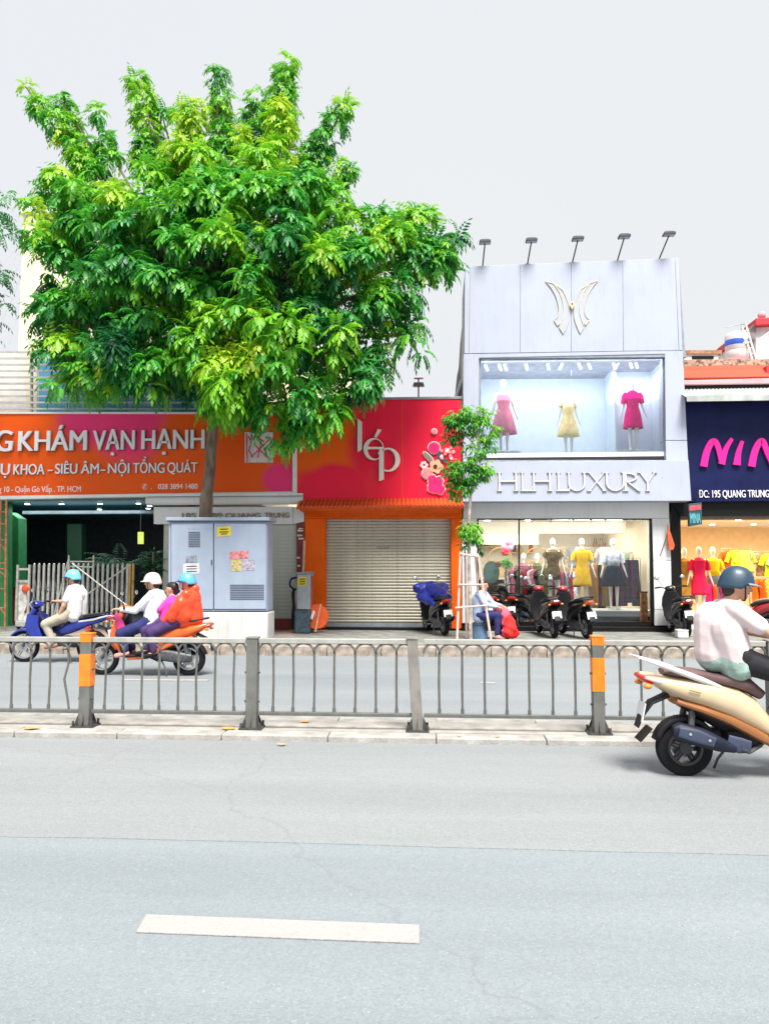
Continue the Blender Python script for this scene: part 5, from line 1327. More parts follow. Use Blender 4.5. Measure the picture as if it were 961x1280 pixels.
for (px, py, r, Y, ti) in blobs:
    q = P(px, py, Y); bc.append((q.x, q.y, q.z)); br.append((r - (6 if r > 20 else 3)) * Y / 961.0 * .93); bt.append(ti)
bc = np.array(bc); br = np.array(br); bt = np.array(bt)
# boughs from the fork to the larger volumes
bm_ = MB(); fork = P(263, 500, YT); f2 = P(240, 465, 16.7); f3 = P(290, 455, 16.5); f4 = P(262, 440, 16.9)
for q, r in ((f2, .1), (f3, .09), (f4, .1)): bm_.tube([P(267, 520, YT), fork, q], [.115, .11, r], 10)
hubs = [f2, f3, f4]
for i in range(len(blobs)):
    if br[i] < .32 and i % 2: continue
    tgt = Vector(bc[i]); h = min(hubs, key=lambda q: (q - tgt).length)
    mid = h.lerp(tgt, .5) + Vector((rng.uniform(-.25, .25), rng.uniform(-.2, .2), .25 if tgt.z > h.z else .45))
    bm_.tube([h, h.lerp(mid, .5) + Vector((0, 0, .08)), mid, mid.lerp(tgt, .6), tgt], [.075, .06, .045, .03, .014], 6)
bm_.build('boughs', M_bark, tree)
cs = []; ns = []; ts = []; scs = []
for i in range(len(blobs)):
    r = br[i]; area_ = 4 * math.pi * r * r; k = int(area_ * (7.2 if i < NB0 else 12)) + 4
    v = rng.normal(0, 1, (k, 3)); v /= np.linalg.norm(v, axis=1, keepdims=True)
    pts = bc[i] + v * r * rng.uniform(.66, 1.0, (k, 1)); ctint = np.zeros(k)
    if i < NB0:      # shoots gather into tufts with darker hollows between them
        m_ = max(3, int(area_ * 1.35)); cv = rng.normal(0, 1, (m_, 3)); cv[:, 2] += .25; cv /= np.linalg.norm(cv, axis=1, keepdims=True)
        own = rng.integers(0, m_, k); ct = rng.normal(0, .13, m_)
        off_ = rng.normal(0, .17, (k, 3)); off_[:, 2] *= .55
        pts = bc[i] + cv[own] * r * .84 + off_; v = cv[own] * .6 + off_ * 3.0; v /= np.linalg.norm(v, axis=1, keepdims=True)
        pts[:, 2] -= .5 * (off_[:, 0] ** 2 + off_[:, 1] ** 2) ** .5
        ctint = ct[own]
    for p_, nn, c_t in zip(pts, v, ctint):
        if p_[1] > bc[i][1] + r * .75: continue
        dd = np.linalg.norm(bc - p_, axis=1) / br; dd[i] = 9
        if dd.min() < .62 and rng.uniform() < .85: continue
        dv = RM.transposed() @ (Vector(p_) - Vector((0, 0, CAM_H))); ppx, ppy = 480.5 - dv.x / dv.z * 961, 640 + dv.y / dv.z * 961
        if ppx < 34 or ppx > 576 or (ppx < 48 and ppy > 300) or (ppx < 258 and ppy > 488) or (ppx < 325 and ppy > 522) or ppy > 552 or (ppx > 430 and ppy > 492): continue
        if p_[1] > 17.55 and p_[2] < 5.6: continue
        if ppx > 330 and ppy > 320 and rng.uniform() < .18: continue
        cs.append(p_); ns.append(nn); scs.append(.72 if i >= NB0 else 1.0)
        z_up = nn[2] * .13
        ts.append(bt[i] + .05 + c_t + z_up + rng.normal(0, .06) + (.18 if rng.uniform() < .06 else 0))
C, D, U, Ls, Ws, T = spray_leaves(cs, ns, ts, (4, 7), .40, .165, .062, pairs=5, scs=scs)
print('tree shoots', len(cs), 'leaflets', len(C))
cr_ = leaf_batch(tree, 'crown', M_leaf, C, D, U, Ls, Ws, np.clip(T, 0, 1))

# neighbouring tree, only its twig ends reach in at the left edge
t = empty('edge_tree', Vector((P(-60, 780, 15).x, 15, PZ)), 'thin hanging leafy twigs of another tree at the far left edge', 'tree')
b = MB(); b.tube([Vector((P(-60, 780, 15).x, 15, PZ)), P(-62, 500, 15), P(-50, 330, 15), P(-20, 290, 15), P(2, 268, 15)], [.14, .11, .08, .04, .015], 9); b.tube([P(-50, 330, 15), P(-20, 340, 15), P(2, 352, 15)], [.05, .03, .012], 6); b.build('trunk', M_bark, t)
cs = []; ns = []; ts = []
for (px, py, r, k) in ((-4, 270, 14, 5), (-4, 350, 14, 4), (-2, 385, 12, 3), (-50, 300, 60, 70), (-70, 360, 60, 70), (-40, 250, 40, 30)):
    for _ in range(k):
        q = P(px + rng.normal(0, r * .4), py + rng.normal(0, r * .6), 15 + rng.normal(0, .4)); cs.append(np.array(q)); ns.append(np.array([.4, -.3, .1])); ts.append(rng.uniform(.1, .45))
C, D, U, Ls, Ws, T = spray_leaves(cs, ns, ts, (4, 6), .36, .12, .04, pairs=5); leaf_batch(t, 'crown', M_leaf, C, D, U, Ls, Ws, np.clip(T, 0, 1))

# young staked tree --------------------------------------------------
YY = 15.6
bs = P(588, 797, YY); bs.z = PZ
yt = empty('young_tree', bs, 'slender young street tree with three leaf clumps and a wooden stake frame', 'tree')
M_ytr = mat('young_bark', (.45, .38, .34), .85, var=.35, scale=14, bump=.4)
b = MB(); b.tube([bs, P(587, 740, YY), P(586, 700, YY), P(586, 650, YY), P(588, 620, YY), P(594, 590, YY), P(597, 560, YY), P(597, 530, YY), P(596, 512, YY)], [.042, .038, .035, .032, .03, .028, .022, .015, .008], 9)
b.tube([P(588, 622, YY), P(584, 604, YY), P(578, 590, YY), P(570, 580, YY)], [.022, .02, .014, .007], 7)
b.tube([P(592, 600, YY), P(602, 588, YY), P(610, 582, YY)], [.015, .012, .006], 6)
b.tube([P(596, 560, YY), P(586, 548, YY), P(574, 535, YY), P(564, 528, YY)], [.018, .014, .01, .005], 6)
b.tube([P(597, 545, YY), P(606, 530, YY), P(612, 520, YY)], [.012, .01, .005], 6)
b.tube([P(586, 668, YY), P(594, 662, YY), P(600, 668, YY)], [.012, .01, .005], 6); b.tube([P(586, 668, YY), P(578, 664, YY)], [.012, .005], 6)
b.build('trunk', M_ytr, yt)
M_yl = leaf_mat('young_leaf', [(0.0, (0.01, .08, .02)), (.35, (.03, .22, .03)), (.7, (.13, .48, .03)), (1, (.38, .60, .06))], trans=.3)
def clump(spec, n, L, W, m, parent, name='leaves', up=.1, tb=.45):
    C = []; D = []; U = []; Ls = []; Ws = []; T = []
    for (px, py, rx, ry, Y, k, tt) in spec:
        c0 = P(px, py, Y); sx = rx * Y / 961; sz = ry * Y / 961
        for _ in range(k):
            v = rng.normal(0, 1, 3); v /= np.linalg.norm(v); f = rng.uniform(.35, 1)
            q = np.array([c0.x + v[0] * sx * f, c0.y + v[1] * sx * f, c0.z + v[2] * sz * f])
            m_ = rng.integers(5, 9); a0 = rng.uniform(0, 6.28); ti = tt + rng.normal(0, .1) + v[2] * .12
            for j in range(m_):
                a = a0 + 6.28 * j / m_; d = np.array([math.cos(a), math.sin(a), rng.uniform(-1.3, -.1)]); d += v * .5
                C.append(q + d * .015); D.append(d); U.append(np.array([math.cos(a) * .5, math.sin(a) * .5, 1.0])); Ls.append(L * rng.uniform(.7, 1.15)); Ws.append(W * rng.uniform(.8, 1.1)); T.append(ti + rng.normal(0, .05))
    return leaf_batch(parent, name, m, C, D, U, Ls, Ws, np.clip(T, 0, 1), bend=.5)
clump([(572, 527, 21, 19, YY, 70, .42), (604, 530, 20, 22, YY + .1, 60, .7), (585, 515, 22, 10, YY, 30, .6), (600, 560, 22, 12, YY, 30, .62), (566, 548, 12, 10, YY, 18, .35), (612, 548, 10, 10, YY, 15, .6),
       (578, 592, 26, 20, YY, 80, .45), (600, 590, 16, 12, YY, 30, .62), (575, 610, 18, 14, YY, 35, .5), (606, 585, 10, 10, YY, 12, .7), (583, 578, 20, 10, YY, 20, .55)], 0, .15, .045, M_yl, yt, 'crown')
clump([(588, 660, 13, 9, YY, 42, .78), (588, 670, 15, 8, YY, 22, .6), (598, 680, 6, 9, YY, 6, .2), (578, 683, 4, 8, YY, 4, .2)], 0, .16, .04, M_yl, yt, 'lower_leaves')
M_stake = mat('stake_wood', (.62, .47, .42), .75, var=.15, scale=9)
fr_ = empty('stake_frame', bs + Vector((0, 0, 0)), 'pale pinkish wooden stake frame round the young tree trunk', 'frame')
Zs = lambda x, y, Y: P(x, y, Y)
for pts in ([(575.5, 690, YY - .15), (571, 790, YY - .42)], [(597, 692, YY - .15), (614, 799, YY - .42)], [(581, 690, YY + .2), (583, 783, YY + .42)], [(594, 694, YY + .2), (602, 784, YY + .42)]):
    b = MB(); q = [P(*p_) for p_ in pts]; q[1].z = PZ; b.tube(q, .024, 6); b.build('stake', M_stake, fr_)
for pts in ([(575, 692.5, YY - .18), (598, 696, YY - .18)], [(573, 731, YY - .30), (602, 731, YY - .30)], [(569, 760, YY - .37), (608, 757, YY - .37)], [(573, 731, YY - .25), (582, 731, YY + .25)], [(602, 731, YY - .25), (597, 732, YY + .25)]):
    b = MB(); b.tube([P(*p_) for p_ in pts], .022, 6); b.build('crossbar', M_stake, fr_)
# potted palms in the clinic entrance
M_pl = leaf_mat('palm_leaf', [(0, (.004, .05, .015)), (.5, (.012, .13, .03)), (1, (.05, .28, .05))], trans=.2)
M_pot = mat('pot_dark', (.12, .06, .04), .6, var=.2)
for (px, pyb, pyt, Y, n_, ln, lab, sw) in ((150, 770, 712, YB + .35, 22, .95, 'low feathery palm in the dark entrance behind the gate', 1), (190, 772, 690, YB + .1, 30, .75, 'taller spiky leaved plant beside the cabinet in the entrance', 0)):
    q = P(px, pyb, Y); q.z = PZ; t = empty('potted_palm', q, lab, 'plant')
    zt = P(px, pyt, Y).z
    b = MB(); b.lathe([(.15, 0), (.22, .35), (.24, .36), (.2, .37)], q, n=16); b.build('pot', M_pot, t)
    b = MB(); b.tube([q + Vector((0, 0, .3)), Vector((q.x, q.y, zt))], .03, 7); b.build('stem', M_bark, t)
    C = []; D = []; U = []; Ls = []; Ws = []; T = []
    for j in range(n_ * (1 if sw else 3)):
        a = rng.uniform(0, 6.28); el = rng.uniform(-.1, 1.2)
        hub = np.array([q.x, q.y, zt - (0 if sw else rng.uniform(0, .75))])
        d = np.array([math.cos(a), math.sin(a) * .6, el]); d /= np.linalg.norm(d)
        if sw:
            p_ = hub.copy(); dd = d.copy()
            for s_ in range(13):
                p_ = p_ + dd * ln / 13; dd = dd + np.array([0, 0, -.09]); dd /= np.linalg.norm(dd); side = np.cross(dd, [0, 0, 1]); side /= np.linalg.norm(side) + 1e-6
                for sg in (1, -1): C.append(p_); D.append(dd * .7 + side * sg + np.array([0, 0, -.1])); U.append(np.array([0, 0, 1.])); Ls.append(.22 * (1 - abs(s_ - 6) / 11)); Ws.append(.028); T.append(rng.uniform(.3, .8))
        else: C.append(hub); D.append(d); U.append(np.array([0, 0, 1.])); Ls.append(rng.uniform(.3, .48)); Ws.append(.045); T.append(rng.uniform(.1, .8))
    leaf_batch(t, 'fronds', M_pl, C, D, U, Ls, Ws, np.clip(T, 0, 1), bend=.6)
# ================================================================== MOTORBIKES
M_tyre = mat('tyre_rubber', (0.010, 0.010, 0.012), 0.85, spec=.2, bump=.3, bscale=60, dirt=.2)
M_rim = mat('rim_alloy', (0.35, 0.36, 0.38), 0.35, metal=.6)
M_rimd = mat('rim_dark', (0.04, 0.04, 0.045), 0.4, metal=.3)
M_plas = mat('black_plastic', (0.012, 0.012, 0.015), 0.55, spec=.3, var=.2)
M_seat = mat('seat_vinyl', (0.03, 0.028, 0.03), 0.55, var=.2, bump=.15)
M_eng = mat('engine_metal', (0.10, 0.105, 0.115), 0.45, metal=.5, var=.3, scale=18)
M_chrome = mat('chrome', (0.7, 0.7, 0.72), 0.15, metal=.9)
M_redlens = mat('tail_lens_red', (0.55, 0.02, 0.02), 0.2, coat=.5)
M_amber = mat('amber_lens', (0.75, 0.25, 0.03), 0.2, coat=.5)
M_plate = mat('number_plate', (0.78, 0.78, 0.78), 0.5, var=.03)
M_mirror = mat('mirror_face', (0.75, 0.78, 0.8), 0.08, metal=.9)
def wheel(parent, name, x, r, tw, rimr, mt, mr, spokes=5):
    w_ = empty(name, (x, 0, r)); w_.parent = parent
    b = MB(); t = r - rimr
    prof = [(r - t * .98, -tw * .42), (r - t * .5, -tw * .5), (r - t * .15, -tw * .38), (r, -tw * .12), (r, tw * .12), (r - t * .15, tw * .38), (r - t * .5, tw * .5), (r - t * .98, tw * .42)]
    b.ring(prof, (x, 0, r), n=32); b.build('tyre', mt, w_)
    b = MB(); b.ring([(rimr + .004, -tw * .42), (rimr - .018, -tw * .42), (rimr - .022, 0), (rimr - .018, tw * .42), (rimr + .004, tw * .42)], (x, 0, r), n=32)
    for k in range(spokes):
        a = 2 * math.pi * k / spokes + .3
        for s_ in (-.12, .12):
            p0 = Vector((x + math.cos(a + s_ * 3) * .03, 0, r + math.sin(a + s_ * 3) * .03)); p1 = Vector((x + math.cos(a + s_) * (rimr - .015), 0, r + math.sin(a + s_) * (rimr - .015)))
            b.tube([p0, p1], [.016, .011], 6)
    b.lathe([(.045, -.045), (.045, .045)], (x, 0, r), axis='y', n=14)
    b.build('rim', mr, w_)
    b = MB(); b.ring([(.09, .05), (.045, .05), (.045, .054), (.09, .054)], (x, 0, r), n=20); b.build('brake_disc', M_rim, w_)
    return w_
def scooter(label, cat, body, body2, seat=M_seat, rr=.24, rf=.24, wb=1.27, style='scooter', group=None, tail=M_redlens, rack=None, rimm=None, mirror=True):
    t = empty('scooter' if style != 'underbone' else 'motorbike', (0, 0, 0), label, cat, group)
    rimm = rimm or M_rimd; ub = style == 'underbone'
    tw = .10 if not ub else .075
    wheel(t, 'rear_wheel', 0, rr, tw, rr - (.085 if not ub else .065), M_tyre, rimm)
    wheel(t, 'front_wheel', wb, rf, tw * .9, rf - (.075 if not ub else .06), M_tyre, rimm)
    k = 1.0 if not ub else .72
    # rear body
    b = MB()
    if ub: st_ = [(-.36, .80, .02, .012), (-.30, .785, .06, .035), (-.15, .74, .10, .06), (.05, .70, .115, .08), (.25, .64, .12, .10), (.42, .58, .11, .10), (.55, .53, .08, .08)]
    else: st_ = [(-.335, .785, .03, .012), (-.28, .765, .085, .03), (-.17, .72, .135, .06), (-.02, .675, .165, .09), (.17, .635, .18, .115), (.34, .575, .18, .125), (.47, .50, .165, .12), (.57, .415, .15, .085), (.62, .36, .14, .05)]
    b.loft(st_, p=2.5, n=22); b.build('rear_body', body, t)
    if not ub:
        b = MB(); b.loft([(-.08, .585, .13, .03), (.10, .53, .165, .035), (.30, .455, .175, .045), (.48, .36, .165, .05), (.62, .285, .16, .04), (.90, .262, .15, .03)], p=3, n=18); b.build('lower_trim', body2, t)
        b = MB(); b.loft([(.56, .325, .155, .022), (.66, .305, .17, .025), (.95, .30, .17, .025), (1.0, .33, .16, .03)], p=4, n=16); b.build('floorboard', M_plas, t)
        b = MB(); b.loft([(.93, .27, .14, .03), (.98, .40, .19, .035), (1.0, .62, .205, .04), (.965, .82, .17, .045), (.93, .93, .11, .04)], p=3, n=20); b.build('leg_shield', M_plas, t)
        b = MB(); b.loft([(1.02, .36, .10, .04), (1.09, .48, .15, .06), (1.12, .62, .185, .07), (1.08, .78, .17, .07), (1.01, .93, .12, .055)], p=2.6, n=20); b.build('front_apron', body, t)
        b = MB(); b.loft([(1.135, .60, .07, .03), (1.155, .70, .11, .035), (1.12, .80, .10, .03)], p=2.4, n=16); b.build('headlight', M_chrome, t)
        for s_ in (1, -1):
            b = MB(); b.ell((1.13, s_ * .13, .74), (.04, .04, .025), 10, 7); b.build('turn_signal', M_amber, t)
    else:
        b = MB(); b.loft([(.50, .55, .07, .08), (.70, .57, .06, .07), (.88, .70, .08, .07), (.96, .84, .10, .07)], p=2.6, n=18); b.build('centre_frame', body2, t)
        for s_ in (1, -1):
            b = MB(); b.loft([(.80, .36, .008, .03), (.92, .48, .014, .10), (1.0, .64, .016, .12), (.98, .82, .012, .10)], p=2.6, n=14, y=s_ * .17); b.build('leg_shield', body, t)
        b = MB(); b.loft([(1.08, .58, .05, .03), (1.09, .70, .10, .05), (1.05, .82, .12, .06), (1.0, .92, .09, .05)], p=2.5, n=18); b.build('front_apron', body, t)
        b = MB(); b.loft([(1.06, .93, .07, .02), (1.09, .99, .09, .03), (1.06, 1.05, .06, .02)], p=2.4, n=14); b.build('headlight', M_chrome, t)
    # seat
    b = MB()
    if ub: b.loft([(-.22, .815, .05, .02), (-.12, .815, .11, .035), (.1, .785, .125, .04), (.22, .755, .12, .04), (.36, .745, .11, .045), (.50, .735, .085, .04), (.58, .71, .05, .02)], p=2.8, n=18)
    else: b.loft([(-.16, .80, .08, .022), (-.08, .80, .125, .035), (.08, .785, .145, .04), (.2, .76, .145, .04), (.34, .74, .15, .05), (.48, .70, .13, .055), (.58, .63, .09, .04)], p=2.8, n=20)
    b.build('seat', seat, t)
    # fenders
    def fender(x, r, a0, a1, w_, name, m):
        b = MB(); N = 12; vs = []
        for i in range(N + 1):
            a = R(a0 + (a1 - a0) * i / N)
            for (dy, dr) in ((-w_, -.03), (-w_ * .8, .0), (0, .012), (w_ * .8, .0), (w_, -.03)): vs.append((x + (r + .025 + dr) * math.cos(a), dy, r + (r + .025 + dr) * math.sin(a)))
        b.add(vs, [(i * 5 + j, i * 5 + j + 1, (i + 1) * 5 + j + 1, (i + 1) * 5 + j) for i in range(N) for j in range(4)])
        return b.build(name, m, t, solid=.006)
    fender(wb, rf, 10, 150, .06, 'front_fender', body)
    if not ub:
        fender(0, rr, 15, 165, .07, 'inner_fender', M_plas)
        b = MB(); b.loft([(-.06, .60, .09, .05), (.10, .54, .11, .08), (.28, .46, .12, .10), (.46, .38, .11, .08)], p=3, n=16); b.build('underbody', M_plas, t)
    b = MB(); b.loft([(-.12, .62, .07, .02), (-.25, .56, .075, .015), (-.33, .45, .07, .012), (-.36, .37, .06, .010)], p=3, n=14); rf_ = b.build('rear_fender', M_plas, t)
    b = MB(); b.prism([(-.335, -.095, .42), (-.335, .095, .42), (-.305, .095, .56), (-.305, -.095, .56)], (-.008, 0, 0)); pl = b.build('number_plate', M_plate, t, smooth=False)
    # forks and engine
    b = MB()
    for s_ in (1, -1): b.tube([(1.04, s_ * .055, .74), (wb, s_ * .065, rf)], .019, 8)
    b.build('front_fork', M_eng, t)
    if not ub:
        b = MB(); b.loft([(-.07, rr + .02, .035, .055), (.12, rr + .03, .05, .085), (.32, rr + .06, .055, .09), (.50, .34, .05, .06)], p=3, n=16, y=.11); b.build('transmission_case', M_eng, t)
        b = MB(); b.loft([(.30, .30, .11, .08), (.45, .31, .12, .11), (.58, .33, .08, .08)], p=3, n=16); b.build('engine_block', M_plas, t)
        b = MB(); b.loft([(-.13, .375, .035, .04), (-.09, .37, .055, .068), (.08, .325, .058, .072), (.22, .275, .05, .055), (.33, .24, .028, .028)], p=2.4, n=18, y=-.155); mu = b.build('muffler', mat('muffler_navy', (.010, .013, .028), .5, metal=.0, spec=.3, var=.2), t)
        b = MB(); b.loft([(-.10, .375, .006, .035), (.03, .345, .006, .048), (.16, .30, .006, .035)], p=3, n=12, y=-.218); hsld = b.build('heat_shield', mat('shield_blue_grey', (.040, .052, .095), .45, metal=.0), mu)
        for (x, z) in ((-.02, .362), (.12, .318)):
            b = MB(); b.lathe([(.011, 0), (.011, -.006)], (x, -.224, z), axis='y', n=8); b.build('bolt', M_chrome, mu)
        b = MB(); b.tube([(.33, -.15, .24), (.45, -.13, .22), (.55, -.08, .26)], .016, 8); b.build('exhaust_pipe', M_eng, t)
        b = MB(); b.tube([(.05, -.06, .56), (.02, -.10, .30)], .026, 8); b.tube([(.05, .10, .56), (.0, .12, .30)], .026, 8); b.build('shock_absorber', M_eng, t)
    else:
        b = MB(); b.loft([(.28, .34, .09, .08), (.45, .36, .10, .10), (.62, .38, .08, .07), (.74, .38, .05, .05)], p=3, n=16); b.build('engine_block', M_eng, t)
        b = MB(); b.tube([(0, .07, rr), (.35, .07, .36)], .02, 7); b.tube([(0, -.07, rr), (.35, -.07, .36)], .02, 7); b.build('swing_arm', M_eng, t)
        b = MB(); b.loft([(-.22, .33, .03, .03), (-.15, .325, .042, .045), (.15, .29, .042, .045), (.3, .26, .02, .02)], p=2.2, n=14, y=-.13); b.build('muffler', M_chrome, t)
        b = MB(); b.tube([(.05, -.09, .62), (.0, -.09, .30)], .024, 8); b.tube([(.05, .09, .62), (.0, .09, .30)], .024, 8); b.build('shock_absorber', tail, t)
        b = MB(); b.loft([(-.02, .30, .008, .05), (.2, .32, .008, .06), (.38, .35, .008, .05)], p=3, n=12, y=.09); b.build('chain_case', M_plas, t)
    b = MB(); b.tube([(.42, .0, .27), (.38, .17, .24), (.40, .24, .235)], .012, 6); b.tube([(.42, 0, .27), (.38, -.17, .24), (.40, -.24, .235)], .012, 6); b.build('foot_peg', M_eng, t)
    # handlebar
    b = MB(); b.ell((1.0, 0, .985), (.10, .12, .07), 16, 10); b.build('handlebar_cowl', body if not ub else body, t)
    b = MB(); b.tube([(.88, -.34, 1.02), (.94, -.22, 1.03), (1.0, -.06, .98), (1.0, .06, .98), (.94, .22, 1.03), (.88, .34, 1.02)], .013, 8); hb = b.build('handlebar', M_plas, t)
    for s_ in (1, -1):
        b = MB(); b.tube([(.935, s_ * .225, 1.03), (.88, s_ * .345, 1.02)], .019, 10); b.build('grip', M_plas, hb)
        b = MB(); b.tube([(.97, s_ * .17, 1.02), (.95, s_ * .33, 1.015)], .007, 6); b.build('brake_lever', M_chrome, hb)
        if mirror:
            b = MB(); b.tube([(.96, s_ * .17, 1.04), (.97, s_ * .22, 1.14), (.95, s_ * .26, 1.2)], .006, 6); ms_ = b.build('mirror_stem', M_plas, t)
            b = MB(); b.ell((.955, s_ * .275, 1.235), (.016, .06, .042), 14, 9); b.build('mirror', M_plas, ms_)
            b = MB(); b.ell((.946, s_ * .275, 1.235), (.012, .052, .035), 14, 9); b.build('mirror_glass', M_mirror, ms_)
    # tail
    b = MB()
    if ub: b.loft([(-.38, .79, .035, .02), (-.33, .77, .07, .03), (-.27, .75, .08, .03)], p=2.4, n=14)
    else: b.loft([(-.355, .775, .05, .016), (-.31, .75, .10, .028), (-.25, .725, .115, .03)], p=2.4, n=14)
    b.build('tail_light', tail, t)
    for s_ in (1, -1):
        b = MB(); b.ell((-.30, s_ * .13, .70), (.035, .03, .022), 10, 7); b.build('rear_signal', M_amber, t)
    if rack is None:
        b = MB(); b.tube([(.10, -.15, .80), (-.12, -.15, .83), (-.26, -.10, .855), (-.29, 0, .86), (-.26, .10, .855), (-.12, .15, .83), (.10, .15, .80)], .014, 8); b.build('grab_rail', M_plas, t)
    else: rack(t)
    b = MB(); b.tube([(.40, .10, .25), (.30, .14, .10), (.28, .17, .02)], .012, 6); b.build('side_stand', M_eng, t)
    return t
def plate_text(t, l1, l2):
    for s, z in ((l1, .50), (l2, .435)):
        c = bpy.data.curves.new('t', 'FONT'); c.body = s; c.size = .07; c.align_x = 'CENTER'; c.extrude = .001
        o = bpy.data.objects.new('t', c); COL.objects.link(o)
        me = bpy.data.meshes.new_from_object(o.evaluated_get(bpy.context.evaluated_depsgraph_get())); bpy.data.objects.remove(o)
        me.transform(Matrix.Translation((-.342 + (z - .42) * .21, 0, z)) @ Matrix.Rotation(R(-90), 4, 'Z') @ Matrix.Rotation(R(90), 4, 'X'))
        me.materials.clear(); me.materials.append(M_ink)
        q = bpy.data.objects.new('plate_lettering', me); COL.objects.link(q); q.parent = t
def place(t, x, y, rz, z=0.0, lean=0.0):
    t.location = (x, y, z); t.rotation_euler = (lean, 0, rz)

# ================================================================== PEOPLE
SK = mat('skin', (0.58, 0.33, 0.22), 0.55, var=.06, scale=6, spec=.3)
M_hair = mat('hair_black', (0.012, 0.010, 0.010), 0.5, var=.3, scale=30)
M_eye = mat('eye_dark', (0.02, 0.015, 0.012), 0.3)
M_lip = mat('lips', (0.45, 0.14, 0.12), 0.5)
def fold(o, amp, sc):
    me = o.data; n_ = len(me.vertices); a = np.zeros(n_ * 3); me.vertices.foreach_get('co', a); a = a.reshape(-1, 3)
    nn = np.zeros(n_ * 3); me.vertices.foreach_get('normal', nn); nn = nn.reshape(-1, 3)
    x, y, z = a[:, 0], a[:, 1], a[:, 2]
    p = z * sc * .42 + x * sc * .30 + 1.3 * np.sin(5 * x + 3 * z + 1) + .9 * np.sin(6 * y + 4 * z)
    q = z * sc * .2 - x * sc * .5 + 1.1 * np.sin(7 * z + 2 * x)
    d = amp * (np.exp(-2.2 * np.sin(p) ** 2) * .7 + np.exp(-3 * np.sin(q) ** 2) * .35 - .5)
    me.vertices.foreach_set('co', (a + nn * d[:, None]).ravel()); me.update()
def person(label, J, shirt=None, pants=None, helmet=None, hair=None, scale=1.0, sleeve='short', shorts=False, extra=None, bulk=1.0, look=0.0, headpitch=0.0, shoe=None, hood=None, group=None, coat=None, skin=SK, strap=True, brim=False, mask=None, pant_w=1.0):
    """J: pelvis, chest, neck, head, and per side s in 'LR': sh, el, wr, hand dir, hip, kn, an, toe. Everything in world space."""
    t = empty('person', (J['pelvis'].x, J['pelvis'].y, J.get('base', J['pelvis'].z)), label, 'person', group)
    s = scale; b = MB()
    pe, ch, ne, he = J['pelvis'], J['chest'], J['neck'], J['head']
    # torso (slightly flattened front to back is approximated by paired capsules)
    side = (J['shL'] - J['shR']).normalized()
    hs = (J['hipL'] - J['hipR']).normalized()
    for f in (-.45, .45):
        b.caps(pe + hs * .09 * s * f * 2, ch + side * .09 * s * f * 2, .115 * s * bulk, .12 * s * bulk)
    b.caps(ch, ne - (ne - ch) * .25, .12 * s * bulk, .085 * s)
    b.caps(J['shL'], J['shR'], .062 * s, .062 * s)
    b.caps(ne - (ne - ch) * .15, he - (he - ne) * .3, .055 * s, .05 * s)
    # head: facing direction from 'look' (world angle)
    fd = Vector((math.cos(look), math.sin(look), 0)); fd = (fd + Vector((0, 0, -headpitch))).normalized(); sd_ = Vector((-math.sin(look), math.cos(look), 0)); ud = fd.cross(sd_)
    if ud.z < 0: ud = -ud
    hp = lambda f, sdd, u: he + fd * f * s + sd_ * sdd * s + ud * u * s
    b.caps(hp(-.02, 0, .035), hp(.012, 0, .03), .088 * s, .082 * s)
    b.caps(hp(.03, 0, .0), hp(.05, 0, -.065), .062 * s, .036 * s)
    b.caps(hp(.078, 0, .02), hp(.105, 0, -.018), .012 * s, .016 * s)
    for q in (-1, 1):
        b.caps(hp(-.005, q * .082, .02), hp(0, q * .084, -.015), .014 * s, .010 * s)
        b.caps(hp(.068, q * .03, .038), hp(.066, q * .045, .036), .012 * s, .010 * s)
    for c in 'LR':
        sh, el, wr, hp_, kn, an, to = [J[k_ + c] for k_ in ('sh', 'el', 'wr', 'hip', 'kn', 'an', 'toe')]
        b.caps(sh, el, .052 * s, .038 * s); b.caps(el, wr, .040 * s, .026 * s)
        hd = J.get('hd' + c, (wr - el).normalized()); hn = J.get('hn' + c, Vector((0, 0, 1)))
        hsd = hd.cross(hn).normalized(); hn = hsd.cross(hd).normalized()
        pc = wr + hd * .07 * s
        for f in (-1, 0, 1): b.caps(wr + hd * .02 * s + hsd * f * .014 * s, pc + hsd * f * .024 * s, .016 * s, .014 * s)
        for i, fl_ in enumerate((.062, .075, .07, .052)):
            o_ = pc + hsd * (.033 - i * .021) * s
            k1 = o_ + (hd * .9 - hn * .35).normalized() * fl_ * .5 * s; k2 = k1 + (hd * .25 - hn * .95).normalized() * fl_ * .35 * s; k3 = k2 + (-hd * .55 - hn * .7).normalized() * fl_ * .28 * s
            b.caps(o_, k1, .0105 * s, .0095 * s, n=8); b.caps(k1, k2, .0095 * s, .0088 * s, n=8); b.caps(k2, k3, .0088 * s, .0078 * s, n=8)
        th0 = wr + hd * .025 * s + hsd * .028 * s; th1 = th0 + (hd * .6 + hsd * .55 - hn * .35).normalized() * .04 * s; th2 = th1 + (hd * .6 - hn * .75).normalized() * .032 * s
        b.caps(th0, th1, .013 * s, .0115 * s, n=8); b.caps(th1, th2, .0115 * s, .009 * s, n=8)
        b.caps(hp_, kn, .085 * s, .056 * s); b.caps(kn, an, .056 * s, .034 * s); b.caps(kn + (an - kn) * .15, kn + (an - kn) * .5, .05 * s, .047 * s)
        b.caps(an + Vector((0, 0, -.02)), to, .038 * s, .028 * s); b.caps(an + Vector((0, 0, -.02)), an + (an - to).normalized() * .03 * s + Vector((0, 0, -.03)), .034 * s, .03 * s)
    b.build('body', skin, t, remesh=.0085 * max(s, .8), sm_it=2)
    for q in (-1, 1):
        e = MB(); e.ell(hp(.082, q * .031, .022), .0105 * s, 10, 7); e.build('eye', M_eye, t)
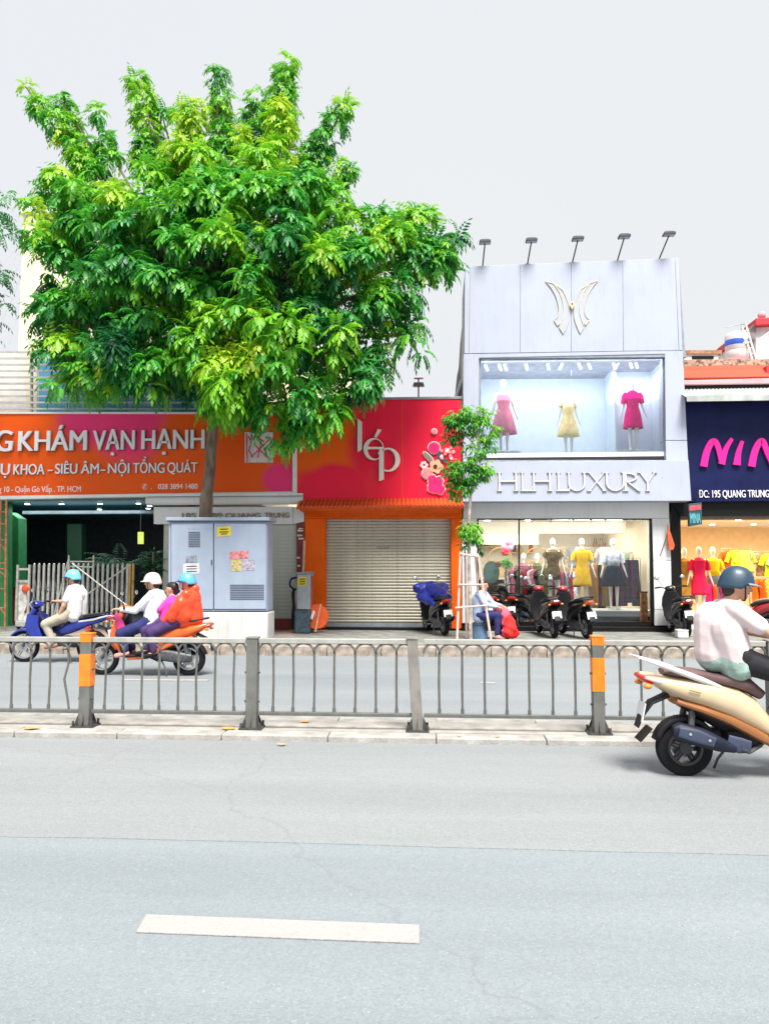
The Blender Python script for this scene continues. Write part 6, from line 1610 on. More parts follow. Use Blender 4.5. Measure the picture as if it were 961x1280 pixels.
    e = MB(); e.caps(hp(.082, -.018, -.045), hp(.082, .018, -.045), .0065 * s, .0065 * s, n=8); e.build('mouth', M_lip, t)
    if shirt:
        b = MB(); g = 1.18
        for f in (-.45, .45): b.caps(pe + hs * .09 * s * f * 2 + (pe - ch).normalized() * .03 * s, ch + side * .10 * s * f * 2, .13 * s * bulk, .135 * s * bulk)
        b.caps(ch, ne - (ne - ch) * .22, .135 * s * bulk, .085 * s)
        b.caps(J['shL'], J['shR'], .076 * s, .076 * s)
        for c in 'LR':
            sh, el, wr = J['sh' + c], J['el' + c], J['wr' + c]
            if sleeve == 'short': b.caps(sh, sh.lerp(el, .62), .076 * s, .070 * s)
            else: b.caps(sh, el, .074 * s, .056 * s); b.caps(el, el.lerp(wr, .88), .056 * s, .040 * s)
        if coat: coat(b)
        o = b.build('shirt' if not coat else 'raincoat', shirt, t, remesh=.010, sm_it=4); fold(o, (.0065 if coat is None or hood else .0035) * s, 34)
    if hood:
        b = MB(); b.caps(ne + Vector((0, 0, .0)) - fd * .05, ne - fd * .09 + Vector((0, 0, .03)), .085, .07); b.build('hood', shirt, t, remesh=.014, sm_it=3)
    if pants:
        b = MB()
        b.caps(J['hipL'] + (ch - pe).normalized() * .03, J['hipR'] + (ch - pe).normalized() * .03, .118 * s * bulk, .118 * s * bulk)
        for c in 'LR':
            hp_, kn, an = J['hip' + c], J['kn' + c], J['an' + c]
            b.caps(hp_, kn, .108 * s * pant_w, .084 * s * pant_w)
            if not shorts: b.caps(kn, kn.lerp(an, .9), .075 * s * pant_w, .056 * s * pant_w)
        o = b.build('trousers', pants, t, remesh=.014, sm_it=3); fold(o, .008 * s, 30)
    if shoe:
        for c in 'LR':
            an, to = J['an' + c], J['toe' + c]; b = MB(); b.caps(an + Vector((0, 0, -.035)) + (an - to).normalized() * .02, to, .042 * s, .036 * s); b.build('shoe', shoe, t, remesh=.011, sm_it=2)
    if hair:
        b = MB()
        b.caps(hp(-.035, 0, .05), hp(.005, 0, .062), .093 * s, .083 * s); b.caps(hp(-.06, 0, .03), hp(-.065, 0, -.04), .072 * s, .055 * s)
        if hair[1] == 'bun': b.ell(hp(-.12, 0, -.02), .036 * s, 12, 8)
        b.build('hair', hair[0], t, remesh=.009, sm_it=2)
    if helmet:
        b = MB(); N = 24; rows = 9; vs = []
        for i in range(rows + 1):
            ph = math.pi / 2 * i / rows
            for j in range(N):
                a = 2 * math.pi * j / N
                lo = -.02 if math.cos(a) > 0 else -.045
                u = .128 * math.sin(ph) + (1 - math.sin(ph)) * 0 + .055
                u = .040 + lo * math.cos(ph) ** 3 * 1.3 + .122 * math.sin(ph)
                vs.append(hp(-.012 + .142 * math.cos(ph) ** .8 * math.cos(a), .118 * math.cos(ph) ** .8 * math.sin(a), u) if i < rows else hp(-.012, 0, .164))
        b.add(vs, [(i * N + j, i * N + (j + 1) % N, (i + 1) * N + (j + 1) % N, (i + 1) * N + j) for i in range(rows) for j in range(N)])
        hm = b.build('helmet', helmet, t, solid=.008)
        b = MB(); vs = []
        for j in range(13):
            a = R(-70 + 140 * j / 12)
            vs.append(hp(-.012 + .143 * math.cos(a), .12 * math.sin(a), .035)); vs.append(hp(-.012 + (.143 + .045 * math.cos(a) ** .5) * math.cos(a), .13 * math.sin(a), .022))
        b.add(vs, [(2 * j, 2 * j + 1, 2 * j + 3, 2 * j + 2) for j in range(12)]); b.build('visor', helmet if not brim else brim, hm, solid=.006)
        if strap:
            b = MB()
            for q in (-1, 1): b.tube([hp(.02, q * .098, .03), hp(.03, q * .088, -.04), hp(.055, q * .03, -.098), hp(.055, 0, -.104)], .006, 6)
            b.build('chin_strap', M_plas, hm)
    if mask:
        b = MB(); b.caps(hp(.062, 0, -.01), hp(.062, 0, -.055), .056 * s, .046 * s); b.build('face_mask', mask, t, remesh=.008, sm_it=2)
    return t
def frame_of(x, y, rz, z=0.0):
    c, s_ = math.cos(rz), math.sin(rz)
    return lambda lx, ly, lz: Vector((x + lx * c - ly * s_, y + lx * s_ + ly * c, z + lz))
def ride(F, pe, ne, he, shw=.17, el=None, wr=None, kn=None, an=None, hipw=.10, rz=0, arms=None):
    J = dict(pelvis=F(pe[0], 0, pe[1]), neck=F(ne[0], 0, ne[1]), head=F(he[0], 0, he[1]))
    J['chest'] = J['pelvis'].lerp(J['neck'], .68) + F(-.03, 0, 0) - F(0, 0, 0)
    for c, q in (('L', 1), ('R', -1)):
        J['sh' + c] = F(ne[0] - .01, q * shw, ne[1] - .05)
        e = el[c] if isinstance(el, dict) else el; w_ = wr[c] if isinstance(wr, dict) else wr; k = kn[c] if isinstance(kn, dict) else kn
        J['el' + c] = F(e[0], q * e[2], e[1]); J['wr' + c] = F(w_[0], q * w_[2], w_[1])
        J['hip' + c] = F(pe[0] + .02, q * hipw, pe[1]); J['kn' + c] = F(k[0], q * k[2], k[1])
        a_ = an[c] if isinstance(an, dict) else an
        J['an' + c] = F(a_[0], q * a_[2], a_[1]); J['toe' + c] = F(a_[0] + .14, q * (a_[2] + .01), a_[1] - .06)
    return J

# --- near cream scooter and rider
M_crm = mat('cream_metallic', (0.60, 0.47, 0.30), 0.3, coat=.6, var=.05, scale=2)
M_gld = mat('bronze_trim', (0.30, 0.115, 0.035), 0.35, coat=.4, var=.08)
M_bseat = mat('seat_brown', (0.13, 0.075, 0.075), 0.5, var=.15, bump=.1)
M_silver = mat('silver_plastic', (0.60, 0.60, 0.60), 0.35, var=.03)
def rack_near(t):
    b = MB()
    for s_ in (-1, 1): b.loft([(.24, .70, .02, .014), (.10, .755, .022, .024), (-.12, .835, .022, .022), (-.33, .905, .012, .007), (-.37, .915, .008, .004)], p=2.6, n=12, y=s_ * .135)
    b.tube([(-.20, -.135, .865), (-.20, .135, .865)], .012, 8); b.build('grab_rail', M_silver, t)
    b = MB(); b.loft([(-.14, .775, .05, .03), (-.08, .81, .05, .02)], p=3, n=12); b.build('rail_bracket', M_crm, t)
g = G(853, 975)
sx_, sy_ = g.x + .055, g.y + .12
near = scooter('cream and bronze scooter riding past in front of the railing at the right edge', 'scooter', M_crm, M_gld, seat=M_bseat, rr=.217, rf=.25, wb=1.24, rack=rack_near)
M_wl = mat('white_lens', (.75, .55, .55), .2, coat=.6)
b = MB()
for s_ in (-1, 1): b.loft([(-.315, .765, .02, .012), (-.22, .738, .012, .020), (-.10, .715, .006, .012)], p=2.4, n=12, y=s_ * .118)
b.build('tail_side_lens', M_wl, near)
b = MB(); b.prism([(-.345, -.085, .27), (-.345, .085, .27), (-.255, .085, .37), (-.255, -.085, .37)], (-.012, 0, 0)); b.build('mud_flap', M_plas, near, smooth=False)
b = MB(); b.loft([(.27, .30, .008, .05), (.36, .27, .01, .06), (.44, .26, .01, .045)], p=2.5, n=12, y=-.165); b.build('fan_cover', MATS['shield_blue_grey'], near)
b = MB(); b.tube([(.0, -.18, .682), (.02, -.182, .676), (.08, -.185, .662)], .005, 5); b.build('body_crease', M_gld, near)
place(near, sx_, sy_, 0)
F = frame_of(sx_, sy_, 0)
J = ride(F, (.38, .90), (.375, 1.335), (.445, 1.46), shw=.17, el=(.60, 1.10, .25), wr=(.82, 1.05, .30), kn=(.82, .78, .17), an=(.82, .42, .14))
J['chest'] = F(.31, 0, 1.15); J['base'] = .8
M_pinkt = mat('tshirt_pale_pink', (0.74, 0.62, 0.62), 0.85, var=.04, scale=3, bump=.1)
def blous(b):
    b.caps(F(.25, 0, .94), F(.245, 0, 1.2), .15, .145); b.caps(F(.37, 0, .94), F(.36, 0, 1.15), .14, .135)
r_ = person('rider in pale pink t-shirt, black trousers and blue grey helmet on the near scooter', J, shirt=M_pinkt, pants=mat('trousers_black', (.012, .012, .016), .8), helmet=mat('helmet_slate', (.018, .05, .085), .45, coat=.1), hair=(M_hair, 'short'), look=0, headpitch=.12, shoe=M_plas, bulk=1.05, coat=blous, brim=mat('visor_slate', (.25, .29, .33), .4))
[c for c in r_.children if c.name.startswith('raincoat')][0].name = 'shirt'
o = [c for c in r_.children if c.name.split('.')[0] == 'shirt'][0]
o.data.materials.append(mat('mint_reflection', (.36, .50, .45), .85, var=.2, scale=9, bump=.2))  # mint reflected tint painted on the shirt's lower faces
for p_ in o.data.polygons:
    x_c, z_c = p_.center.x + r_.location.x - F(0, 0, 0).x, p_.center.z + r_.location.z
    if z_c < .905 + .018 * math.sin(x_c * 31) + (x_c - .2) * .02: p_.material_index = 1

# --- blue motorbike and rider (far carriageway, heading left)
M_blue = mat('paint_blue', (0.012, 0.03, 0.30), 0.3, coat=.6, var=.1)
M_bl2 = mat('paint_blue_dark', (0.01, 0.015, 0.09), 0.35, var=.1)
g = G(30, 827.5)
bx, by = g.x + 1.2, g.y
ub = scooter('dark blue motorbike with silver side stripe ridden past the folding gate', 'motorbike', M_blue, M_bl2, rr=.275, rf=.27, wb=1.2, style='underbone', rimm=M_rim)
b = MB()
for s_ in (1, -1): b.loft([(-.30, .80, .006, .012), (-.05, .735, .006, .018), (.2, .70, .006, .012)], p=3, n=10, y=s_ * .117)
b.build('side_stripe', M_silver, ub)
place(ub, bx, by, math.pi)
F = frame_of(bx, by, math.pi)
J = ride(F, (.30, .84), (.33, 1.30), (.385, 1.43), el={'L': (.42, .98, .21), 'R': (.5, 1.02, .24)}, wr={'L': (.54, .76, .17), 'R': (.80, 1.03, .29)}, kn=(.75, .66, .17), an=(.60, .33, .15))
J['base'] = .8
person('rider in white short sleeved shirt, khaki trousers and light blue helmet', J, shirt=mat('shirt_white', (.80, .78, .80), .85, var=.03, bump=.1), pants=mat('khaki', (.42, .38, .30), .85, var=.08), helmet=mat('helmet_sky', (.16, .52, .78), .35, coat=.3), hair=(M_hair, 'short'), look=math.pi, skin=SK, brim=M_bl2, shoe=mat('sandal_brown', (.35, .16, .11), .6))

# --- orange scooter with three people
M_orp = mat('paint_orange', (0.80, 0.13, 0.015), 0.3, coat=.6, var=.06)
g = G(236, 844.5); ox, oy = g.x, g.y
osc = scooter('orange scooter carrying three people along the far carriageway', 'scooter', M_orp, M_orp, rr=.25, rf=.25, wb=1.33, rimm=M_rim, tail=M_redlens)
b = MB()
for s_ in (1, -1): b.loft([(.93, .60, .006, .06), (1.02, .80, .008, .07), (1.06, .93, .006, .03)], p=2.4, n=10, y=s_ * .185)
b.build('pink_side_panel', mat('panel_magenta', (.65, .04, .22), .35, coat=.5), osc)
place(osc, ox, oy, math.pi)
F = frame_of(ox, oy, math.pi)
J = ride(F, (.56, .80), (.54, 1.26), (.60, 1.385), el=(.76, .98, .22), wr=(.97, 1.0, .29), kn=(1.0, .64, .15), an=(.93, .36, .13)); J['base'] = .78
person('driver in white long sleeved shirt, navy trousers and cream helmet', J, shirt=mat('shirt_white_cool', (.76, .78, .84), .85, var=.04, bump=.1), sleeve='long', pants=mat('navy_cloth', (.025, .03, .14), .85, var=.15), helmet=mat('helmet_cream', (.74, .66, .55), .35, coat=.3), hair=(M_hair, 'short'), look=math.pi, shoe=mat('sandal_pink', (.62, .28, .25), .6))
J = ride(F, (.34, .84), (.27, 1.18), (.29, 1.28), shw=.11, el=(.40, 1.0, .15), wr=(.52, .92, .13), kn=(.62, .68, .19), an=(.60, .40, .17), hipw=.07); J['base'] = .78
person('girl in magenta top with dark hair sitting between two adults on the orange scooter', J, shirt=mat('top_magenta', (.75, .05, .38), .8, var=.08, bump=.1), sleeve='long', pants=mat('plum_cloth', (.06, .03, .12), .85, var=.15), hair=(M_hair, 'bun'), scale=.86, look=math.pi, shoe=M_plas)
J = ride(F, (.05, .86), (.02, 1.27), (.06, 1.385), el=(.18, 1.0, .24), wr=(.34, .80, .20), kn=(.50, .66, .22), an=(.48, .36, .19)); J['base'] = .78
def poncho(b):
    b.caps(F(.02, 0, .88), F(-.0, 0, 1.15), .17, .17); b.caps(F(.05, .14, .90), F(.06, .18, 1.1), .13, .10); b.caps(F(.05, -.14, .90), F(.06, -.18, 1.1), .13, .10)
    b.caps(F(.20, .2, .88), F(.08, .2, 1.08), .09, .11); b.caps(F(-.06, 0, .85), F(-.02, 0, 1.05), .15, .16)
M_rain = mat('raincoat_orange', (0.88, 0.065, 0.015), 0.35, var=.15, scale=6, bump=.2, bscale=12, coat=.3)
person('rear passenger in orange raincoat and blue helmet on the orange scooter', J, shirt=M_rain, sleeve='long', coat=poncho, hood=True, pants=mat('plum_cloth', (.06, .03, .12), .85), helmet=mat('helmet_blue', (.10, .38, .62), .35, coat=.3), hair=(M_hair, 'short'), look=math.pi, shoe=M_plas, brim=M_bl2, mask=mat('mask_pale', (.6, .5, .5), .8))

# --- parked scooters in front of the boutique, tails to the street
M_dkred = mat('paint_dark_red', (0.28, 0.012, 0.02), 0.3, coat=.6)
M_blk = mat('paint_black', (0.012, 0.012, 0.015), 0.3, coat=.5)
p1 = scooter('parked black scooter with red handle cowl, left of the pair before the boutique', 'scooter', M_blk, M_blk, rr=.24, rf=.25, wb=1.25, group='scooters parked before the boutique', rimm=M_rim)
for c in p1.children:
    if c.name.startswith('handlebar_cowl'): c.data.materials[0] = M_dkred
q = G(694, 798, PZ)
place(p1, q.x, q.y + .1, R(97), PZ, lean=R(-4))
p2 = copy_tree(p1); p2['label'] = 'parked black scooter with orange tail light, right of the pair before the boutique'
q = G(735, 799, PZ); place(p2, q.x, q.y + .1, R(104), PZ, lean=R(-5))
for c in p2.children:
    if c.name.startswith('tail_light'): c.data = c.data.copy(); c.data.materials[0] = mat('tail_lens_orange', (.75, .10, .02), .2, coat=.5)
p3 = copy_tree(p1); p3['label'] = 'dark parked scooter in the shade at the boutique doorway behind the seated person'
q = G(650, 789, PZ); place(p3, q.x, q.y + .25, R(60), PZ, lean=R(-4))
for c in p3.children:
    if c.name.startswith('handlebar_cowl') or c.name.startswith('front_apron'): c.data = c.data.copy(); c.data.materials[0] = M_blk
p4 = copy_tree(p3); p4['label'] = 'dark parked scooter with round mirrors before the black pier of the navy shop'
q = G(862, 797, PZ); place(p4, q.x, q.y + .15, R(88), PZ, lean=R(-4))
p5 = copy_tree(p3); p5['label'] = 'dark parked scooter beside the staked young tree before the shop glass'
q = G(622, 789, PZ); place(p5, q.x, q.y + .3, R(75), PZ, lean=R(-3))
p6 = copy_tree(p3); p6['label'] = 'parked scooter under a blue rain cover before the closed shutter'
q = G(556, 795, PZ); place(p6, q.x, q.y + .1, R(108), PZ, lean=R(-4))
p7 = copy_tree(p1); p7['label'] = 'red fronted parked scooter in front of the navy shop behind the near rider'
q = G(985, 797, PZ); place(p7, q.x, q.y + .25, R(150), PZ, lean=R(-4))
for c in p7.children:
    if c.name.split('.')[0] in ('rear_body',): c.data = c.data.copy(); c.data.materials[0] = M_dkred
# white box on the ground beside the dark scooter
q = G(852, 797, PZ); t = empty('foam_box', q, 'small white foam box on the pavement beside the dark pier', 'box')
b = MB(); b.box(q.x - .11, q.x + .11, q.y - .1, q.y + .1, PZ, PZ + .13); b.build('box', M_white, t, bevel=.012)
b = MB(); b.box(q.x - .115, q.x + .115, q.y - .105, q.y + .105, PZ + .133, PZ + .165); b.build('lid', M_white, t, bevel=.008)
# blue cover over the motorbike
Fc = frame_of(p6.location.x, p6.location.y, R(108), PZ)
M_cov = mat('cover_blue', (.015, .03, .26), .4, var=.3, scale=5, bump=.4, bscale=8)
b = MB()
b.caps(Fc(.98, -.3, .98), Fc(.98, .3, .98), .13, .13); b.caps(Fc(.95, 0, .95), Fc(.2, -.05, .80), .20, .16); b.caps(Fc(.95, -.2, .9), Fc(.6, -.22, .72), .13, .10); b.caps(Fc(.95, .2, .9), Fc(.5, .22, .70), .13, .10); b.caps(Fc(.2, -.1, .80), Fc(.0, -.02, .78), .13, .12); b.caps(Fc(.1, .2, .66), Fc(.8, .3, .8), .07, .1)
t = empty('rain_cover', Fc(.5, 0, 0), 'crumpled blue rain cover thrown over the scooter before the shutter', 'cover')
fold(b.build('cloth', M_cov, t, remesh=.016, sm_it=2), .03, 30)

# --- seated person by the stakes, facing right
q = G(601, 799, PZ); F = frame_of(q.x, q.y + .12, R(-25), PZ)
J = ride(F, (.0, .46), (.04, .95), (.07, 1.07), shw=.16, el=(.20, .70, .2), wr=(.42, .66, .14), kn=(.42, .50, .13), an=(.40, .09, .12)); J['base'] = PZ + .3
person('person in light blue shirt and navy trousers sitting behind the stake frame', J, shirt=mat('shirt_light_blue', (.42, .52, .72), .85, var=.1, scale=10, bump=.1), sleeve='long', pants=mat('navy_cloth', (.025, .03, .14), .85), hair=(M_hair, 'short'), look=R(-35), shoe=mat('sandal_pink', (.62, .28, .25), .6), mask=None)
t = empty('low_stool', F(0, 0, 0), 'low blue grey plastic stool under the seated person', 'stool')
b = MB(); c = F(-.02, 0, 0); b.lathe([(.17, 0), (.13, .28), (.15, .29), (.15, .32), (.12, .335)], c, n=18); b.build('seat', mat('stool_blue', (.10, .18, .30), .5, var=.2), t)
t = empty('cloth_bundle', F(.55, 0, 0), 'pink and red cloth bundle hanging from the seated person knees', 'cloth')
b = MB(); b.caps(F(.36, .0, .62), F(.52, 0, .52), .09, .12); b.caps(F(.52, .02, .52), F(.63, .0, .22), .12, .155); b.caps(F(.60, -.08, .16), F(.68, .05, .14), .12, .12); b.caps(F(.40, .1, .63), F(.45, -.1, .62), .07, .07)
o = b.build('cloth', patch_mat('bundle_cloth', (.70, .12, .18), (.78, .03, .03), [(F(.68, 0, .3).x, F(.66, 0, .2).z + .05, .26, .7)], rough=.8, soft=.2), t, remesh=.015, sm_it=2); fold(o, .025, 40)
# ================================================================== SHOP GOODS
def mannequin(loc, label, rz=0, h=1.72, pose=0, m=None):
    t = empty('mannequin', loc, label, 'mannequin', None, rz)
    s = h / 1.75; b = MB(); L = Vector((0, 0, 0))
    V = lambda x, y, z: Vector((x, y, z)) * s
    b.ell(V(0, 0, 1.63), (.07 * s, .085 * s, .105 * s)); b.caps(V(0, 0, 1.42), V(0, 0, 1.55), .04 * s, .04 * s)
    b.caps(V(-.12, 0, 1.38), V(.12, 0, 1.38), .05 * s, .05 * s); b.caps(V(0, 0, 1.3), V(0, 0, 1.05), .11 * s, .09 * s); b.caps(V(-.06, 0, .93), V(.06, 0, .93), .098 * s, .098 * s)
    for q in (-1, 1):
        b.caps(V(q * .17, 0, 1.38), V(q * .22, .0, 1.10), .038 * s, .03 * s); b.caps(V(q * .22, .0, 1.10), V(q * .29, -.04, .87), .03 * s, .02 * s); b.caps(V(q * .29, -.04, .87), V(q * .32, -.05, .77), .024 * s, .012 * s)
        b.caps(V(q * .08, 0, .88), V(q * .075, -.02 * q, .48), .070 * s, .045 * s); b.caps(V(q * .075, -.02 * q, .48), V(q * .07, 0, .08), .046 * s, .026 * s); b.caps(V(q * .07, 0, .06), V(q * .075, -.10, .03), .03 * s, .024 * s)
    b.build('figure', m or M_skin_man, t, remesh=.016, sm_it=1)
    b = MB(); b.lathe([(.16 * s, 0), (.15 * s, .012)], (0, 0, 0), n=18); b.build('stand', M_alu, t)
    return t
def dress(t, prof, m, name='dress', s=1.0, sy=.72, sleeves=0, pleat=0.0, smat=None):
    b = MB(); n = 36; vs = []
    for (r, z) in prof:
        for j in range(n):
            a = 2 * math.pi * j / n; w_ = 1 + pleat * math.sin(a * 9) * max(0, (1.1 - z)) * 1.2
            vs.append((r * w_ * math.cos(a) * s, r * w_ * math.sin(a) * sy * s, z * s))
    b.add(vs, [(i * n + (j + 1) % n, i * n + j, (i + 1) * n + j, (i + 1) * n + (j + 1) % n) for i in range(len(prof) - 1) for j in range(n)])
    o = b.build(name, m, t, solid=.006, local=True)
    if sleeves:
        for q in (-1, 1):
            b = MB(); b.tube([Vector((q * .14, 0, 1.40)) * s, Vector((q * .19, 0, 1.32)) * s, Vector((q * (.18 + .05 * sleeves), 0, 1.38 - .28 * sleeves)) * s], [.06 * s, .066 * s, .062 * s], 12)
            b.build('sleeve', smat or m, o, local=True)
    return o
PR_A = [(.05, 1.47), (.10, 1.44), (.165, 1.39), (.165, 1.28), (.15, 1.18), (.135, 1.08), (.17, .95), (.20, .80), (.225, .62), (.235, .56)]
PR_S = [(.14, 1.36), (.16, 1.28), (.15, 1.18), (.135, 1.08), (.18, .95), (.23, .78), (.27, .62), (.28, .55)]
def M_cl(name, c, v=.12, sc=8, c2=None): return mat(name, c, .85, spec=.08, var=v, scale=sc, bump=.15, col2=c2)
def mq(px, pyb, Y, label, prof, m, sleeves=0, h=1.72, rz=0, floor=None, pleat=.05, name='dress', smat=None):
    q = P(px, pyb, Y); z = floor if floor is not None else q.z
    t = mannequin((0, 0, 0), label, rz, h); dress(t, prof, m, name, h / 1.75, sleeves=sleeves, pleat=pleat, smat=smat)
    t.location = (q.x, q.y, z); return t
# upper display window: figure height from photo
def mh(y0, y1, Y): return (P(700, y0, Y).z - P(700, y1, Y).z)
mq(630, 570, Y1 + .75, 'white mannequin in long pale pink pleated dress, left in the upper display window', PR_S + [(.29, .45)], M_cl('cloth_pink', (.95, .30, .42)), 0, h=mh(480, 574, Y1 + .75), floor=ZF + .09, pleat=.09)
mq(711, 574, Y1 + .95, 'white mannequin in sleeveless pale yellow dress, middle of the upper display window', PR_S, M_cl('cloth_pale_yellow', (.92, .72, .36)), .25, h=mh(492, 577, Y1 + .95), floor=ZF, pleat=.06)
mq(792, 566, Y1 + .72, 'white mannequin in short sleeved magenta dress on a plinth, right in the upper display window', PR_A, M_cl('cloth_magenta', (.92, .004, .22)), .8, h=mh(477, 568, Y1 + .72), floor=ZF + .09, pleat=.03)
# ground floor
Ya = Yg + .95
mq(692, 763, Ya, 'mannequin in olive brown ruffled dress in the lower shop window', PR_A[:-2] + [(.21, .72)], M_cl('cloth_olive', (.13, .085, .03), .4, 14), .4, h=mh(673, 763, Ya), floor=PLZ)
mq(728.5, 763, Ya, 'mannequin in bright yellow short sleeved dress in the lower shop window', PR_A, M_cl('cloth_yellow', (.85, .50, .015)), .7, h=mh(673, 763, Ya), floor=PLZ, pleat=.02)
m3 = mq(767.5, 763, Ya, 'mannequin in white blouse and dark blue patterned skirt in the lower shop window', [(.165, 1.39), (.165, 1.28), (.155, 1.18), (.15, 1.04)], M_cl('cloth_white_print', (.60, .62, .72), .3, 16), .9, h=mh(673, 763, Ya), floor=PLZ, name='blouse')
m3.children[0]; dress(m3, [(.135, 1.10), (.18, .98), (.24, .80), (.30, .60), (.30, .56)], M_cl('cloth_navy_print', (.002, .004, .014), .6, 26, (.008, .02, .035)), 'skirt', mh(673, 763, Ya) / 1.75, pleat=.08)
# garments on rails
def rail(parent_name, x0, x1, Y, ztop, zfloor, label, cat='clothes rail'):
    t = empty(parent_name, Vector(((x0 + x1) / 2, Y, zfloor)), label, cat)
    b = MB(); b.tube([(x0, Y, zfloor), (x0, Y, ztop), (x1, Y, ztop), (x1, Y, zfloor)], .014, 7); b.tube([(x0, Y - .2, zfloor + .02), (x0, Y + .2, zfloor + .02)], .014, 6); b.tube([(x1, Y - .2, zfloor + .02), (x1, Y + .2, zfloor + .02)], .014, 6); b.build('frame', M_rim, t); return t
gshape = {}
def garment(loc, wd, ln, m, label, group, rz=0, kind='dress'):
    key = (round(wd, 1), round(ln, 1), kind)
    if key not in gshape:
        b = MB(); n = 28; prof = [(.12, 0), (wd * .46, -.05), (wd * .5, -.12), (wd * .40, -ln * .4), (wd * .46, -ln * .7), (wd * .55, -ln)]
        vs = []
        for (r, z) in prof:
            for j in range(n):
                a = 2 * math.pi * j / n; k = 1 + .10 * math.sin(a * 7) * min(1, -z / ln * 1.4); vs.append((r * k * math.cos(a), .055 * k * math.sin(a) * (1 + -z / ln), z))
        b.add(vs, [(i * n + (j + 1) % n, i * n + j, (i + 1) * n + j, (i + 1) * n + (j + 1) % n) for i in range(len(prof) - 1) for j in range(n)]); b.add(vs[:n], [tuple(range(n))])
        if kind == 'top':
            for q in (-1, 1): b.tube([(q * wd * .42, 0, -.07), (q * wd * .62, 0, -.30)], [.05, .06], 8)
        b.tube([(0, 0, 0), (0, 0, .05)], .004, 4)
        o = b.build('garment', m, None); gshape[key] = o.data.copy(); bpy.data.objects.remove(o)
    me = gshape[key].copy(); me.materials.clear(); me.materials.append(m)
    o = bpy.data.objects.new('garment', me); COL.objects.link(o); o.location = loc; o.rotation_euler = (0, 0, rz)
    return tag(o, label, 'clothing', group)
ck = {}
def cloth(c, print_=0):
    key = 'cl_%02d%02d%02d%d' % (int(c[0] * 50), int(c[1] * 50), int(c[2] * 50), print_)
    return M_cl(key, c, .5 if print_ else .12, 18 if print_ else 6)
def rowg(px0, px1, pyt, Y, n, cols, ln, grp, zfl, label_rail, kind='dress', wd=.42, turn=70):
    a, c = P(px0, pyt, Y), P(px1, pyt, Y)
    rail('clothes_rail', a.x - .06, c.x + .06, Y, a.z + .045, zfl, label_rail)
    for i in range(n):
        f = (i + .5) / n; cc = cols[i % len(cols)]
        garment((a.x + (c.x - a.x) * f, Y + random.uniform(-.02, .02), a.z), wd, ln * random.uniform(.88, 1.08), cloth(cc[1], cc[2]), cc[0] + ', ' + ORD[i] + ' from left, ' + grp[0], grp[1], R(turn + random.uniform(-14, 14)), kind)
ZFI = zf + .16
rowg(738, 758, 706, Yg + 1.9, 6, [('brown garment', (.16, .08, .04), 0), ('olive garment', (.12, .10, .03), 0), ('rust brown garment', (.25, .09, .03), 0), ('black garment', (.01, .01, .015), 0)], 1.05, ('on the rail between yellow dress and blue skirt mannequins', 'garments on the brown rail'), ZFI, 'metal clothes rail behind the yellow dress mannequin')
rowg(757, 797, 700, Yg + 2.4, 9, [('black garment', (.008, .008, .014), 0), ('dark plum garment', (.05, .01, .05), 1), ('black print garment', (.02, .02, .03), 1)], 1.2, ('on the rail behind the blue skirt mannequin', 'garments on the black rail'), ZFI, 'metal clothes rail behind the blue skirt mannequin')
rowg(672, 722, 715, Yg + 2.0, 9, [('white printed garment', (.6, .6, .62), 1), ('plum striped garment', (.25, .03, .12), 1), ('grey green garment', (.12, .18, .16), 1), ('wine red garment', (.28, .01, .05), 0)], .95, ('on the rail behind the olive dress mannequin', 'garments on the mixed rail'), ZFI, 'metal clothes rail behind the olive dress mannequin')
rowg(634, 672, 718, Yg + 3.0, 9, [('pale print garment', (.45, .42, .36), 1), ('mauve garment', (.22, .09, .12), 1), ('orange garment', (.65, .16, .04), 0), ('olive print garment', (.10, .10, .05), 1), ('black garment', (.01, .01, .01), 0)], 1.0, ('on the left back rail of the boutique', 'garments on the left back rail'), ZFI, 'metal clothes rail at the left back of the boutique', turn=55)
rowg(600, 634, 722, Yg + 4.2, 6, [('red garment', (.55, .04, .03), 0), ('lime garment', (.35, .45, .08), 1), ('cream garment', (.6, .5, .4), 0)], .9, ('on the farthest rail of the boutique', 'garments on the far rail'), ZFI, 'metal clothes rail far inside the boutique at left', turn=40)
# dark counter and round mirror, big paper flower
b_ = P(640, 735, Yg + 3.6); t = empty('shop_counter', Vector((P(655, 700, Yg + 3.6).x, Yg + 3.6, ZFI)), 'dark counter standing far inside the boutique', 'counter')
b = MB(); b.box(P(600, 700, Yg + 3.6).x, P(690, 700, Yg + 3.6).x, Yg + 3.45, Yg + 3.9, ZFI, ZFI + .95); b.build('cabinet', M_plas, t, bevel=.01)
b = MB(); b.box(P(600, 700, Yg + 3.6).x - .03, P(690, 700, Yg + 3.6).x + .03, Yg + 3.42, Yg + 3.93, ZFI + .955, ZFI + .99); b.build('counter_top', M_alu, t, bevel=.005)
q = P(614, 716, Yg + .9); t = empty('round_mirror', q, 'oval grey green mirror standing at the left edge of the shop window', 'mirror')
b = MB(); b.lathe([(.28, 0), (.28, .02), (.26, .03)], q, axis='y', n=26, sx=.7); b.build('mirror_rim', M_plas, t); b = MB(); b.lathe([(.26, 0), (.26, .006)], q + Vector((0, -.008, 0)), axis='y', n=26, sx=.7); b.build('mirror_glass', mat('mirror_green', (.08, .18, .17), .15, spec=.8), t)
b = MB(); b.tube([q + Vector((0, .03, -.2)), Vector((q.x, q.y + .06, ZFI))], .012, 6); b.build('mirror_stand', M_plas, t)
q = P(632, 705, Yg + 1.2); t = empty('flower_stand', Vector((q.x, q.y, ZFI)), 'tall flower stand with a pink and red paper bloom inside the boutique window', 'flowers')
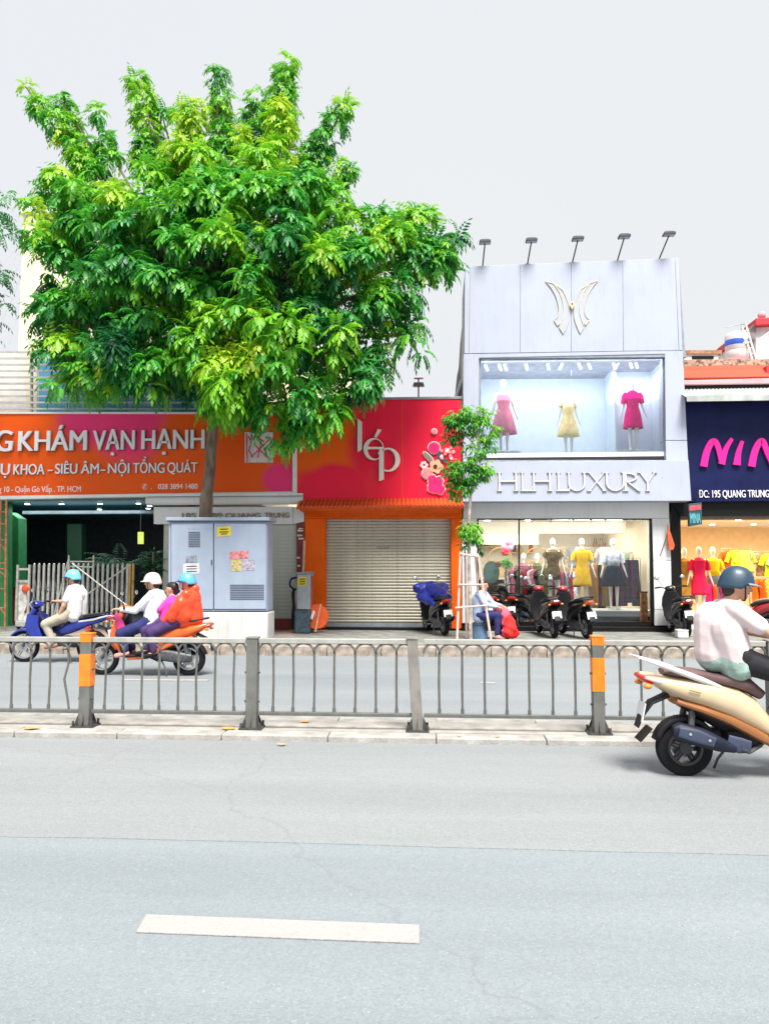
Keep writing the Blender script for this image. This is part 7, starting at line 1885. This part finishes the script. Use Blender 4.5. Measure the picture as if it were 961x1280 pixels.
b = MB(); b.tube([Vector((q.x, q.y, ZFI)), q], .012, 6); b.build('stand', M_plas, t)
clump([(633, 702, 6, 6, Yg + 1.2, 14, .4)], 0, .14, .05, M_yl, t, 'foliage')
b = MB(); c = P(634, 682, Yg + 1.2)
for k in range(9): a = k * .7; b.ell(c + Vector((.09 * math.cos(a), -.02 * (k % 3), .09 * math.sin(a))), (.075, .04, .075), 9, 6)
b.build('pink_bloom', mat('bloom_pink', (.8, .3, .45), .7, var=.15), t)
b = MB(); c = P(631, 690, Yg + 1.12)
for k in range(6): a = k * 1.05; b.ell(c + Vector((.05 * math.cos(a), -.02 * (k % 2), .05 * math.sin(a))), (.06, .04, .05), 9, 6)
b.build('red_bloom', mat('bloom_red', (.75, .03, .05), .7, var=.15), t)
q = P(622, 706, Yg + .35); t = empty('red_notice', q, 'small red notice stuck inside the boutique glass at left', 'notice')
b = MB(); b.box(q.x - .055, q.x + .055, q.y, q.y + .006, q.z - .055, q.z + .055); b.build('card', mat('notice_red', (.6, .05, .03), .5), t); b = MB()
for k in (-.02, .015): b.box(q.x - .035, q.x + .035, q.y - .003, q.y - .0005, q.z + k, q.z + k + .012)
b.build('print', M_wh, t, smooth=False)
q = P(804, 777, Yg + .6); t = empty('red_lantern_post', Vector((q.x, q.y, PLZ - .28)), 'tall narrow red and gold patterned box at the right end of the shop window', 'box')
a = P(800, 741, Yg + .42); c = P(809, 779, Yg + .42)
b = MB(); b.box(a.x, c.x, Yg + .36, Yg + .48, c.z, a.z); b.build('casing', mat('lantern_red', (.42, .05, .02), .5, var=.7, scale=16, col2=(.62, .35, .10)), t, bevel=.008)
b = MB(); b.box(a.x - .01, c.x + .01, Yg + .35, Yg + .49, a.z, a.z + .03); b.build('cap', M_plas, t, bevel=.004)

# navy shop interior
YNn = YB + 1.0; zn = PZ
M_tanm = mat('mannequin_tan', (.62, .42, .24), .4)
mq(857, 775, YNn + .1, 'tan mannequin in ochre dress at the left edge of the navy shop', PR_A + [(.24, .45)], M_cl('cloth_ochre', (.45, .22, .04), .3), .5, h=1.7, floor=zn + .25)
mq(875.5, 770, YNn, 'mannequin in red dress with pink skirt in the navy shop', PR_A, M_cl('cloth_red', (.78, .03, .05), .2, 5, (.80, .02, .12)), .8, h=1.72, floor=zn + .25)
mq(893, 770, YNn + .3, 'mannequin in yellow top and grey trousers in the navy shop', [(.05, 1.47), (.10, 1.44), (.165, 1.39), (.165, 1.28), (.15, 1.15), (.16, 1.02)], M_cl('cloth_lemon', (.80, .72, .02)), .7, h=1.72, floor=zn + .25, name='top')
dress(SC.objects[[o.name for o in SC.objects if o.get('label', '').startswith('mannequin in yellow top and grey')][0]], [(.15, 1.05), (.17, .9), (.16, .5), (.15, .2)], M_cl('cloth_grey', (.16, .20, .22), .2), 'trousers', 1.72 / 1.75, pleat=.1)
b = MB(); b.box(nx0 + .05, P(912, 700, YNn).x, YNn - .25, YNn + .7, PZ, PZ + .25); tag(b.build('display_step', M_panel2, nav, smooth=False))
rowg(905, 935, 688, YB + 1.6, 3, [('orange printed top', (.65, .09, .02), 0), ('lime top', (.45, .65, .03), 0), ('yellow green top', (.6, .6, .1), 0)], .55, ('high on the navy shop rail', 'tops on the high rail of the navy shop'), PZ, 'high clothes rail inside the navy shop', 'top', .5, 12)
rowg(938, 985, 692, YB + 1.8, 5, [('beige print top', (.5, .4, .28), 1), ('brown print top', (.25, .15, .08), 1), ('lime green top', (.42, .68, .02), 0)], .6, ('on the right rail of the navy shop', 'tops on the right rail of the navy shop'), PZ, 'clothes rail at the right inside the navy shop', 'top', .5, 20)
rowg(944, 990, 724, YB + .9, 6, [('bright orange dress', (.80, .16, .01), 0), ('orange dress', (.72, .10, .01), 0), ('yellow print dress', (.55, .45, .06), 1)], .9, ('on the low front rail of the navy shop', 'dresses on the low front rail of the navy shop'), PZ, 'low front clothes rail of the navy shop', 'dress', .5, 30)
rowg(884, 915, 730, YB + 1.3, 5, [('pink garment', (.75, .03, .25), 0), ('orange red garment', (.75, .10, .03), 0), ('grey garment', (.2, .22, .25), 0)], .7, ('low behind the yellow top mannequin', 'garments low behind the mannequins'), PZ, 'low clothes rail behind the mannequins of the navy shop', 'dress', .42, 50)

# more of the boutique interior: spot lamps at the glass, wall shelves with bags, gold arches, framed panels
for px in (664, 688, 716, 738, 756, 784, 800):
    q = P(px, 654, Yg + .6); t = empty('window_spotlight', Vector((q.x, q.y, zc)), 'small dark spotlight, ' + ORD[(664, 688, 716, 738, 756, 784, 800).index(px)] + ' from left, under the boutique window ceiling', 'spotlight', 'spotlights behind the shop window')
    b = MB(); b.tube([Vector((q.x, q.y, zc)), Vector((q.x, q.y, zc - .07))], .01, 6); b.build('stem', M_lampd, t)
    b = MB(); b.tube([Vector((q.x, q.y, zc - .06)), Vector((q.x + .03, q.y + .07, zc - .18))], .032, 10); b.build('lamp_head', M_lampd, t)
M_gw = mat('gold_frame', (.55, .36, .12), .35, metal=.5)
for (x0, x1, lb) in ((610, 640, 'left'), (655, 690, 'middle'), (700, 735, 'right')):
    a = P(x0, 700, Yg + 5.6).x; c = P(x1, 700, Yg + 5.6).x; m_ = (a + c) / 2; r = (c - a) / 2; zt = ZFI + 1.9
    t = empty('garment_arch', Vector((m_, Yg + 5.6, ZFI)), 'gold clothes display arch at the back of the boutique, ' + lb + ' of three', 'rail')
    b = MB(); b.tube([(a, Yg + 5.6, ZFI)] + [(m_ - r * math.cos(math.pi * i / 12), Yg + 5.6, zt - r + r * math.sin(math.pi * i / 12)) for i in range(13)] + [(c, Yg + 5.6, ZFI)], .02, 7); b.build('arch_tube', M_gw, t)
    b = MB(); b.box(a, c, Yg + 5.63, Yg + 5.66, ZFI + .1, ZFI + 1.5); b.build('arch_panel', mat('panel_tan', (.50, .34, .18), .7, var=.2, scale=3), t, smooth=False)
for k, (x0, x1, yy, lb) in enumerate(((597, 628, 683, 'upper left'), (640, 668, 690, 'middle'), (742, 772, 686, 'right'))):
    a = P(x0, yy, Yg + 6.9); c = P(x1, yy, Yg + 6.9)
    t = empty('wall_shelf', Vector(((a.x + c.x) / 2, Yg + 7.2, a.z)), 'wall shelf holding handbags at the back of the boutique, ' + lb, 'shelf')
    b = MB(); b.box(a.x, c.x, Yg + 7.0, Yg + 7.48, a.z - .03, a.z); b.build('board', M_gw, t, smooth=False)
    n_ = 4
    for i in range(n_):
        x = a.x + (c.x - a.x) * (i + .5) / n_; hb_ = MB(); w_ = (c.x - a.x) / n_ * .36
        hb_.prism([(x - w_, Yg + 7.05, a.z + .002), (x + w_, Yg + 7.05, a.z + .002), (x + w_ * .8, Yg + 7.05, a.z + .22), (x - w_ * .8, Yg + 7.05, a.z + .22)], (0, .14, 0))
        cc = ((.45, .05, .05), (.05, .05, .06), (.5, .3, .12), (.55, .5, .42))[(i + k) % 4]
        e = empty('handbag', Vector((x, Yg + 7.1, a.z)), ('red', 'black', 'tan', 'cream')[(i + k) % 4] + ' handbag on the ' + lb + ' wall shelf of the boutique', 'handbag')
        hb_.build('bag', cloth(cc), e, bevel=.01)
        b = MB(); b.tube([(x - w_ * .5, Yg + 7.12, a.z + .22), (x - w_ * .4, Yg + 7.12, a.z + .34), (x + w_ * .4, Yg + 7.12, a.z + .34), (x + w_ * .5, Yg + 7.12, a.z + .22)], .008, 5); b.build('handle', M_plas, e)
for k, yy in enumerate((2.2, 3.9, 5.6)):
    b = MB(); b.prism([(X0 + .4, Yg + yy, zc - .012), (X1 - .4, Yg + yy + .9, zc - .012), (X1 - .4, Yg + yy + 1.0, zc - .012), (X0 + .4, Yg + yy + .1, zc - .012)], (0, 0, .01)); b.build('light_strip', M_lamp_on, shop, smooth=False)
# people browsing inside, dimly seen? no: two more dressed dummies deeper in the shop
t = mq(655, 765, Yg + 1.7, 'white mannequin in mauve print dress deeper inside the boutique at left', PR_A, M_cl('cloth_mauve', (.26, .10, .14), .5, 16), .6, h=1.68, floor=ZFI)
t = mq(672, 765, Yg + 2.4, 'white mannequin in olive print outfit deeper inside the boutique', PR_A + [(.24, .4)], M_cl('cloth_moss', (.10, .11, .04), .5, 16), .8, h=1.68, floor=ZFI)

rowg(638, 684, 712, Yg + 1.35, 9, [('white print skirt', (.62, .60, .60), 1), ('rose print dress', (.50, .12, .18), 1), ('black dress', (.008, .008, .01), 0), ('olive print dress', (.14, .13, .05), 1), ('wine red dress', (.25, .01, .04), 0)], .85, ('on the nearest left rail of the boutique', 'garments on the nearest left rail'), ZFI, 'metal clothes rail nearest the glass at the left of the boutique', 'dress', .46, 35)
rowg(690, 760, 684, Yg + 3.4, 9, [('white blouse', (.72, .70, .68), 0), ('blush blouse', (.65, .42, .36), 0), ('beige print blouse', (.48, .38, .26), 1), ('grey blouse', (.30, .32, .34), 0)], .55, ('high on the back rail of the boutique', 'blouses on the high back rail'), ZFI, 'high metal clothes rail at the back of the boutique', 'top', .46, 20)
rowg(776, 806, 690, Yg + 3.8, 5, [('pale green blouse', (.40, .52, .44), 0), ('cream blouse', (.66, .60, .46), 0)], .6, ('on the far right rail of the boutique', 'blouses on the far right rail'), ZFI, 'metal clothes rail at the far right back of the boutique', 'top', .46, 20)
# seat seam, panel gaps and small reflectors that break up the near scooter's body
b = MB(); b.tube([(-.14, -.152, .795), (.08, -.158, .765), (.3, -.155, .72), (.46, -.14, .675)], .004, 5); b.build('seat_seam', M_gld, near)
b = MB(); b.tube([(-.27, -.088, .742), (-.1, -.156, .672), (.1, -.181, .60), (.32, -.187, .52), (.5, -.165, .44)], .0045, 5); b.build('panel_gap', M_plas, near)
b = MB(); b.tube([(.22, -.178, .70), (.34, -.183, .62), (.42, -.182, .52)], .0035, 5); b.build('panel_gap', M_plas, near)
b = MB(); b.lathe([(.016, 0), (.014, -.008)], (-.10, -.16, .60), axis='y', n=12); b.build('side_reflector', M_redlens, near)
b = MB(); b.lathe([(.012, 0), (.012, -.01)], (0, -.075, .217), axis='y', n=6); b.build('axle_nut', M_chrome, near)
